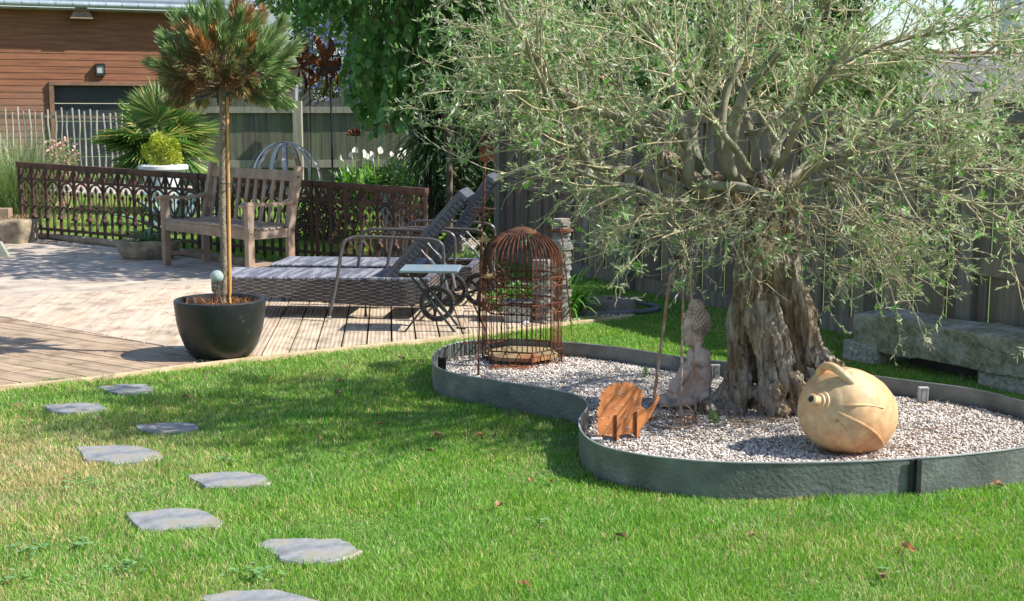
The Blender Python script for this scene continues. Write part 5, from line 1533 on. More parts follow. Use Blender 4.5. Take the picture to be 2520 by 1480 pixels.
r1, b1, zt1 = slate_column(1381, 793, 542, .135, "tall column of stacked grey slates with a rusty iron band, behind the birdcage", 5)
mb = MB(); zb = P(1381, 566, b1.y).z
mb.tube([b1 + Vector((-.02 + math.cos(t) * .088, math.sin(t) * .088, zb)) for t in [2 * PI * i / 30 for i in range(30)]], .004, 4, closed=True)
mb.lathe([(.086, -.012), (.089, -.012), (.089, .012), (.086, .012), (.086, -.012)], 30, Matrix.Translation(b1 + Vector((-.02, 0, zb))), cap=False)
mb.build("iron_band", M_RUST, r1)
slate_column(1338, 800, 640, .16, "shorter column of stacked grey slates directly behind the birdcage", 8)

c = G(1500, 764); c.z = 0
root = thing("well_cover", "round grey concrete manhole cover raised on the grass by the coiled hose", "manhole cover", c)
mc = noisy("mossy concrete", (.16, .14, .11), (.34, .30, .24), 9, .95, .6, c3=(.22, .2, .17), scale2=3)
kk = 3200 / c.y; R = 66 / kk
mb = MB(); mb.lathe([(R * 1.04, 0), (R * 1.05, .012), (R * 1.0, .016), (R, .075), (R * .98, .082), (R * .70, .084), (R * .685, .078), (R * .66, .078), (R * .65, .084), (0, .085)], 48, Matrix.Translation(c), cap=False); mb.build("cover", mc, root, smooth=True)
mb = MB(); mb.box(c + up * .09, (.03, .018, .008)); mb.build("handle", M_RUST, root)
def corrug():
    m, ns, ls, b = newmat("corrugated grey hose"); b.inputs['Base Color'].default_value = (.15, .16, .18, 1); b.inputs['Roughness'].default_value = .5
    return m
mb = MB(); pts = []
for t in range(60):
    a = math.radians(-110 + 250 * t / 59); q = c + Vector((.10 + math.cos(a) * R * 1.28, -.02 + math.sin(a) * R * 1.15, .024)); pts.append(q)
pts = [G(1395, 776, .02), G(1420, 772, .02), G(1440, 775, .024)] + pts[6:]
pts = spline(pts, 6); mb.tube(pts, [.016 if i % 2 else .0195 for i in range(len(pts))], 8)
tag(mb.build("corrugated_hose", corrug(), smooth=True), "grey corrugated drainage hose looped round the well cover", "hose")
mb = MB(); mb.tube(spline([G(1288, 800, .02), G(1302, 790, .03), G(1325, 782, .03), G(1360, 778, .025), G(1398, 772, .02)], 4), .014, 8)
tag(mb.build("white_pipe", noisy("pale plastic pipe", (.55, .54, .52), (.68, .67, .64), 5, .5, 0), smooth=True), "short pale plastic pipe curving on the ground behind the birdcage", "pipe")

# ================================================================== STONE BENCH on the right
def rough_block(name, cx, size, rz, root, mat, seed, amp=.012, cuts=14):
    bm = bmesh.new(); bmesh.ops.create_cube(bm, size=1)
    bmesh.ops.subdivide_edges(bm, edges=bm.edges, cuts=cuts, use_grid_fill=True)
    R = Matrix.Rotation(rz, 4, 'Z')
    for v in bm.verts:
        p = Vector((v.co.x * size[0], v.co.y * size[1], v.co.z * size[2]))
        e = sum(1 for a in v.co if abs(abs(a) - .5) < 1e-4)
        q = p * 6 + Vector((seed, seed * 2, 0))
        dv = Vector((mnoise.noise(q), mnoise.noise(q + Vector((9, 0, 0))), mnoise.noise(q + Vector((0, 9, 0))))) * amp
        dv += Vector((mnoise.noise(q * 4), mnoise.noise(q * 4 + Vector((5, 0, 0))), mnoise.noise(q * 4 + Vector((0, 5, 0))))) * amp * .45
        if e >= 2: p -= Vector((np.sign(v.co.x), np.sign(v.co.y), np.sign(v.co.z))) * amp * .35
        v.co = Vector(cx) + R @ (p + dv)
    bmesh.ops.recalc_face_normals(bm, faces=bm.faces); me = bpy.data.meshes.new(name); bm.to_mesh(me); bm.free()
    return link_mesh(name, me, mat, root, smooth=True)
def stonebench():
    z = .285
    A = G(2100, 768, z); B = G(2520, 838, z); d = (B - A).normalized(); L = (B - A).length + .25
    rz = math.atan2(d.y, d.x); nb = Vector((-d.y, d.x, 0))
    if nb.y < 0: nb = -nb
    root = thing("stone_bench", "long rough granite slab bench on granite blocks in the shade of the fence", "stone bench", A)
    m = noisy("mossy granite", (.20, .19, .125), (.46, .44, .32), 22, .9, 1.0, c3=(.54, .52, .46), scale2=5, bscale=45, bdist=.03)
    m2 = noisy("grey granite block", (.26, .245, .205), (.60, .57, .49), 40, .9, 1.0, bscale=60, bdist=.02)
    W = .32; T = .20
    c = A + d * (L / 2) + nb * (W / 2) - up * (T / 2); rough_block("slab", c, (L, W, T), rz, root, m, 3, .013, 44)
    rough_block("block", A + d * .06 + nb * .14 + up * (.06 - z), (.24, .30, .125), rz, root, m2, 5, .008)
    rough_block("block", G(2440, 960) + nb * .16 + d * .05 + up * .06, (.30, .30, .13), rz, root, m2, 7, .008)
    rough_block("dark_block", A + d * .50 + nb * .24 + up * (.055 - z), (.46, .14, .12), rz, root, noisy("dark stone", (.05, .045, .04), (.1, .09, .08), 8, .9, .4), 9, .004)
stonebench()

# ================================================================== TROUGHS, URN, STRAP DOME, WIND SPINNER, SIGN
M_TROUGH = noisy("old stone trough", (.20, .15, .10), (.42, .34, .24), 7, .95, .9, c3=(.13, .11, .08), scale2=4, bscale=30, bdist=.012)
def trough():
    A = G(276, 640); B = G(432, 653); c = (A + B) / 2 + Vector((.02, .12, 0)); Y = c.y
    root = thing("stone_trough", "low rounded old stone trough planted with an agave, left of the bench", "trough", c)
    L = .60; zt = .175
    bm = bmesh.new(); N = 40; rings = [(.70, 0), (.86, .03), (.96, .09), (1.0, .15), (1.0, zt), (.88, zt + .004), (.84, zt - .03)]
    vs = []
    for s, z in rings:
        row = []
        for i in range(N):
            a = 2 * PI * i / N; x = np.sign(math.cos(a)) * abs(math.cos(a)) ** .55 * L / 2 * s; y = np.sign(math.sin(a)) * abs(math.sin(a)) ** .55 * .15 * s
            q = Vector((x, y, z)); nn = mnoise.noise(q * 9) * .016; row.append(bm.verts.new(c + Matrix.Rotation(-.12, 3, 'Z') @ q * (1) + Vector((0, 0, nn * (1 if z > .1 else .3) + .022)) + Vector((x, y, 0)) * nn))
        vs.append(row)
    for a, b in zip(vs[:-1], vs[1:]):
        for i in range(N): bm.faces.new((a[i], a[(i + 1) % N], b[(i + 1) % N], b[i]))
    bm.faces.new(vs[-1]); bmesh.ops.recalc_face_normals(bm, faces=bm.faces); me = bpy.data.meshes.new("t"); bm.to_mesh(me); bm.free()
    link_mesh("trough_body", me, M_TROUGH, root, smooth=True); return c
tr_c = trough()
c = G(10, 604); c.y += .15
root = thing("corner_planter", "rough stone planter with a pale wood block at the far left edge of the deck", "planter", c)
rough_block("stone_body", c + up * .13, (.50, .40, .28), -.1, root, M_TROUGH, 12, .02, 10)
mb = MB(); mb.box(P(8, 524, c.y), (.16, .12, .10)); mb.build("wood_block", M_TEAK, root, bevel=.004)
n = 160; B = np.stack([rng.uniform(c.x - .22, c.x + .22, n), rng.uniform(c.y - .18, c.y + .18, n), np.full(n, .285)], 1)
link_mesh("plants", leaf_mesh("p", B, np.stack([rng.normal(0, .6, n), rng.normal(0, .6, n), np.ones(n) * .6], 1), rng.normal(0, 1, (n, 3)), rng.uniform(.02, .05, n), rng.uniform(.01, .02, n), rand_col((.12, .16, .06), (.35, .20, .12), n)), M_LEAF, root)
c = G(0, 639); mb = MB(); mb.prism([c + Vector((-.25, 0, 0.02)), c + Vector((.09, 0, 0.02)), c + Vector((0.0, .02, .17)), c + Vector((-.25, .02, .17))], (0, .06, 0))
tag(mb.build("wedge_board", noisy("green grey painted board", (.20, .22, .17), (.3, .31, .25), 6, .8, .2), bevel=.003), "sloping grey-green board end at the left edge of the deck", "board")

def urn():
    Y = 16.0; c = P(405, 500, Y); c.z = 0; zr = P(405, 410, Y).z; R = 60 / (3200 / Y)
    root = thing("garden_urn", "white garden urn with a wide rim holding the clipped yellow-green box ball", "urn", c)
    m = noisy("white stone paint", (.70, .71, .72), (.82, .82, .83), 6, .7, .3)
    mb = MB(); mb.lathe([(.16, 0), (.16, .05), (.10, .08), (.08, .22), (.10, .26), (.18, .32), (.235, .42), (.245, .58), (.25, zr - .05), (R * .9, zr - .045), (R, zr - .03), (R * 1.0, zr + .01), (R * .93, zr + .02), (R * .8, zr), (0, zr - .01)], 40, Matrix.Translation(c), cap=False); mb.build("urn_body", m, root, smooth=True)
    return c, zr
urn_c, urn_z = urn()

def strapdome():
    Y = 13.6; k = 3200 / Y; c = P(704, 500, Y); c.z = 0; apex = P(703, 352, Y); R = 88 / k
    root = thing("strap_dome", "domed sculpture of bent rusty and silvery metal straps behind the bench", "sculpture", c)
    ms = [noisy("bare steel strap", (.55, .58, .62), (.75, .77, .79), 8, .4, .2, metal=.15, c3=(.34, .14, .06), scale2=5), noisy("half rusted strap", (.42, .24, .14), (.62, .55, .48), 8, .6, .3, metal=.1, c3=(.40, .14, .05), scale2=6), noisy("grey zinc strap", (.48, .47, .43), (.62, .61, .56), 6, .5, .2, metal=.1)]
    N = 16
    for i in range(N):
        a = 2 * PI * i / N + .15; r = R * random.uniform(.88, 1.12); hgt = random.uniform(.36, .46)
        pts = []
        for t in range(12):
            s = t / 11; ang = s * PI * .56
            pts.append(Vector((c.x + math.cos(a) * r * math.sin(ang), c.y + math.sin(a) * r * math.sin(ang), apex.z + random.uniform(0, .0) - hgt * (1 - math.cos(ang)) * .95 + .004 * (i % 5))))
        tang = Vector((-math.sin(a), math.cos(a), 0))
        mb = MB(); n0 = 0
        w = .021; th = .003
        N2 = len(pts)
        for j, p in enumerate(pts):
            d_ = (pts[min(j + 1, N2 - 1)] - pts[max(j - 1, 0)]).normalized(); nn = tang.cross(d_).normalized()
            for u_, v_ in ((-1, -1), (1, -1), (1, 1), (-1, 1)): mb.v.append(p + tang * (u_ * w) + nn * (v_ * th / 2))
        for j in range(N2 - 1):
            for q in range(4): mb.f.append([4 * j + q, 4 * j + (q + 1) % 4, 4 * j + 4 + (q + 1) % 4, 4 * j + 4 + q])
        mb.f.append([3, 2, 1, 0]); e = 4 * (N2 - 1); mb.f.append([e, e + 1, e + 2, e + 3])
        mb.build("strap", ms[i % 3], root)
    mb = MB(); mb.tube(spline([c, c + Vector((.02, 0, .3)), c + Vector((-.02, 0, .55)), apex], 4), .016, 8); mb.tube(spline([c + Vector((.0, 0, .5)), c + Vector((.08, -.05, .62)), c + Vector((.16, -.05, .52))], 4), .006, 6)
    mb.build("stem", M_RUST, root, smooth=True)
strapdome()

def spinner():
    Y = 12.9; k = 3200 / Y; c = P(768, 500, Y); c.z = 0
    root = thing("wind_spinner", "tall rusty wind spinner with two rotors of spoon-shaped blades in front of the round sign", "wind spinner", c)
    zt = P(768, 164, Y).z
    mb = MB(); mb.tube([c, Vector((c.x, c.y, zt))], .008, 8); mb.build("pole", M_RUSTDARK, root, smooth=True)
    a = P(741, 164, Y + .02); b_ = P(798, 162, Y - .12)
    mb = MB(); mb.tube([a, b_], .007, 8); mb.build("axle", M_RUST, root, smooth=True)
    ax = (b_ - a).normalized()
    mspin = noisy('brighter rust blades', (.17, .055, .028), (.36, .13, .06), 14, .8, .3, c3=(.10, .035, .02), scale2=5)  # brighter rust colour than the hub and axle
    def rotor(o, R, n, ph, nm):
        u, v = frame_for(ax)
        ru = MB(); ru.lathe([(.012, -.02), (.018, 0), (.012, .02)], 10, Matrix.Translation(o) @ ax.to_track_quat('Z', 'Y').to_matrix().to_4x4()); hub = ru.build(nm, M_RUST, root, smooth=True)
        for i in range(n):
            t = ph + 2 * PI * i / n; rd_ = u * math.cos(t) + v * math.sin(t); tg = (-u * math.sin(t) + v * math.cos(t))
            mb = MB(); NS = 8; n0 = 0
            for s in range(NS + 1):
                q = s / NS; wdt = .010 + .042 * math.sin(PI * min(1, q * .92 + .04)) ** .8 * (.35 + q * .75); cen = o + rd_ * (R * (.08 + .92 * q)) + ax * (.05 * math.sin(q * PI) - .02)
                for e in (-1, -.5, 0, .5, 1):
                    mb.v.append(cen + (tg * .96 + ax * .28).normalized() * (e * wdt) + ax * (-.018 * (1 - e * e) * math.sin(PI * q)))
            for s in range(NS):
                for e in range(4): mb.f.append([s * 5 + e, s * 5 + e + 1, s * 5 + 6 + e, s * 5 + 5 + e])
            o_ = mb.build("blade", mspin, hub, smooth=True)
            md = o_.modifiers.new("thick", 'SOLIDIFY'); md.thickness = .003
    rotor(b_, .30, 7, .25, "front_rotor"); rotor(a, .27, 7, .0, "rear_rotor")
spinner()

def sign():
    Y = 15.0; k = 3200 / Y; c = P(812, 152, Y)
    root = thing("round_sign", "dark round metal sign with cut-out white letters hanging behind the wind spinner", "sign", (c.x, c.y, 0))
    m = noisy("dark sheet metal", (.010, .012, .015), (.02, .022, .026), 6, .8, .1, spec=.15)
    mw = noisy("white lettering", (.75, .76, .78), (.85, .86, .87), 5, .7, 0)
    mb = MB(); N = 30; Rk = 34 / k
    mb.prism([c + Vector((math.cos(2 * PI * i / N) * Rk * .85, 0, math.sin(2 * PI * i / N) * Rk * .95)) for i in range(N)], (0, .006, 0)); mb.build("plate", m, root)
    # curved lower band
    mb = MB(); cc = c + up * (.02); Ro, Ri = 44 / k, 32 / k; pts = []
    for i in range(17): a = math.radians(200 + 140 * i / 16); pts.append((a,))
    n0 = 0
    for (a,) in pts:
        for r, y in ((Ri, -.004), (Ro, -.004), (Ro, .004), (Ri, .004)): mb.v.append(cc + Vector((math.cos(a) * r * 1.05, y, math.sin(a) * r)))
    for i in range(16):
        for q in range(4): mb.f.append([4 * i + q, 4 * i + (q + 1) % 4, 4 * i + 4 + (q + 1) % 4, 4 * i + 4 + q])
    mb.build("band", m, root)
    mb = MB(); mb.tube([Vector((c.x, c.y + .03, 0)), Vector((c.x, c.y + .03, c.z + .3))], .02, 8); mb.build("post", m, root, smooth=True)
    MX = Matrix.Rotation(PI / 2, 4, 'X')
    text_mesh("lettering", "LE CLOS", .052, Matrix.Translation((c.x + .0, c.y - .006, P(812, 145, Y).z)) @ MX, mw, root, spacing=1.15)
    txt = "L    ORIÈRE"; n = len(txt)
    for i, ch in enumerate(txt):
        if ch == " ": continue
        a = math.radians(212 + 112 * i / (n - 1)); r = (Ro + Ri) / 2
        p = cc + Vector((math.cos(a) * r * 1.05, -.007, math.sin(a) * r))
        text_mesh("letter", ch, .050, Matrix.Translation(p) @ MX @ Matrix.Rotation(a + PI / 2, 4, 'Z'), mw, root)
    # small cut-out emblem
    mb = MB(); q = P(822, 130, Y - .006); mb.box(q + Vector((0, 0, -.02)), (.07, .003, .012)); mb.box(q + Vector((.03, 0, .01)), (.012, .003, .07)); mb.box(q + Vector((-.005, 0, .0)), (.04, .003, .03)); mb.build("emblem", mw, root)
sign()

# rust flower-head ornaments on rods
def flower(fx, fy, Y, s, lab):
    c = P(fx, fy, Y); root = thing("rusty_flower", lab, "garden ornament", (c.x, c.y, 0), group="rusty flower ornaments on rods")
    mb = MB(); mb.tube([Vector((c.x, c.y, 0)), c], .006, 6); mb.build("rod", M_RUSTDARK, root)
    for ring, (r, n, h) in enumerate(((1.0, 11, .35), (.7, 9, .7), (.4, 6, .95))):
        mb = MB()
        for i in range(n):
            a = 2 * PI * i / n + ring * .4; d = Vector((math.cos(a), math.sin(a), 0)); t = Vector((-d.y, d.x, 0)); tip = c + d * s * r + up * s * h * .8; w = s * .22; n0 = len(mb.v)
            mid = c + d * s * r * .75 + up * s * h * .25
            mb.v += [c, mid + t * w, tip, mid - t * w]; mb.f.append([n0, n0 + 1, n0 + 2, n0 + 3])
        o = mb.build("petal_ring", M_RUST, root); md = o.modifiers.new("t", 'SOLIDIFY'); md.thickness = .003
flower(876, 336, 15.0, .135, "rusty pine-cone shaped metal flower on a rod above the white lilies")
flower(951, 320, 16.5, .11, "smaller orange rusty metal flower half hidden by the dark palm leaves")

mb = MB(); q = P(1020, 446, 17.0); mb.box(Vector((q.x, q.y, q.z)), (.34, .2, .17), taper=1.12)
tag(mb.build("white_trough", noisy("off-white plastic", (.48, .46, .42), (.6, .58, .54), 5, .7, .1), bevel=.006), "off-white flower box in the shade beside the dark palm trunk", "flower box")
mb = MB(); mb.bar(Vector((q.x - .3, q.y, q.z - .12)), Vector((q.x + .3, q.y, q.z - .12)), .25, .03); mb.box(Vector((q.x - .22, q.y, (q.z - .14) / 2)), (.05, .2, q.z - .14)); mb.box(Vector((q.x + .22, q.y, (q.z - .14) / 2)), (.05, .2, q.z - .14))
tag(mb.build("plant_stand", M_TEAK), "low wooden stand under the off-white flower box", "stand")

# boulders and log behind the iron fence / loungers
M_ROCK = noisy("garden boulder", (.16, .13, .10), (.38, .33, .27), 5, .95, .9, c3=(.25, .24, .2), scale2=2, bscale=16, bdist=.02)
def rock(fx, fy, rx, rz, lab, dy=.2, ry=None):
    b = G(fx, fy); mb = MB(); mb.ball(Vector((b.x, b.y + dy, rz * .8)), 1, 4, (rx, ry or rx * .7, rz), jit=.35)
    tag(mb.build("boulder", M_ROCK, smooth=True), lab, "boulder", "boulders behind the loungers")
rock(960, 652, .17, .12, "broad brown boulder behind the nearer lounger's armrest")
rock(1050, 652, .15, .12, "rounded tan boulder left of the lounger backs", .1)
rock(1140, 640, .12, .10, "small brown boulder seen under the raised lounger backs", .3)
b = G(965, 610); rough_block("granite_post", Vector((b.x, b.y + .1, .28)), (.22, .2, .56), .3, None, noisy("speckled granite", (.22, .21, .18), (.48, .46, .4), 25, .9, .8), 4, .02)
tag(bpy.data.objects["granite_post"], "upright speckled granite stone behind the rusty iron fence", "stone")
b = G(1010, 600); rough_block("granite_stone", Vector((b.x, b.y + .1, .17)), (.32, .2, .34), .1, None, noisy("pale granite", (.26, .25, .22), (.55, .52, .46), 22, .9, .8), 6, .02)
tag(bpy.data.objects["granite_stone"], "lower pale granite block right of the upright stone behind the iron fence", "stone")

# lichen-covered trunks by the fence
M_LICH = noisy("lichen covered bark", (.12, .11, .09), (.42, .42, .36), 14, .95, .8, stretch=(1, 1, .4), bdist=.01)
def pole(pts, rr, lab, Yb):
    mb = MB(); mb.tube(spline([P(x, y, Yb + dy) for x, y, dy in pts], 4), rr, 9)
    for i, v in enumerate(mb.v): mb.v[i] = v + Vector((mnoise.noise(v * 30), mnoise.noise(v * 30 + Vector((5, 5, 5))), 0)) * .006
    tag(mb.build("bare_trunk", M_LICH, smooth=True), lab, "tree trunk", "bare lichen-covered trunks by the right fence")
pole([(1427, 690, 0), (1436, 600, 0), (1446, 500, 0), (1450, 400, .1), (1440, 250, .2), (1425, 60, .3)], .024, "slim leaning lichen-grey trunk just right of the tall slate column", 10.4)
pole([(1546, 690, 0), (1552, 620, 0), (1560, 500, 0), (1566, 380, .1)], .022, "pale peeling birch stem against the fence post", 10.2)
# ================================================================== OLIVE TREE
OY = G(1890, 1022, GRAV).y + .10
def OP(fx, fy, dy=0.0): return P(fx, fy, OY + dy)
def olive():
    k = 3200 / OY; s = 1 / k
    root = thing("olive_tree", "old olive tree with thick gnarled hollow trunk and airy silvery crown", "tree", (OP(1890, 1022).x, OY, GRAV))
    mb = MB()
    def strand(pts, n=9):
        P3 = spline([OP(x, y, dy) for x, y, dy, r in pts], 5)
        rs = []; R = [p[3] * s * .84 for p in pts]
        for i in range(len(P3)):
            t = i / (len(P3) - 1) * (len(R) - 1); a = int(min(t, len(R) - 2)); rs.append(R[a] + (R[a + 1] - R[a]) * (t - a))
        mb.tube(P3, rs, n)
    strand([(1768,1040,-.02,44),(1785,985,-.02,44),(1806,920,0,36),(1815,850,0,34),(1822,780,0,36),(1832,700,0,38),(1842,620,0,36),(1835,540,0,38),(1800,480,0,36),(1745,440,0,26)])
    strand([(1800,1040,-.09,30),(1826,990,-.08,20),(1838,940,-.07,17),(1832,900,-.05,22),(1826,850,-.03,24)])
    strand([(1908,1030,-.13,36),(1900,985,-.13,38),(1896,930,-.12,30),(1878,860,-.10,30),(1858,800,-.09,32),(1850,740,-.08,30),(1862,660,-.07,34),(1880,580,-.04,40),(1880,500,0,38),(1862,430,0,30)])
    strand([(1862,740,-.08,26),(1880,790,-.10,30),(1905,850,-.12,28),(1920,900,-.12,26),(1950,950,-.11,30),(1975,985,-.10,30)])
    strand([(2046,930,-.03,22),(2020,895,-.02,34),(1992,850,0,36),(1975,780,0,38),(1958,700,0,38),(1944,620,0,36),(1936,540,0,36),(1925,470,0,32)])
    strand([(1985,1010,0,50),(1950,940,.04,60),(1925,850,.05,56),(1905,760,.05,56),(1900,660,.05,54),(1895,560,.04,56),(1885,480,.02,50),(1880,420,.02,36)])
    strand([(1860,1030,.08,60),(1862,950,.10,56),(1868,860,.10,52),(1870,760,.06,50)])
    strand([(1890,720,-.10,26),(1910,780,-.10,22),(1935,840,-.10,20),(1950,900,-.11,18)])
    strand([(1835,540,0,34),(1775,500,-.02,30),(1715,455,-.02,24),(1665,415,-.02,28),(1635,392,-.02,27)])
    strand([(1900,540,0,36),(1905,470,.0,34),(1915,420,.05,28)])
    strand([(1870,1036,-.12,16),(1868,990,-.11,13),(1864,950,-.06,14)])
    for (x, y, dy, r) in [(1752,1008,-.07,30),(1790,1015,-.10,24),(1908,965,-.16,30),(1910,1010,-.15,32),(1955,1000,-.1,36),(2042,905,-.06,30),(2000,960,-.05,34),(1945,930,-.10,26),(1870,610,-.10,28),(1925,640,-.07,30),(1960,600,-.03,26),(1838,590,-.05,24),(1735,1025,-.03,24),(1640,396,-.03,28),(1885,520,-.05,34),(1945,500,-.03,28),(1900,560,-.09,22),(1935,560,-.08,22)]:
        mb.ball(OP(x, y, dy), r * s, 2)
    def disp(p):
        q = Vector((p.x * 26, p.y * 26, p.z * 6.5)); v = mnoise.noise(q) * .012 + mnoise.noise(Vector((p.x * 9, p.y * 9, p.z * 5))) * .022
        q2 = Vector((p.x * 75, p.y * 75, p.z * 17)); v += mnoise.noise(q2) * .0055
        low = max(0, .38 - p.z); v += mnoise.noise(p * 22) * .030 * low * 2.0 + mnoise.noise(p * 60) * .012 * low
        gq = Vector(((p.x + p.z * .22) * 21, p.y * 21, p.z * 3.6)); v -= .017 * (1 - min(1.0, abs(mnoise.noise(gq)) * 5.5))
        return v - max(0.0, .006 - abs(mnoise.noise(q * 1.2 + Vector((3, 1, 7)))) * .06) * 2.0
    me = remeshed("trunk", mb, .0062, 1, disp)
    def bark():
        m, ns, ls, b = newmat("olive bark")
        tc = ns.new("ShaderNodeTexCoord"); mp = ns.new("ShaderNodeMapping"); mp.inputs['Scale'].default_value = (1, 1, .22); ls.new(tc.outputs['Object'], mp.inputs[0])
        n = ns.new("ShaderNodeTexNoise"); n.inputs['Scale'].default_value = 38; n.inputs['Detail'].default_value = 9; n.inputs['Roughness'].default_value = .7; ls.new(mp.outputs[0], n.inputs['Vector'])
        r = ramp(ns, [(.30, (.10, .075, .052)), (.43, (.26, .215, .165)), (.56, (.43, .375, .31)), (.72, (.58, .53, .46))]); ls.new(n.outputs[0], r.inputs[0])
        n2 = ns.new("ShaderNodeTexNoise"); n2.inputs['Scale'].default_value = 6; n2.inputs['Detail'].default_value = 6; ls.new(tc.outputs['Object'], n2.inputs['Vector'])
        r2 = ramp(ns, [(.42, (1, 1, 1)), (.62, (.80, .66, .50))]); ls.new(n2.outputs[0], r2.inputs[0])
        mx = ns.new("ShaderNodeMix"); mx.data_type = 'RGBA'; mx.blend_type = 'MULTIPLY'; mx.inputs[0].default_value = 1; ls.new(r.outputs[0], mx.inputs[6]); ls.new(r2.outputs[0], mx.inputs[7])
        ls.new(mx.outputs[2], b.inputs['Base Color']); b.inputs['Roughness'].default_value = .9; b.inputs['Specular IOR Level'].default_value = .15
        v = ns.new("ShaderNodeTexVoronoi"); v.inputs['Scale'].default_value = 45; ls.new(mp.outputs[0], v.inputs['Vector'])
        ad = ns.new("ShaderNodeMath"); ad.operation = 'ADD'; ls.new(n.outputs[0], ad.inputs[0]); ls.new(v.outputs['Distance'], ad.inputs[1])
        bp = ns.new("ShaderNodeBump"); bp.inputs['Strength'].default_value = 1; bp.inputs['Distance'].default_value = .018; ls.new(ad.outputs[0], bp.inputs['Height']); ls.new(bp.outputs[0], b.inputs['Normal'])
        return m
    link_mesh("trunk", me, bark(), root, smooth=True)
    # sawn stub face
    mb = MB(); q = OP(1628, 388, -.05)
    # ---- limbs
    Z = lambda x, y: (x, y)
    limbs = [
     ([(1650,400,0),(1615,373,-.05),(1542,293,-.12),(1425,256,-.2),(1370,220,-.25),(1333,165,-.3),(1293,99,-.32),(1227,0,-.36),(1170,-110,-.4)], .021),
     ([(1730,500,0),(1670,472,-.05),(1560,421,-.18),(1454,406,-.28),(1406,329,-.34),(1370,271,-.36),(1330,190,-.40),(1290,110,-.5)], .017),
     ([(1800,500,0),(1706,461,-.08),(1688,381,-.10),(1666,256,-.12),(1655,209,-.12),(1633,128,-.15),(1580,50,-.18),(1542,0,-.2),(1500,-90,-.25)], .021),
     ([(1615,373,.02),(1560,320,.1),(1527,274,.12),(1523,183,.15),(1531,91,.18),(1523,0,.2),(1520,-120,.25)], .012),
     ([(1830,470,0),(1790,400,-.10),(1805,311,-.16),(1835,220,-.2),(1890,157,-.22),(1959,73,-.25),(2036,4,-.3),(2110,-80,-.35)], .024),
     ([(1730,440,.08),(1706,320,.16),(1745,230,.18),(1765,183,.2),(1835,99,.22),(1901,22,.25),(1960,-80,.3)], .018),
     ([(1800,440,0),(1772,348,.05),(1783,249,.05),(1816,146,.08),(1846,48,.1),(1860,-80,.1)], .018),
     ([(1725,455,-.10),(1816,461,-.22),(1915,483,-.30),(1981,457,-.32),(2120,435,-.38),(2201,439,-.42),(2329,479,-.46),(2420,516,-.5),(2540,590,-.55)], .014),
     ([(2120,435,-.38),(2179,432,-.36),(2255,406,-.36),(2365,413,-.38),(2519,424,-.4),(2640,450,-.4)], .009),
     ([(1835,330,-.05),(1893,318,-.1),(1960,250,-.1),(2029,194,-.12),(2095,143,-.14),(2237,95,-.18),(2347,73,-.2),(2519,7,-.25)], .010),
     ([(1880,400,.05),(1930,330,.1),(2018,198,.15),(2164,150,.2),(2274,141,.22),(2409,135,.24),(2519,66,.26),(2620,20,.3)], .012),
     ([(1720,500,-.08),(1633,490,-.2),(1560,460,-.3),(1487,446,-.35),(1359,395,-.45),(1280,420,-.48),(1216,446,-.5)], .010),
     ([(1560,421,-.18),(1500,400,-.1),(1450,406,-.05),(1406,366,0),(1362,322,.02),(1275,256,.05),(1201,190,.1),(1140,150,.15)], .009),
     ([(1600,350,.1),(1516,234,.2),(1468,190,.25),(1425,135,.28),(1388,84,.3),(1326,0,.35),(1290,-60,.4)], .010),
     ([(1900,430,.05),(1920,300,.2),(1960,200,.35),(2010,60,.5),(2050,-60,.6)], .018),
     ([(1920,470,.05),(2020,380,.25),(2130,330,.45),(2260,300,.6),(2400,280,.7)], .015),
     ([(1870,450,.1),(1840,300,.35),(1800,150,.5),(1770,0,.6)], .018),
     ([(1760,450,.1),(1640,330,.35),(1540,230,.5),(1450,100,.65)], .015),
     ([(1930,480,-.1),(2000,420,-.35),(2090,390,-.5),(2180,330,-.6),(2300,240,-.65)], .013),
     ([(1900,440,-.1),(1950,340,-.4),(2000,230,-.55),(2080,110,-.65)], .013),
     ([(1850,430,-.1),(1780,330,-.45),(1700,220,-.6),(1640,90,-.7)], .013),
     ([(1940,510,0),(2030,520,-.1),(2130,560,-.2),(2200,600,-.25)], .010),
     ([(1810,520,-.05),(1720,560,-.2),(1640,570,-.3),(1560,560,-.35)], .009),
    ]
    LP = [(spline([OP(*p) for p in pts], 6), r) for pts, r in limbs]
    polys = []
    for pts, r in LP:
        N = len(pts); wob = [p + Vector((mnoise.noise(p * 6), mnoise.noise(p * 6 + Vector((9, 0, 0))), mnoise.noise(p * 6 + Vector((0, 9, 0))))) * .012 for p in pts]
        polys.append((wob, [r * (1.45 - 1.05 * i / (N - 1)) for i in range(N)]))
    M_LIMB = noisy("smooth olive limb bark", (.17, .15, .10), (.36, .33, .25), 12, .85, .5, c3=(.14, .15, .09), scale2=6, bdist=.004)
    for pts, r in polys:
        me = tubes_mesh("limb", [(pts, r)], 8); link_mesh("limb", me, M_LIMB, root, smooth=True)
    # ---- secondary branches and twigs
    centre = OP(1880, 380)
    sec = []
    def walk(p, d, L, r0, nseg, up_, wander):
        pts = [p.copy()]; dd = d.normalized()
        for i in range(nseg):
            dd = (dd + Vector((random.gauss(0, wander), random.gauss(0, wander), random.gauss(0, wander) + up_))).normalized()
            pts.append(pts[-1] + dd * (L / nseg))
        return pts, [r0 * (1 - .75 * i / nseg) for i in range(nseg + 1)]
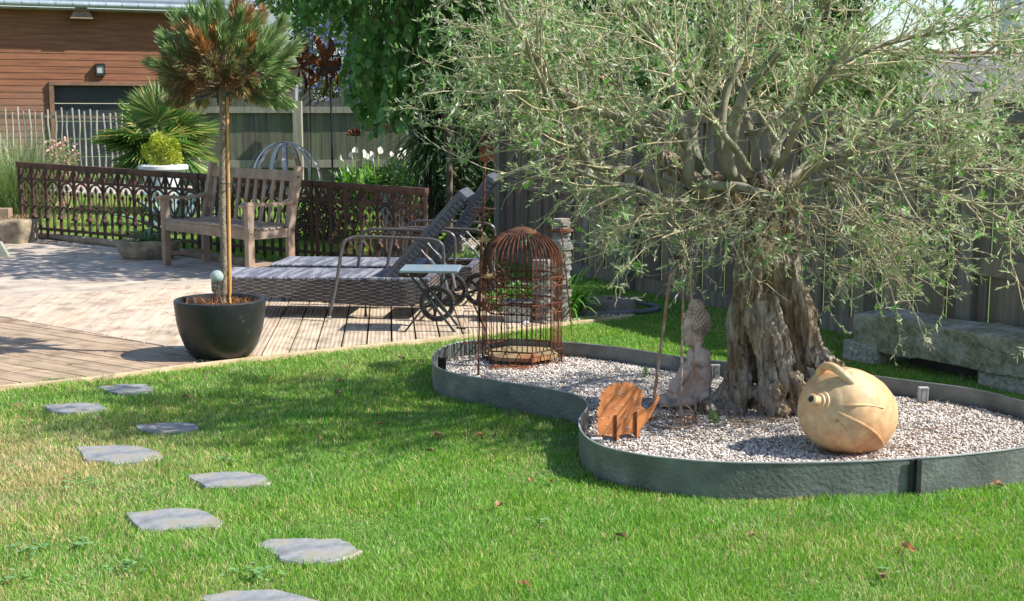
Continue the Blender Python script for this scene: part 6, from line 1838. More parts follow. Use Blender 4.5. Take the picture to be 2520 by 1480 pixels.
    for li, (pts, r) in enumerate(polys):
        N = len(pts); n_s = int((6 if li == 11 else 15) * sum((pts[i + 1] - pts[i]).length for i in range(N - 1)) / .8)
        for _ in range(n_s):
            i = int((random.random() ** .75) * (N - 6) + 4); i = min(i, N - 2)
            d0 = (pts[i + 1] - pts[i]).normalized(); side = Vector((random.gauss(0, 1), random.gauss(0, 1), random.gauss(0, .8) + .1)).normalized()
            out = (pts[i] - centre); out.z *= .5; out = out.normalized() if out.length > .01 else d0
            d = (d0 * .5 + side * .75 + out * .35).normalized()
            sec.append(walk(pts[i], d, random.uniform(.22, .62), min(r[i] * .55, .0062), 7, random.choice((.03, .05, -.04, -.08)), .13))
    # drooping skirts below the crown
    for _ in range(60):
        a = random.uniform(0, 1); fx = random.choice([random.uniform(1560, 1840), random.uniform(1960, 2300)]); fy = random.uniform(470, 560)
        q = OP(fx, fy, random.uniform(-.35, .35)); d = Vector((1 if fx > 1880 else -1, random.uniform(-.6, .6), random.uniform(-.3, .3)))
        sec.append(walk(q, d, random.uniform(.18, .45), .0035, 7, -.14, .14))
    # low right hand part of the crown and outer left fringe
    for _ in range(60):
        fx = random.uniform(2200, 2540); fy = random.uniform(-20, 400); q = OP(fx, fy, random.uniform(-.6, .4))
        sec.append(walk(q, Vector((1, random.uniform(-.6, .6), random.uniform(-.4, .5))), random.uniform(.15, .4), .003, 6, -.02, .14))
    for _ in range(55):
        fx = random.uniform(1980, 2260); fy = random.uniform(520, 680); q = OP(fx, fy, random.uniform(-.4, .3))
        sec.append(walk(q, Vector((random.uniform(-.3, 1), random.uniform(-.5, .5), random.uniform(-.4, .3))), random.uniform(.12, .3), .0028, 6, -.06, .16))
    for _ in range(60):
        fx = random.uniform(1130, 1560); fy = random.uniform(40, 390); q = OP(fx, fy, random.uniform(-.5, .3))
        sec.append(walk(q, Vector((-1, random.uniform(-.5, .5), random.uniform(-.3, .5))), random.uniform(.12, .35), .0028, 6, .0, .14))
    for _ in range(42):
        fx = random.gauss(1850, 110); fy = random.uniform(440, 600); q = OP(fx, fy, random.uniform(-.42, -.16))
        sec.append(walk(q, Vector((random.uniform(-1, 1), random.uniform(-.6, .1), random.uniform(-.7, .2))), random.uniform(.14, .36), .0028, 6, -.08, .2))
    twigs = []; LB = []; LD = []; LN = []; LL = []
    def leafy(pts, n, l0=.022, l1=.042, start=.2):
        N = len(pts)
        for j in range(n):
            t = (start + (1 - start) * (j + random.random()) / n) * (N - 1); i = min(int(t), N - 2); p = pts[i].lerp(pts[i + 1], t - i)
            dd = (pts[i + 1] - pts[i]).normalized(); sd_ = Vector((random.gauss(0, 1), random.gauss(0, 1), random.gauss(0, 1))); sd_ = (sd_ - dd * sd_.dot(dd)).normalized()
            ld = (dd * random.uniform(.5, 1.1) + sd_ * .8 + Vector((0, 0, .15))).normalized()
            LB.append(tuple(p)); LD.append(tuple(ld)); LN.append(tuple(sd_)); LL.append(random.uniform(l0, l1) * (.75 + .35 * math.sin(PI * min(1, (j + 1) / n))))
    for pts, r in sec:
        L = sum((pts[i + 1] - pts[i]).length for i in range(len(pts) - 1)); N = len(pts)
        for _ in range(int(L * 19) + 1):
            i = random.randint(1, N - 2); d0 = (pts[i + 1] - pts[i]).normalized(); sd_ = Vector((random.gauss(0, 1), random.gauss(0, 1), random.gauss(0, 1))).normalized()
            tw = walk(pts[i], d0 * .6 + sd_, random.uniform(.05, .20), .0016, 4, random.uniform(-.08, .10), .18)
            twigs.append(tw)
            u = random.random()
            rel = (pts[i] - centre); rel.z *= 1.1; pl = .22 + .85 * min(1, max(0, (rel.length - .25) / .65)) - (.28 if pts[i].z < 1.28 else 0)
            if u < pl: leafy(tw[0], random.randint(5, 11), .016, .040)
        if random.random() < (.75 if pts[-1].z > 1.28 else .4): leafy(pts[-4:], random.randint(4, 9), .018, .042)
    print("olive: sec", len(sec), "twigs", len(twigs), "leaves", len(LB))
    sc = [tuple(c) for c in rand_col((.34, .29, .17), (.54, .47, .32), len(sec), .12)]
    link_mesh("branch", tubes_mesh("branches", sec, 5, sc), M_TWIG, root, smooth=True).__setitem__("kind", "stuff")
    tcq = [tuple(c) for c in rand_col((.46, .39, .23), (.70, .61, .43), len(twigs), .12)]
    link_mesh("twig", tubes_mesh("twigs", twigs, 3, tcq), M_TWIG, root).__setitem__("kind", "stuff")
    n = len(LB); LLa = np.array(LL)
    col = rand_col((.21, .31, .12), (.39, .50, .24), n, .14); pale = rng.random(n) < .30; col[pale] = rand_col((.44, .48, .32), (.62, .64, .48), pale.sum(), .08)
    br = rng.random(n) < .07; col[br] = rand_col((.10, .28, .05), (.18, .40, .08), br.sum(), .08); LLa[br] *= 1.25
    W = LLa * rng.uniform(.20, .30, n); W[br] *= 1.4
    link_mesh("foliage", leaf_mesh("leaves", LB, LD, LN, LLa, W, col, curl=.08), M_LEAF, root)
olive()

# ================================================================== STANDARD PINE in the black pot
def pine():
    Y = pc.y + .02; k = 3200 / Y
    q = lambda x, y, dy=0: P(x, y, Y + dy)
    root = thing("standard_pine", "lollipop-trained pine with a long bare stem and round long-needled crown, brown underneath", "tree", (pc.x, Y, soilz))
    mb = MB(); pts = spline([q(552, 744), q(552, 640), q(549, 520), q(548, 400), q(548, 300), q(547, 235), q(545, 190)], 5)
    mb.tube(pts, [.0205 - .003 * i / len(pts) for i in range(len(pts))], 12)
    for i, v in enumerate(mb.v): mb.v[i] = v + Vector((mnoise.noise(Vector((v.x * 60, v.y * 60, v.z * 40))), mnoise.noise(v * 55 + Vector((5, 0, 0))), 0)) * .0035
    mtr = noisy("pine bark", (.16, .12, .085), (.36, .28, .21), 40, .9, 1, bdist=.008)
    mb.build("trunk", mtr, root, smooth=True)
    # crown shoots
    C = q(548, 158, 0); ctr = q(545, 215)
    RX, RZ = 152 / k, 145 / k
    shoots = []; N = 165
    for i in range(N):
        t = math.acos(1 - 1.58 * (i + .5) / N); a = i * 2.39996 + random.uniform(-.3, .3)
        v = Vector((math.sin(t) * math.cos(a), math.sin(t) * math.sin(a), math.cos(t)))
        tip = C + Vector((v.x * RX, v.y * RX * .95, v.z * RZ)) * random.choice((random.uniform(.88, 1.16), random.uniform(.6, .92)))
        shoots.append((tip, v))
    brs = []; B = []; D = []; NN = []; L = []; colr = []
    for tip, v in shoots:
        s0 = ctr.lerp(tip, .12) + Vector((random.gauss(0, .01), random.gauss(0, .01), 0)); mid = ctr.lerp(tip, .6) - up * .02
        p = spline([s0, mid, tip], 4); brs.append((p, [.006 - .004 * i / (len(p) - 1) for i in range(len(p))]))
        d = (tip - mid).normalized(); low = (tip.z - ctr.z) < .03; inner = (tip - C).length < RX * .8
        dead = (low and inner and random.random() < .85) or ((abs(tip.x - C.x + .04) < RX * .62) and tip.z < C.z + .05 and random.random() < .85)
        n = random.randint(150, 215); hue = random.random()
        for _ in range(n):
            t = random.random(); base = mid.lerp(tip, .35 + .65 * t) + d * .0
            sd_ = Vector((random.gauss(0, 1), random.gauss(0, 1), random.gauss(0, 1))).normalized()
            fwd = .60 + .75 * t; dr_ = (d * fwd + sd_ * .55).normalized()
            if tip.z < C.z - .02 or dead: dr_ = (dr_ + Vector((0, 0, -.55 - .6 * max(0, (C.z - tip.z) / RZ)))).normalized()
            B.append(tuple(base)); D.append(tuple(dr_)); NN.append(tuple(sd_)); L.append(random.uniform(.060, .108))
        if False: pass
        elif random.random() < .13 and tip.z > C.z and abs(tip.x - C.x) < RX * .6: c_ = rand_col((.46, .24, .09), (.62, .38, .18), n, .1)
        else:
            c_ = rand_col((.17, .28, .10), (.36, .48, .22), n, .2) * (.85 + .4 * hue)
            bb = np.array(B[-n:]); o_ = np.array(tuple(ctr + Vector((-.03, -.05, .03))))
            dd_ = np.linalg.norm((bb - o_) * np.array([[1.0, .7, 1.15]]), axis=1) / (RX * .78)
            br_ = rng.random(n) < np.clip(1.75 - 1.7 * dd_, .02, .93); c_[br_] = rand_col((.32, .15, .07), (.60, .38, .20), br_.sum(), .15)
        colr.append(c_)
    link_mesh("branch", tubes_mesh("b", brs, 5), mtr, root, smooth=True).__setitem__("kind", "stuff")
    L = np.array(L); link_mesh("needles", leaf_mesh("n", B, D, NN, L, np.full(len(L), .0019), np.concatenate(colr), curl=.10, fold=0, prof=((.2, 1), (.75, .9))), attr_mat("pine needle", .5, .2, .4), root)
    # cane and tie
    root2 = thing("bamboo_cane", "straight orange bamboo cane tied beside the pine stem", "cane", (pc.x + .02, Y - .03, soilz))
    mb = MB(); a, b = P(566, 745, Y - .0), P(559, 238, Y - .0)
    pts = [a.lerp(b, i / 20) for i in range(21)]; mb.tube(pts, [.0115 - .003 * i / 20 for i in range(21)], 10)
    for i in (3, 8, 13, 18): p = pts[i]; mb.tube([p - up * .004, p + up * .004], .0145 - .004 * i / 20, 10)
    mb.build("cane", noisy("varnished bamboo", (.52, .27, .08), (.68, .40, .15), 8, .4, .1, stretch=(1, 1, .3), spec=.5), root2, smooth=True)
    mb = MB(); c = P(556, 450, Y - .02)
    mb.tube([c + Vector((math.cos(t) * .040, math.sin(t) * .034, .005 * math.sin(t))) for t in [2 * PI * i / 20 for i in range(20)]], .0035, 6, closed=True)
    mb.tube(spline([c + Vector((.035, -.02, 0)), c + Vector((.05, -.03, -.01)), c + Vector((.062, -.03, -.045))], 4), .0035, 6); mb.build("tie", M_BLACK, root2, smooth=True)
pine()

# ================================================================== WEEPING TREE (heart leaves)
def weeping():
    Y0 = 12.7; k = 3200 / Y0
    base = P(1106, 600, Y0); base.z = 0
    root = thing("weeping_tree", "weeping tree with curtains of dark green heart-shaped leaves above the plank fence", "tree", base)
    top = P(1080, -260, Y0)
    mb = MB(); mb.tube(spline([base, P(1106, 480, Y0), P(1100, 330, Y0), P(1070, 120, Y0), top], 5), [.034] * 8 + [.03] * 8 + [.025] * 5, 9); mb.build("trunk", noisy("thin brown trunk", (.07, .055, .04), (.15, .12, .09), 12, .9, .5), root, smooth=True)
    limbs = []; strands = []; LB = []; LD = []; LN = []; LL = []
    def bottom(X, Yy=Y0):   # lowest height of curtain as function of picture x of the place
        fx = 1260 + 3200 * X / Yy
        pts = [(560, -60), (690, 40), (730, 80), (780, 70), (846, 80), (868, 290), (880, 330), (985, 345), (1000, 300), (1060, 250), (1160, 240), (1250, 210), (1350, 190), (1460, 150), (1600, 60)]
        for (x0, y0), (x1, y1) in zip(pts[:-1], pts[1:]):
            if x0 <= fx <= x1: return P(1260, y0 + (y1 - y0) * (fx - x0) / (x1 - x0), Yy).z
        return 3.0
    for i in range(330):
        a = random.uniform(0, 2 * PI); rr = math.sqrt(random.random()); X = base.x - .15 + math.cos(a) * rr * 1.75; Yy = Y0 + .1 + math.sin(a) * rr * 1.35
        bz = bottom(X, Yy) + abs(random.gauss(0, .16)) + (.10 if Yy > Y0 else 0); tz = random.uniform(2.45, 3.3) - rr * .6
        if tz < bz + .15: tz = bz + .3
        st = Vector((X * .8 + base.x * .2, Yy * .85 + Y0 * .15, tz)); pts = [st]
        n = max(3, int((tz - bz) / .12)); p = st.copy(); dx, dy = X - st.x, Yy - st.y
        for j in range(n):
            f = 1 - j / n; p = p + Vector((dx / n * 1.6 * f + random.gauss(0, .012), dy / n * 1.6 * f + random.gauss(0, .012), -(tz - bz) / n)); pts.append(p.copy())
        strands.append((pts, [.005 - .0035 * j / n for j in range(n + 1)]))
        if random.random() < .25: limbs.append((spline([top - up * random.uniform(0, .5), (top + st) / 2 + up * .12, st], 4), [.012 - .0008 * j for j in range(9)]))
        for j in range(int(n * 4.0)):
            t = random.random() * n; ii = min(int(t), n - 1); q = pts[ii].lerp(pts[ii + 1], t - ii); aa = random.uniform(0, 2 * PI)
            LB.append((q.x + math.cos(aa) * .02, q.y + math.sin(aa) * .02, q.z)); LD.append((math.cos(aa) * .55, math.sin(aa) * .55, -random.uniform(.5, 1.1))); LN.append((math.cos(aa + .5), math.sin(aa + .5) - .4, random.uniform(.3, 1.0))); LL.append(random.uniform(.06, .105))
    link_mesh("branch", tubes_mesh("b", limbs + strands, 4), noisy("weeping twig", (.06, .05, .035), (.12, .1, .07), 12, .9, .2), root, smooth=True).__setitem__("kind", "stuff")
    for _ in range(5200):  # extra unseen leaves above the view, added to shade the deck
        v = Vector((random.gauss(0, 1), random.gauss(0, 1), random.gauss(0, 1))).normalized() * random.random() ** .4
        q = Vector((-.25 + v.x * 1.7, 11.5 + v.y * 1.3, 3.15 + v.z * .6)); aa = random.uniform(0, 6.28)
        LB.append(tuple(q)); LD.append((math.cos(aa) * .55, math.sin(aa) * .55, -random.uniform(.3, 1.1))); LN.append((math.cos(aa + .5), math.sin(aa + .5), random.uniform(.3, 1.0))); LL.append(random.uniform(.07, .11))
    L = np.array(LL); n = len(L)
    link_mesh("foliage", leaf_mesh("l", LB, LD, LN, L, L * rng.uniform(.62, .8, n), rand_col((.055, .16, .028), (.13, .27, .06), n, .18), prof=((.12, .95), (.5, .9)), curl=.12), M_LEAF, root)
    print("weeping leaves", n)
weeping()

# ================================================================== CORDYLINE / dark strap-leaf palm
def cordyline():
    Y0 = 13.9; c = P(1070, 330, Y0); b = Vector((c.x, Y0, 0))
    root = thing("cabbage_palm", "dark strap-leaved palm in the shade with a rough trunk and drooping dead skirt", "palm", b)
    mb = MB(); pts = [b + up * (c.z + .25) * t / 10 for t in range(11)]; mb.tube(pts, [.085 - .003 * t + random.uniform(-.006, .006) for t in range(11)], 12); mb.build("trunk", noisy("fibrous trunk", (.06, .045, .03), (.14, .11, .08), 18, .95, 1, bdist=.02), root, smooth=True)
    B = []; az = []; el = []; L = []; cl = []
    for head, n, zz, dx in ((0, 300, .0, 0), (1, 170, .55, .30)):
        for i in range(n):
            h = c.z + zz + random.uniform(-.22, .15); B.append((b.x + dx * (1 if head else 0), Y0 + (.3 if head else 0), h)); az.append(random.uniform(0, 2 * PI)); el.append(random.uniform(-.75, 1.4)); L.append(random.uniform(.62, .95))
    n = len(B)
    link_mesh("leaves", arch_blades("l", B, az, el, np.array(L), rng.uniform(.030, .046, n), rand_col((.035, .08, .028), (.10, .17, .06), n, .18), 6, rng.uniform(.5, 1.7, n)), attr_mat("strap leaf", .4, .1, .5), root)
    # hanging dead skirt
    B = [(b.x + random.uniform(-.09, .09), Y0 + random.uniform(-.1, .1), c.z - random.uniform(0, .5)) for _ in range(170)]; n = len(B)
    link_mesh("dead_skirt", arch_blades("d", B, rng.uniform(0, 6.28, n), rng.uniform(-1.2, -.5, n), rng.uniform(.35, .6, n), np.full(n, .022), rand_col((.06, .065, .045), (.15, .13, .09), n), 5, rng.uniform(.5, 1.2, n)), M_DRY, root)
    mb = MB(); mb.tube([Vector((b.x + .3, Y0 + .3, 0)), Vector((b.x + .3, Y0 + .3, c.z + .6))], .06, 10); mb.build("second_trunk", noisy("fibrous trunk 2", (.06, .045, .03), (.14, .11, .08), 18, .95, 1, bdist=.02), root, smooth=True)
cordyline()

# ================================================================== FAN PALM
def fanpalm():
    Y0 = 18.5; k = 3200 / Y0; b = P(400, 400, Y0); b.z = 0; hz = P(400, 350, Y0).z
    root = thing("fan_palm", "bushy fan palm with stiff yellow-edged fans in front of the garage", "palm", b)
    mb = MB(); mb.tube([b, Vector((b.x, b.y, hz))], .11, 12); mb.build("trunk", noisy("hairy trunk", (.08, .06, .04), (.18, .14, .1), 20, .95, 1), root, smooth=True)
    for i in range(38):
        a = random.uniform(0, 2 * PI); e = random.uniform(-.45, 1.35); pl = random.uniform(.22, .48)
        d = Vector((math.cos(a) * math.cos(e), math.sin(a) * math.cos(e), math.sin(e))); st = Vector((b.x, b.y, hz + random.uniform(-.1, .05))); hub = st + d * pl
        side = d.cross(up).normalized(); nn = side.cross(d)
        V = []; Fc = []; cols_ = []; R = random.uniform(.48, .66); nl = 34
        base = np.array([tuple(hub)] * nl); dirs = []
        for j in range(nl):
            t = (j / (nl - 1) - .5) * PI * 1.15; dirs.append(tuple(d * math.cos(t) + side * math.sin(t) + nn * (-.18 * abs(math.sin(t))) - up * .12 + nn * random.uniform(-.05, .05)))
        gcol = rand_col((.08, .17, .045), (.17, .29, .08), nl, .12); ye = rng.random(nl) < .25; gcol[ye] = rand_col((.36, .36, .12), (.5, .48, .2), ye.sum())
        me = leaf_mesh("fan", base, dirs, np.array([tuple(nn)] * nl), R * rng.uniform(.85, 1.05, nl), np.full(nl, .034), gcol, prof=((.45, 1), (.75, .7)), curl=.03, fold=.35)
        fo = link_mesh("fan", me, M_LEAF, root)
        mb = MB(); mb.tube([st, hub], [.011, .008], 5); mb.build("leaf_stalk", noisy("palm stalk", (.12, .2, .05), (.2, .28, .09), 5, .7, 0), fo)
fanpalm()

# ================================================================== small shrubs
def bush(name, lab, cat, fx, fy, Y, rx, rz, n, l0, l1, c1, c2, base_z=0, wr=.5, ry=None, group=None, stems=8, root=None, stuff=False, shell=.45, droop=0, nm="foliage"):
    c = P(fx, fy, Y)
    if root is None:
        root = thing(name, lab, cat, (c.x, Y, base_z), group=group)
    v = norm_rows(rng.normal(0, 1, (n, 3))); r = shell + (1 - shell) * rng.random(n) ** .5
    lump = 1 + .16 * np.sin(v[:, 0] * 5 + v[:, 2] * 4 + fx) + .10 * np.sin(v[:, 1] * 9 + v[:, 2] * 7)
    B = np.array([tuple(c)]) + v * (r * lump)[:, None] * np.array([[rx, ry or rx, rz]])
    D = v * .8 + rng.normal(0, .5, (n, 3)); D[:, 2] += .25 - droop
    L = rng.uniform(l0, l1, n)
    link_mesh(nm, leaf_mesh("f", B, D, rng.normal(0, 1, (n, 3)) + np.array([[0, 0, .5]]), L, L * wr, rand_col(c1, c2, n, .15)), M_LEAF, root)
    if stems:
        ps = []
        for i in range(stems):
            e = c + Vector((random.uniform(-.7, .7) * rx, random.uniform(-.7, .7) * (ry or rx), random.uniform(-.2, .7) * rz)); s0 = Vector((c.x + random.uniform(-.05, .05) * rx, Y, base_z))
            ps.append((spline([s0, (s0 + e) / 2 + Vector((random.uniform(-.1, .1) * rx, 0, 0)), e], 3), [max(.006, .03 * rx)] * 3 + [max(.004, .02 * rx)] * 4))
        link_mesh("stem", tubes_mesh("s", ps, 5), noisy("stem bark " + name, (.08, .06, .04), (.16, .12, .09), 10, .9, .3), root, smooth=True)
    return root
bush("box_ball", "clipped yellow-green box ball standing in the white urn", "shrub", 402, 372, 16.0, .215, .19, 4200, .018, .032, (.26, .34, .035), (.50, .52, .08), base_z=urn_z - .02, wr=.6, shell=.82, stems=10)
r_ = bush("azalea", "small azalea covered in pink flowers behind the iron fence", "shrub", 152, 400, 17.5, .22, .30, 700, .03, .05, (.14, .20, .06), (.26, .30, .10), wr=.45, shell=.2)
bush("", "", "", 152, 392, 17.5, .22, .26, 210, .030, .048, (.75, .30, .30), (.90, .62, .58), root=r_, stems=0, wr=.9, nm="blossom")
bush("", "", "", 148, 470, 17.4, .28, .22, 80, .030, .048, (.75, .25, .28), (.90, .55, .52), root=r_, stems=0, wr=.9, nm="blossom")
# ornamental grass at left
b = G(38, 575); n = 1500
B = np.stack([b.x + rng.normal(0, .10, n), b.y + rng.normal(0, .10, n) + .1, np.zeros(n)], 1)
root = thing("fountain_grass", "big clump of tall arching grass at the left edge behind the stone planter", "ornamental grass", (b.x, b.y, 0))
link_mesh("blades", arch_blades("g", B, rng.uniform(0, 2 * PI, n), rng.uniform(.85, 1.5, n), rng.uniform(.8, 1.5, n), rng.uniform(.007, .012, n), rand_col((.11, .20, .055), (.34, .40, .19), n), 6, rng.uniform(.5, 1.5, n)), M_LEAF, root)
# agaves
def agave(name, lab, c, n, L, W, c1, c2, el=(.3, 1.3), base=0, root=None):
    root = thing(name, lab, "agave", (c.x, c.y, base))
    for i in range(n):
        a = i * 2.4 + random.uniform(-.2, .2); e = el[0] + (el[1] - el[0]) * i / n; l = L * random.uniform(.85, 1.1) * (1 - .2 * i / n)
        h = Vector((math.cos(a), math.sin(a), 0)); sd_ = Vector((-h.y, h.x, 0)); mb = MB(); N = 8; p = Vector((c.x, c.y, base)) + h * W * .4; ee = e
        for j in range(N + 1):
            t = j / N; w = W * .5 * (.75 + 1.1 * t - 1.9 * t ** 2.2); w = max(w, .001); nn = (sd_.cross(h * math.cos(ee) + up * math.sin(ee))).normalized() * -1
            th = max(.0015, W * .09 * (1 - t))
            mb.v += [p - sd_ * w + nn * w * .45, p - nn * 0, p + sd_ * w + nn * w * .45, p - nn * th]
            p = p + (h * math.cos(ee) + up * math.sin(ee)) * (l / N); ee -= .05 + .04 * t
        for j in range(N):
            for q in range(4): mb.f.append([4 * j + q, 4 * j + (q + 1) % 4, 4 * j + 4 + (q + 1) % 4, 4 * j + 4 + q])
        mb.build("leaf", noisy_cache("agave" + str(c1), c1, c2), root, smooth=True)
    return root
_nc = {}
def noisy_cache(k, c1, c2):
    if k not in _nc: _nc[k] = noisy(k, c1, c2, 6, .5, .15, spec=.5)
    return _nc[k]
agave("agave", "large blue-grey agave behind the iron fence, in front of the white urn", P(430, 560, 14.9), 22, .80, .13, (.12, .21, .20), (.24, .34, .33), el=(.35, 1.5))
agave("agave", "small green agave growing in the low stone trough", Vector((tr_c.x - .03, tr_c.y - .0, .19)), 13, .24, .055, (.10, .20, .11), (.20, .32, .19), el=(.2, 1.35), base=.18)
n = 500; B = np.stack([tr_c.x + rng.normal(.04, .12, n), tr_c.y + rng.normal(0, .05, n), np.full(n, .17)], 1)
me = leaf_mesh("w", B, np.stack([rng.normal(0, .7, n), rng.normal(0, .7, n), np.ones(n)], 1), rng.normal(0, 1, (n, 3)), rng.uniform(.02, .07, n), rng.uniform(.004, .012, n), rand_col((.10, .20, .05), (.22, .30, .10), n))
tag(link_mesh("trough_greenery", me, M_LEAF), "loose green weeds round the agave in the stone trough", "plant")
# calla lilies
def callas():
    Y0 = 16.2; c = P(905, 440, Y0); root = thing("calla_lilies", "sunlit clump of white calla lilies behind the iron fence", "flowers", (c.x, Y0, 0))
    n = 520; B = np.stack([rng.uniform(P(835, 0, Y0).x, P(1010, 0, Y0).x, n), Y0 + rng.normal(0, .18, n), np.full(n, .25) + rng.uniform(0, .3, n)], 1)
    link_mesh("leaves", arch_blades("l", B, rng.uniform(0, 6.28, n), rng.uniform(.5, 1.5, n), rng.uniform(.22, .45, n), rng.uniform(.02, .06, n), rand_col((.08, .22, .03), (.20, .40, .07), n), 5, rng.uniform(.8, 2.4, n)), M_LEAF, root)
    mw = noisy("white spathe", (.66, .64, .54), (.76, .74, .64), 4, .5, 0)
    mg = noisy("flower stalk", (.22, .32, .06), (.36, .42, .12), 4, .6, 0)
    for (fx, fy, t) in [(845,398,-1),(825,430,-1),(835,440,-1),(862,426,-1),(868,392,-.4),(875,382,0),(893,388,.6),(898,395,.3),(912,392,.5),(905,398,.2),(930,383,.6),(932,380,.8),(962,393,.4),(985,384,.5),(995,388,.4),(982,398,.3),(870,440,0),(920,400,-.5)]:
        Y = Y0 + random.uniform(-.3, .2); p = P(fx, fy, Y); ax = Vector((t * .8, -.35, .7)).normalized()
        mb = MB(); mb.tube(spline([Vector((c.x + (p.x - c.x) * .55, Y, .25)), Vector((p.x - t * .01, Y, p.z * .7)), p], 4), .006, 5); st = mb.build("stalk", mg, root)
        M = Matrix.Translation(p) @ ax.to_track_quat('Z', 'X').to_matrix().to_4x4(); mb = MB(); N = 12
        for r, z in ((.005, 0), (.012, .028), (.021, .048), (.036, .060)):
            for i in range(N):
                a = 2 * PI * i / N; k_ = 1 + (.5 * math.cos(a) if z > .055 else 0); mb.v.append(M @ Vector((r * math.cos(a) * k_, r * math.sin(a), z + (.025 * math.cos(a) if z > .05 else 0))))
        for j in range(3):
            for i in range(N): mb.f.append([j * N + i, j * N + (i + 1) % N, (j + 1) * N + (i + 1) % N, (j + 1) * N + i])
        mb.build("spathe", mw, root, smooth=True)
callas()
# agapanthus clump
b = G(1392, 782); n = 130
root = thing("strap_leaf_plant", "clump of glossy green arching strap leaves beside the slate columns", "plant", (b.x, b.y, 0))
B = np.stack([b.x + rng.normal(0, .04, n), b.y + rng.normal(0, .05, n), np.zeros(n)], 1)
link_mesh("leaves", arch_blades("l", B, rng.uniform(-2.4, 1.2, n), rng.uniform(.7, 1.45, n), rng.uniform(.25, .48, n), rng.uniform(.016, .026, n), rand_col((.06, .18, .03), (.16, .34, .07), n), 7, rng.uniform(1.0, 2.6, n)), attr_mat("glossy strap", .25, .2, .6), root)
bush("low_shrub", "leafy green plant between the slate columns and the zinc planter", "shrub", 1268, 742, 9.2, .17, .13, 500, .03, .07, (.06, .17, .03), (.15, .30, .06), stems=5, shell=.1)
bush("grey_shrub", "dry olive-green tuft behind the nearer lounger, at the iron fence foot", "shrub", 848, 615, 12.0, .16, .15, 900, .03, .07, (.14, .17, .06), (.26, .27, .12), wr=.10, shell=.1, stems=3)
b = G(1160, 625)
bush("prickly_pear", "pale green cactus pad plant under the raised lounger backs", "cactus", 1143, 640, 10.8, .06, .09, 16, .06, .09, (.20, .34, .10), (.30, .44, .16), wr=.8, shell=.3, stems=1)
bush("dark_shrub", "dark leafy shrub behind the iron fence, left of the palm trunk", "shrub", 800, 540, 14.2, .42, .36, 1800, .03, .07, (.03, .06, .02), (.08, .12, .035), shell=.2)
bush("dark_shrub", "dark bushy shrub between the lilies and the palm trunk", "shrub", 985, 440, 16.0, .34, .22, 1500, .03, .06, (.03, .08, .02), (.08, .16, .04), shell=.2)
bush("dark_shrub", "shrub with shade-dark leaf colour filling the corner behind the raised lounger backs", "shrub", 1235, 500, 13.6, .75, .75, 6000, .05, .09, (.015, .035, .012), (.045, .085, .025), shell=.25, stems=10)  # near-black leaf colour, put in to give this corner its deep shade
# hedge and trees beyond the fences
def bgtree(lab, fx, Y, ztop, rx, zc, rz, n, l0, l1, c1, c2, cat="tree", group="trees beyond the garden fences"):
    b = P(fx, 300, Y); b.z = 0; root = thing("tree" if cat == "tree" else "shrub", lab, cat, b, group=group)
    mb = MB(); mb.tube([b, b + up * zc * .6, b + Vector((.1, 0, zc))], [.16, .12, .07], 9)
    for i in range(7):
        a = random.uniform(0, 6.28); mb.tube([b + up * zc * random.uniform(.5, .9), b + Vector((math.cos(a) * rx * .7, math.sin(a) * rx * .7, zc + random.uniform(-.3, .6) * rz))], [.07, .02], 6)
    mb.build("trunk", noisy("bark far " + str(fx), (.07, .06, .045), (.15, .12, .09), 6, .9, .5), root, smooth=True)
    m = max(6, int(22)); cs = norm_rows(rng.normal(0, 1, (m, 3))) * rng.uniform(.35, .95, (m, 1)) * np.array([[rx, rx, rz]]) + np.array([[b.x, b.y, zc]])
    w = rng.integers(0, m, n); v = norm_rows(rng.normal(0, 1, (n, 3))); B = cs[w] + v * (rng.random((n, 1)) ** .45) * np.array([[rx, rx, rz]]) * .36
    L = rng.uniform(l0, l1, n); link_mesh("crown", leaf_mesh("c", B, v + rng.normal(0, .6, (n, 3)), rng.normal(0, 1, (n, 3)), L, L * .6, rand_col(c1, c2, n, .18) * rng.uniform(.8, 1.2, m)[w][:, None]), M_LEAF, root)
bgtree("bright yellow-green tree seen between the weeping leaves and the olive", 1240, 24, 4, 1.6, 2.1, 1.5, 14000, .07, .12, (.12, .24, .03), (.28, .40, .06))
bgtree("sunny green shrub rising above the stepped boards right of the sign", 848, 23, 3, .55, 1.65, .55, 3500, .05, .08, (.16, .27, .03), (.32, .42, .07), "shrub")
bgtree("tall dark green tree behind the left half of the olive crown", 1560, 30, 6, 2.6, 4.6, 2.3, 20000, .10, .16, (.03, .08, .02), (.08, .16, .04))
bgtree("dark spreading tree behind the middle of the olive crown", 1960, 34, 6, 2.6, 4.2, 2.0, 16000, .10, .16, (.03, .08, .02), (.09, .17, .04))
bgtree("tall shady tree filling the top of the picture behind the weeping tree", 960, 27, 6, 2.4, 4.4, 1.9, 18000, .09, .15, (.04, .10, .02), (.12, .22, .05))
bgtree("middling leafy tree just beyond the fence, behind the olive limbs at left", 1540, 20, 3, 1.6, 2.0, 1.0, 12000, .06, .10, (.05, .11, .03), (.13, .22, .06))
bgtree("middling leafy tree just beyond the fence, behind the olive trunk top", 1820, 20, 3, 1.5, 1.9, 1.0, 12000, .06, .10, (.04, .09, .02), (.11, .19, .05))
bgtree("low green trees beyond the right fence, left of the grey roof", 2080, 24, 3, 1.7, 1.7, 1.0, 9000, .07, .12, (.10, .17, .05), (.20, .27, .09), "tree")
r_ = thing("ceanothus", "blue-violet flowering shrub glimpsed round the round metal sign", "shrub", (P(805, 200, 22.6).x, 22.6, 0))
bush("", "", "", 806, 180, 22.6, .42, 1.1, 2600, .05, .08, (.07, .14, .05), (.16, .24, .09), root=r_, stems=6, shell=.2)
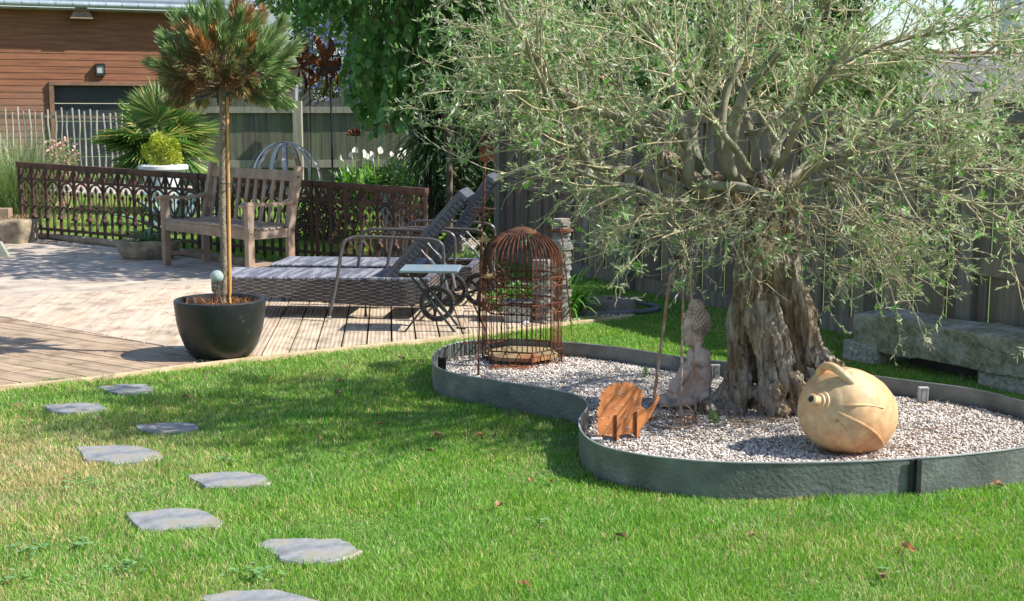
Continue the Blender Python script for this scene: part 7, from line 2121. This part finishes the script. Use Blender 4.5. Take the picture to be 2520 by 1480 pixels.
bush("", "", "", 806, 180, 22.5, .42, 1.1, 1100, .04, .07, (.14, .14, .38), (.28, .27, .55), root=r_, stems=0, shell=.6, nm="blossom", wr=.8)
# hedge behind the right fence
bgtree("dense dark hedge tree directly behind the far fence corner", 1420, 18.5, 3, 2.0, 1.3, 1.3, 14000, .06, .10, (.03, .07, .02), (.08, .14, .04), "tree")
# small seedlings on the gravel
i = 0
for fx, fy, s, lab in [(1722,985,.11,"bushy green seedling against the stone figure's foot"),(1755,1045,.07,"small feathery seedling right of the obelisk foot"),(1588,930,.06,"tiny seedling on the gravel left of the stone figure"),(2262,985,.04,"tiny seedling below the right edging bracket"),(1772,1090,.03,"tiny seedling in front of the olive trunk"),(1113,880,.035,"green sprout at the black edging bracket")]:
    b = G(fx, fy, GRAV); n = int(60 + 500 * s); root = thing("seedling", lab, "seedling", b, group="seedlings growing in the gravel")
    t = rng.random(n); B = np.stack([b.x + rng.normal(0, .12 * s, n), b.y + rng.normal(0, .12 * s, n), GRAV + t * s * .75], 1)
    link_mesh("leaves", leaf_mesh("s", B, np.stack([rng.normal(0, .6, n), rng.normal(0, .6, n), np.ones(n) * .8], 1), rng.normal(0, 1, (n, 3)), rng.uniform(.25, .5, n) * s, rng.uniform(.03, .06, n) * s, rand_col((.12, .26, .05), (.24, .38, .10), n)), M_LEAF, root)
    mb = MB(); mb.tube([b, b + up * s * .7], .0018, 5); mb.build("stem", M_LICH, root)

# ================================================================== FALLEN LEAVES (each one its own)
M_DEADLEAF = noisy("dead brown leaf", (.20, .11, .06), (.42, .27, .16), 30, .8, .5, bdist=.003)
M_DEADLEAF2 = noisy("dead orange leaf", (.42, .20, .09), (.60, .36, .18), 30, .8, .5, bdist=.003)
fl = [(988,884,.045,0,"curled brown leaf lying on the grass left of the steel edging's tip"),(667,932,.03,1,"small tan leaf on the grass below the black pot"),(838,940,.035,0,"thin dark leaf in the shaded grass, farther of two"),(832,970,.042,0,"dark brown leaf in the shaded grass, nearer of two"),(457,978,.035,0,"dark leaf right of the smallest stepping stone"),(785,1045,.032,1,"upright tan leaf in the middle of the shaded grass"),(934,1045,.03,0,"little leaf on the grass midway to the gravel bed"),(1073,1073,.045,1,"crumpled orange-brown leaf left of its neighbour near the bed's hollow"),(1181,1075,.042,1,"folded orange leaf nearest the hollow of the steel edging"),(1060,1112,.04,0,"dark crumpled leaf below the orange-brown one"),(1305,1187,.045,1,"pale orange flat leaf on the grass below the bare patch"),(1358,1188,.035,0,"brown leaf just right of the pale orange flat one"),(1226,1247,.045,0,"brown curled leaf in the centre of the front lawn"),(1528,1322,.035,0,"dark narrow leaf low in the middle of the lawn"),(2234,1352,.045,1,"pale tan leaf standing up in the right-hand grass"),(2180,1420,.045,0,"dark brown leaf near the bottom right corner"),(2452,1195,.05,0,"curled dead leaf at the foot of the edging on the far right"),(785,1080,.025,1,"tiny rusty leaf below the upright tan leaf"),(1848,1318,.028,0,"thin leaf in the bright grass below the amphora"),(1292,1440,.028,1,"tiny pale leaf at the bottom middle of the lawn"),(42,1000,.03,1,"rust-brown leaf at the far left by the deck"),(1775,820,.035,1,"orange leaf on the shaded grass left of the olive trunk"),(1440,742,.02,1,"small dry leaf near the strap-leaved plant")]
for k_, (fx, fy, s, m_i, lab) in enumerate(fl):
    p = G(fx, fy, .022 if fy > 900 else .022); mb = MB(); rd = random.Random(k_ * 7 + 1); N = 12; a0 = rd.uniform(0, 6); tilt = rd.uniform(-.5, .5)
    mb.v.append(Vector((0, 0, .004)))
    for i in range(N):
        a = 2 * PI * i / N; r = s * (.5 + .5 * abs(math.cos(a * 1.0))) * rd.uniform(.6, 1.1); mb.v.append(Vector((math.cos(a) * r * .62, math.sin(a) * r * .45, abs(math.sin(a)) * s * .38 * rd.uniform(.6, 1.5) + rd.uniform(-.002, .004))))
    for i in range(N): mb.f.append([0, 1 + i, 1 + (i + 1) % N])
    mb.tube([Vector((s * .3, 0, .003)), Vector((s * .7, 0, .008))], .0012, 4)
    o = mb.build("dead_leaf", M_DEADLEAF2 if m_i else M_DEADLEAF); o.location = p; o.rotation_euler = (tilt, tilt * .6, a0)
    tag(o, lab, "fallen leaf", "fallen leaves on the lawn")
mb = MB(); mb.tube(spline([G(366, 1049, .03), G(378, 1042, .04), G(388, 1052, .03), G(396, 1050, .025)], 4), .0018, 5); mb.tube([G(378, 1042, .04), G(392, 1040, .03)], .0012, 4)
tag(mb.build("dry_twig", M_DEADLEAF), "thin curved twig lying on the left end of a stepping stone", "twig")
n = 90; xx = rng.uniform(60, 1200, n); yy = rng.uniform(610, 900, n); B = [tuple(G(a_, b_, TOP + .002)) for a_, b_ in zip(xx, yy)]; B = np.array(B); ok = in_poly(B[:, 0], B[:, 1], shrink(deck_xy, .97)); B = B[ok]; n = len(B)
tag(link_mesh("deck_debris", leaf_mesh("d", B, np.stack([rng.normal(0, 1, n), rng.normal(0, 1, n), np.full(n, .1)], 1), np.tile([[0, 0, 1.]], (n, 1)), rng.uniform(.01, .04, n), rng.uniform(.003, .012, n), rand_col((.05, .035, .02), (.2, .13, .07), n)), M_DRY), "small dark bits of bark and leaf scattered on the deck boards", "debris", kind="stuff")
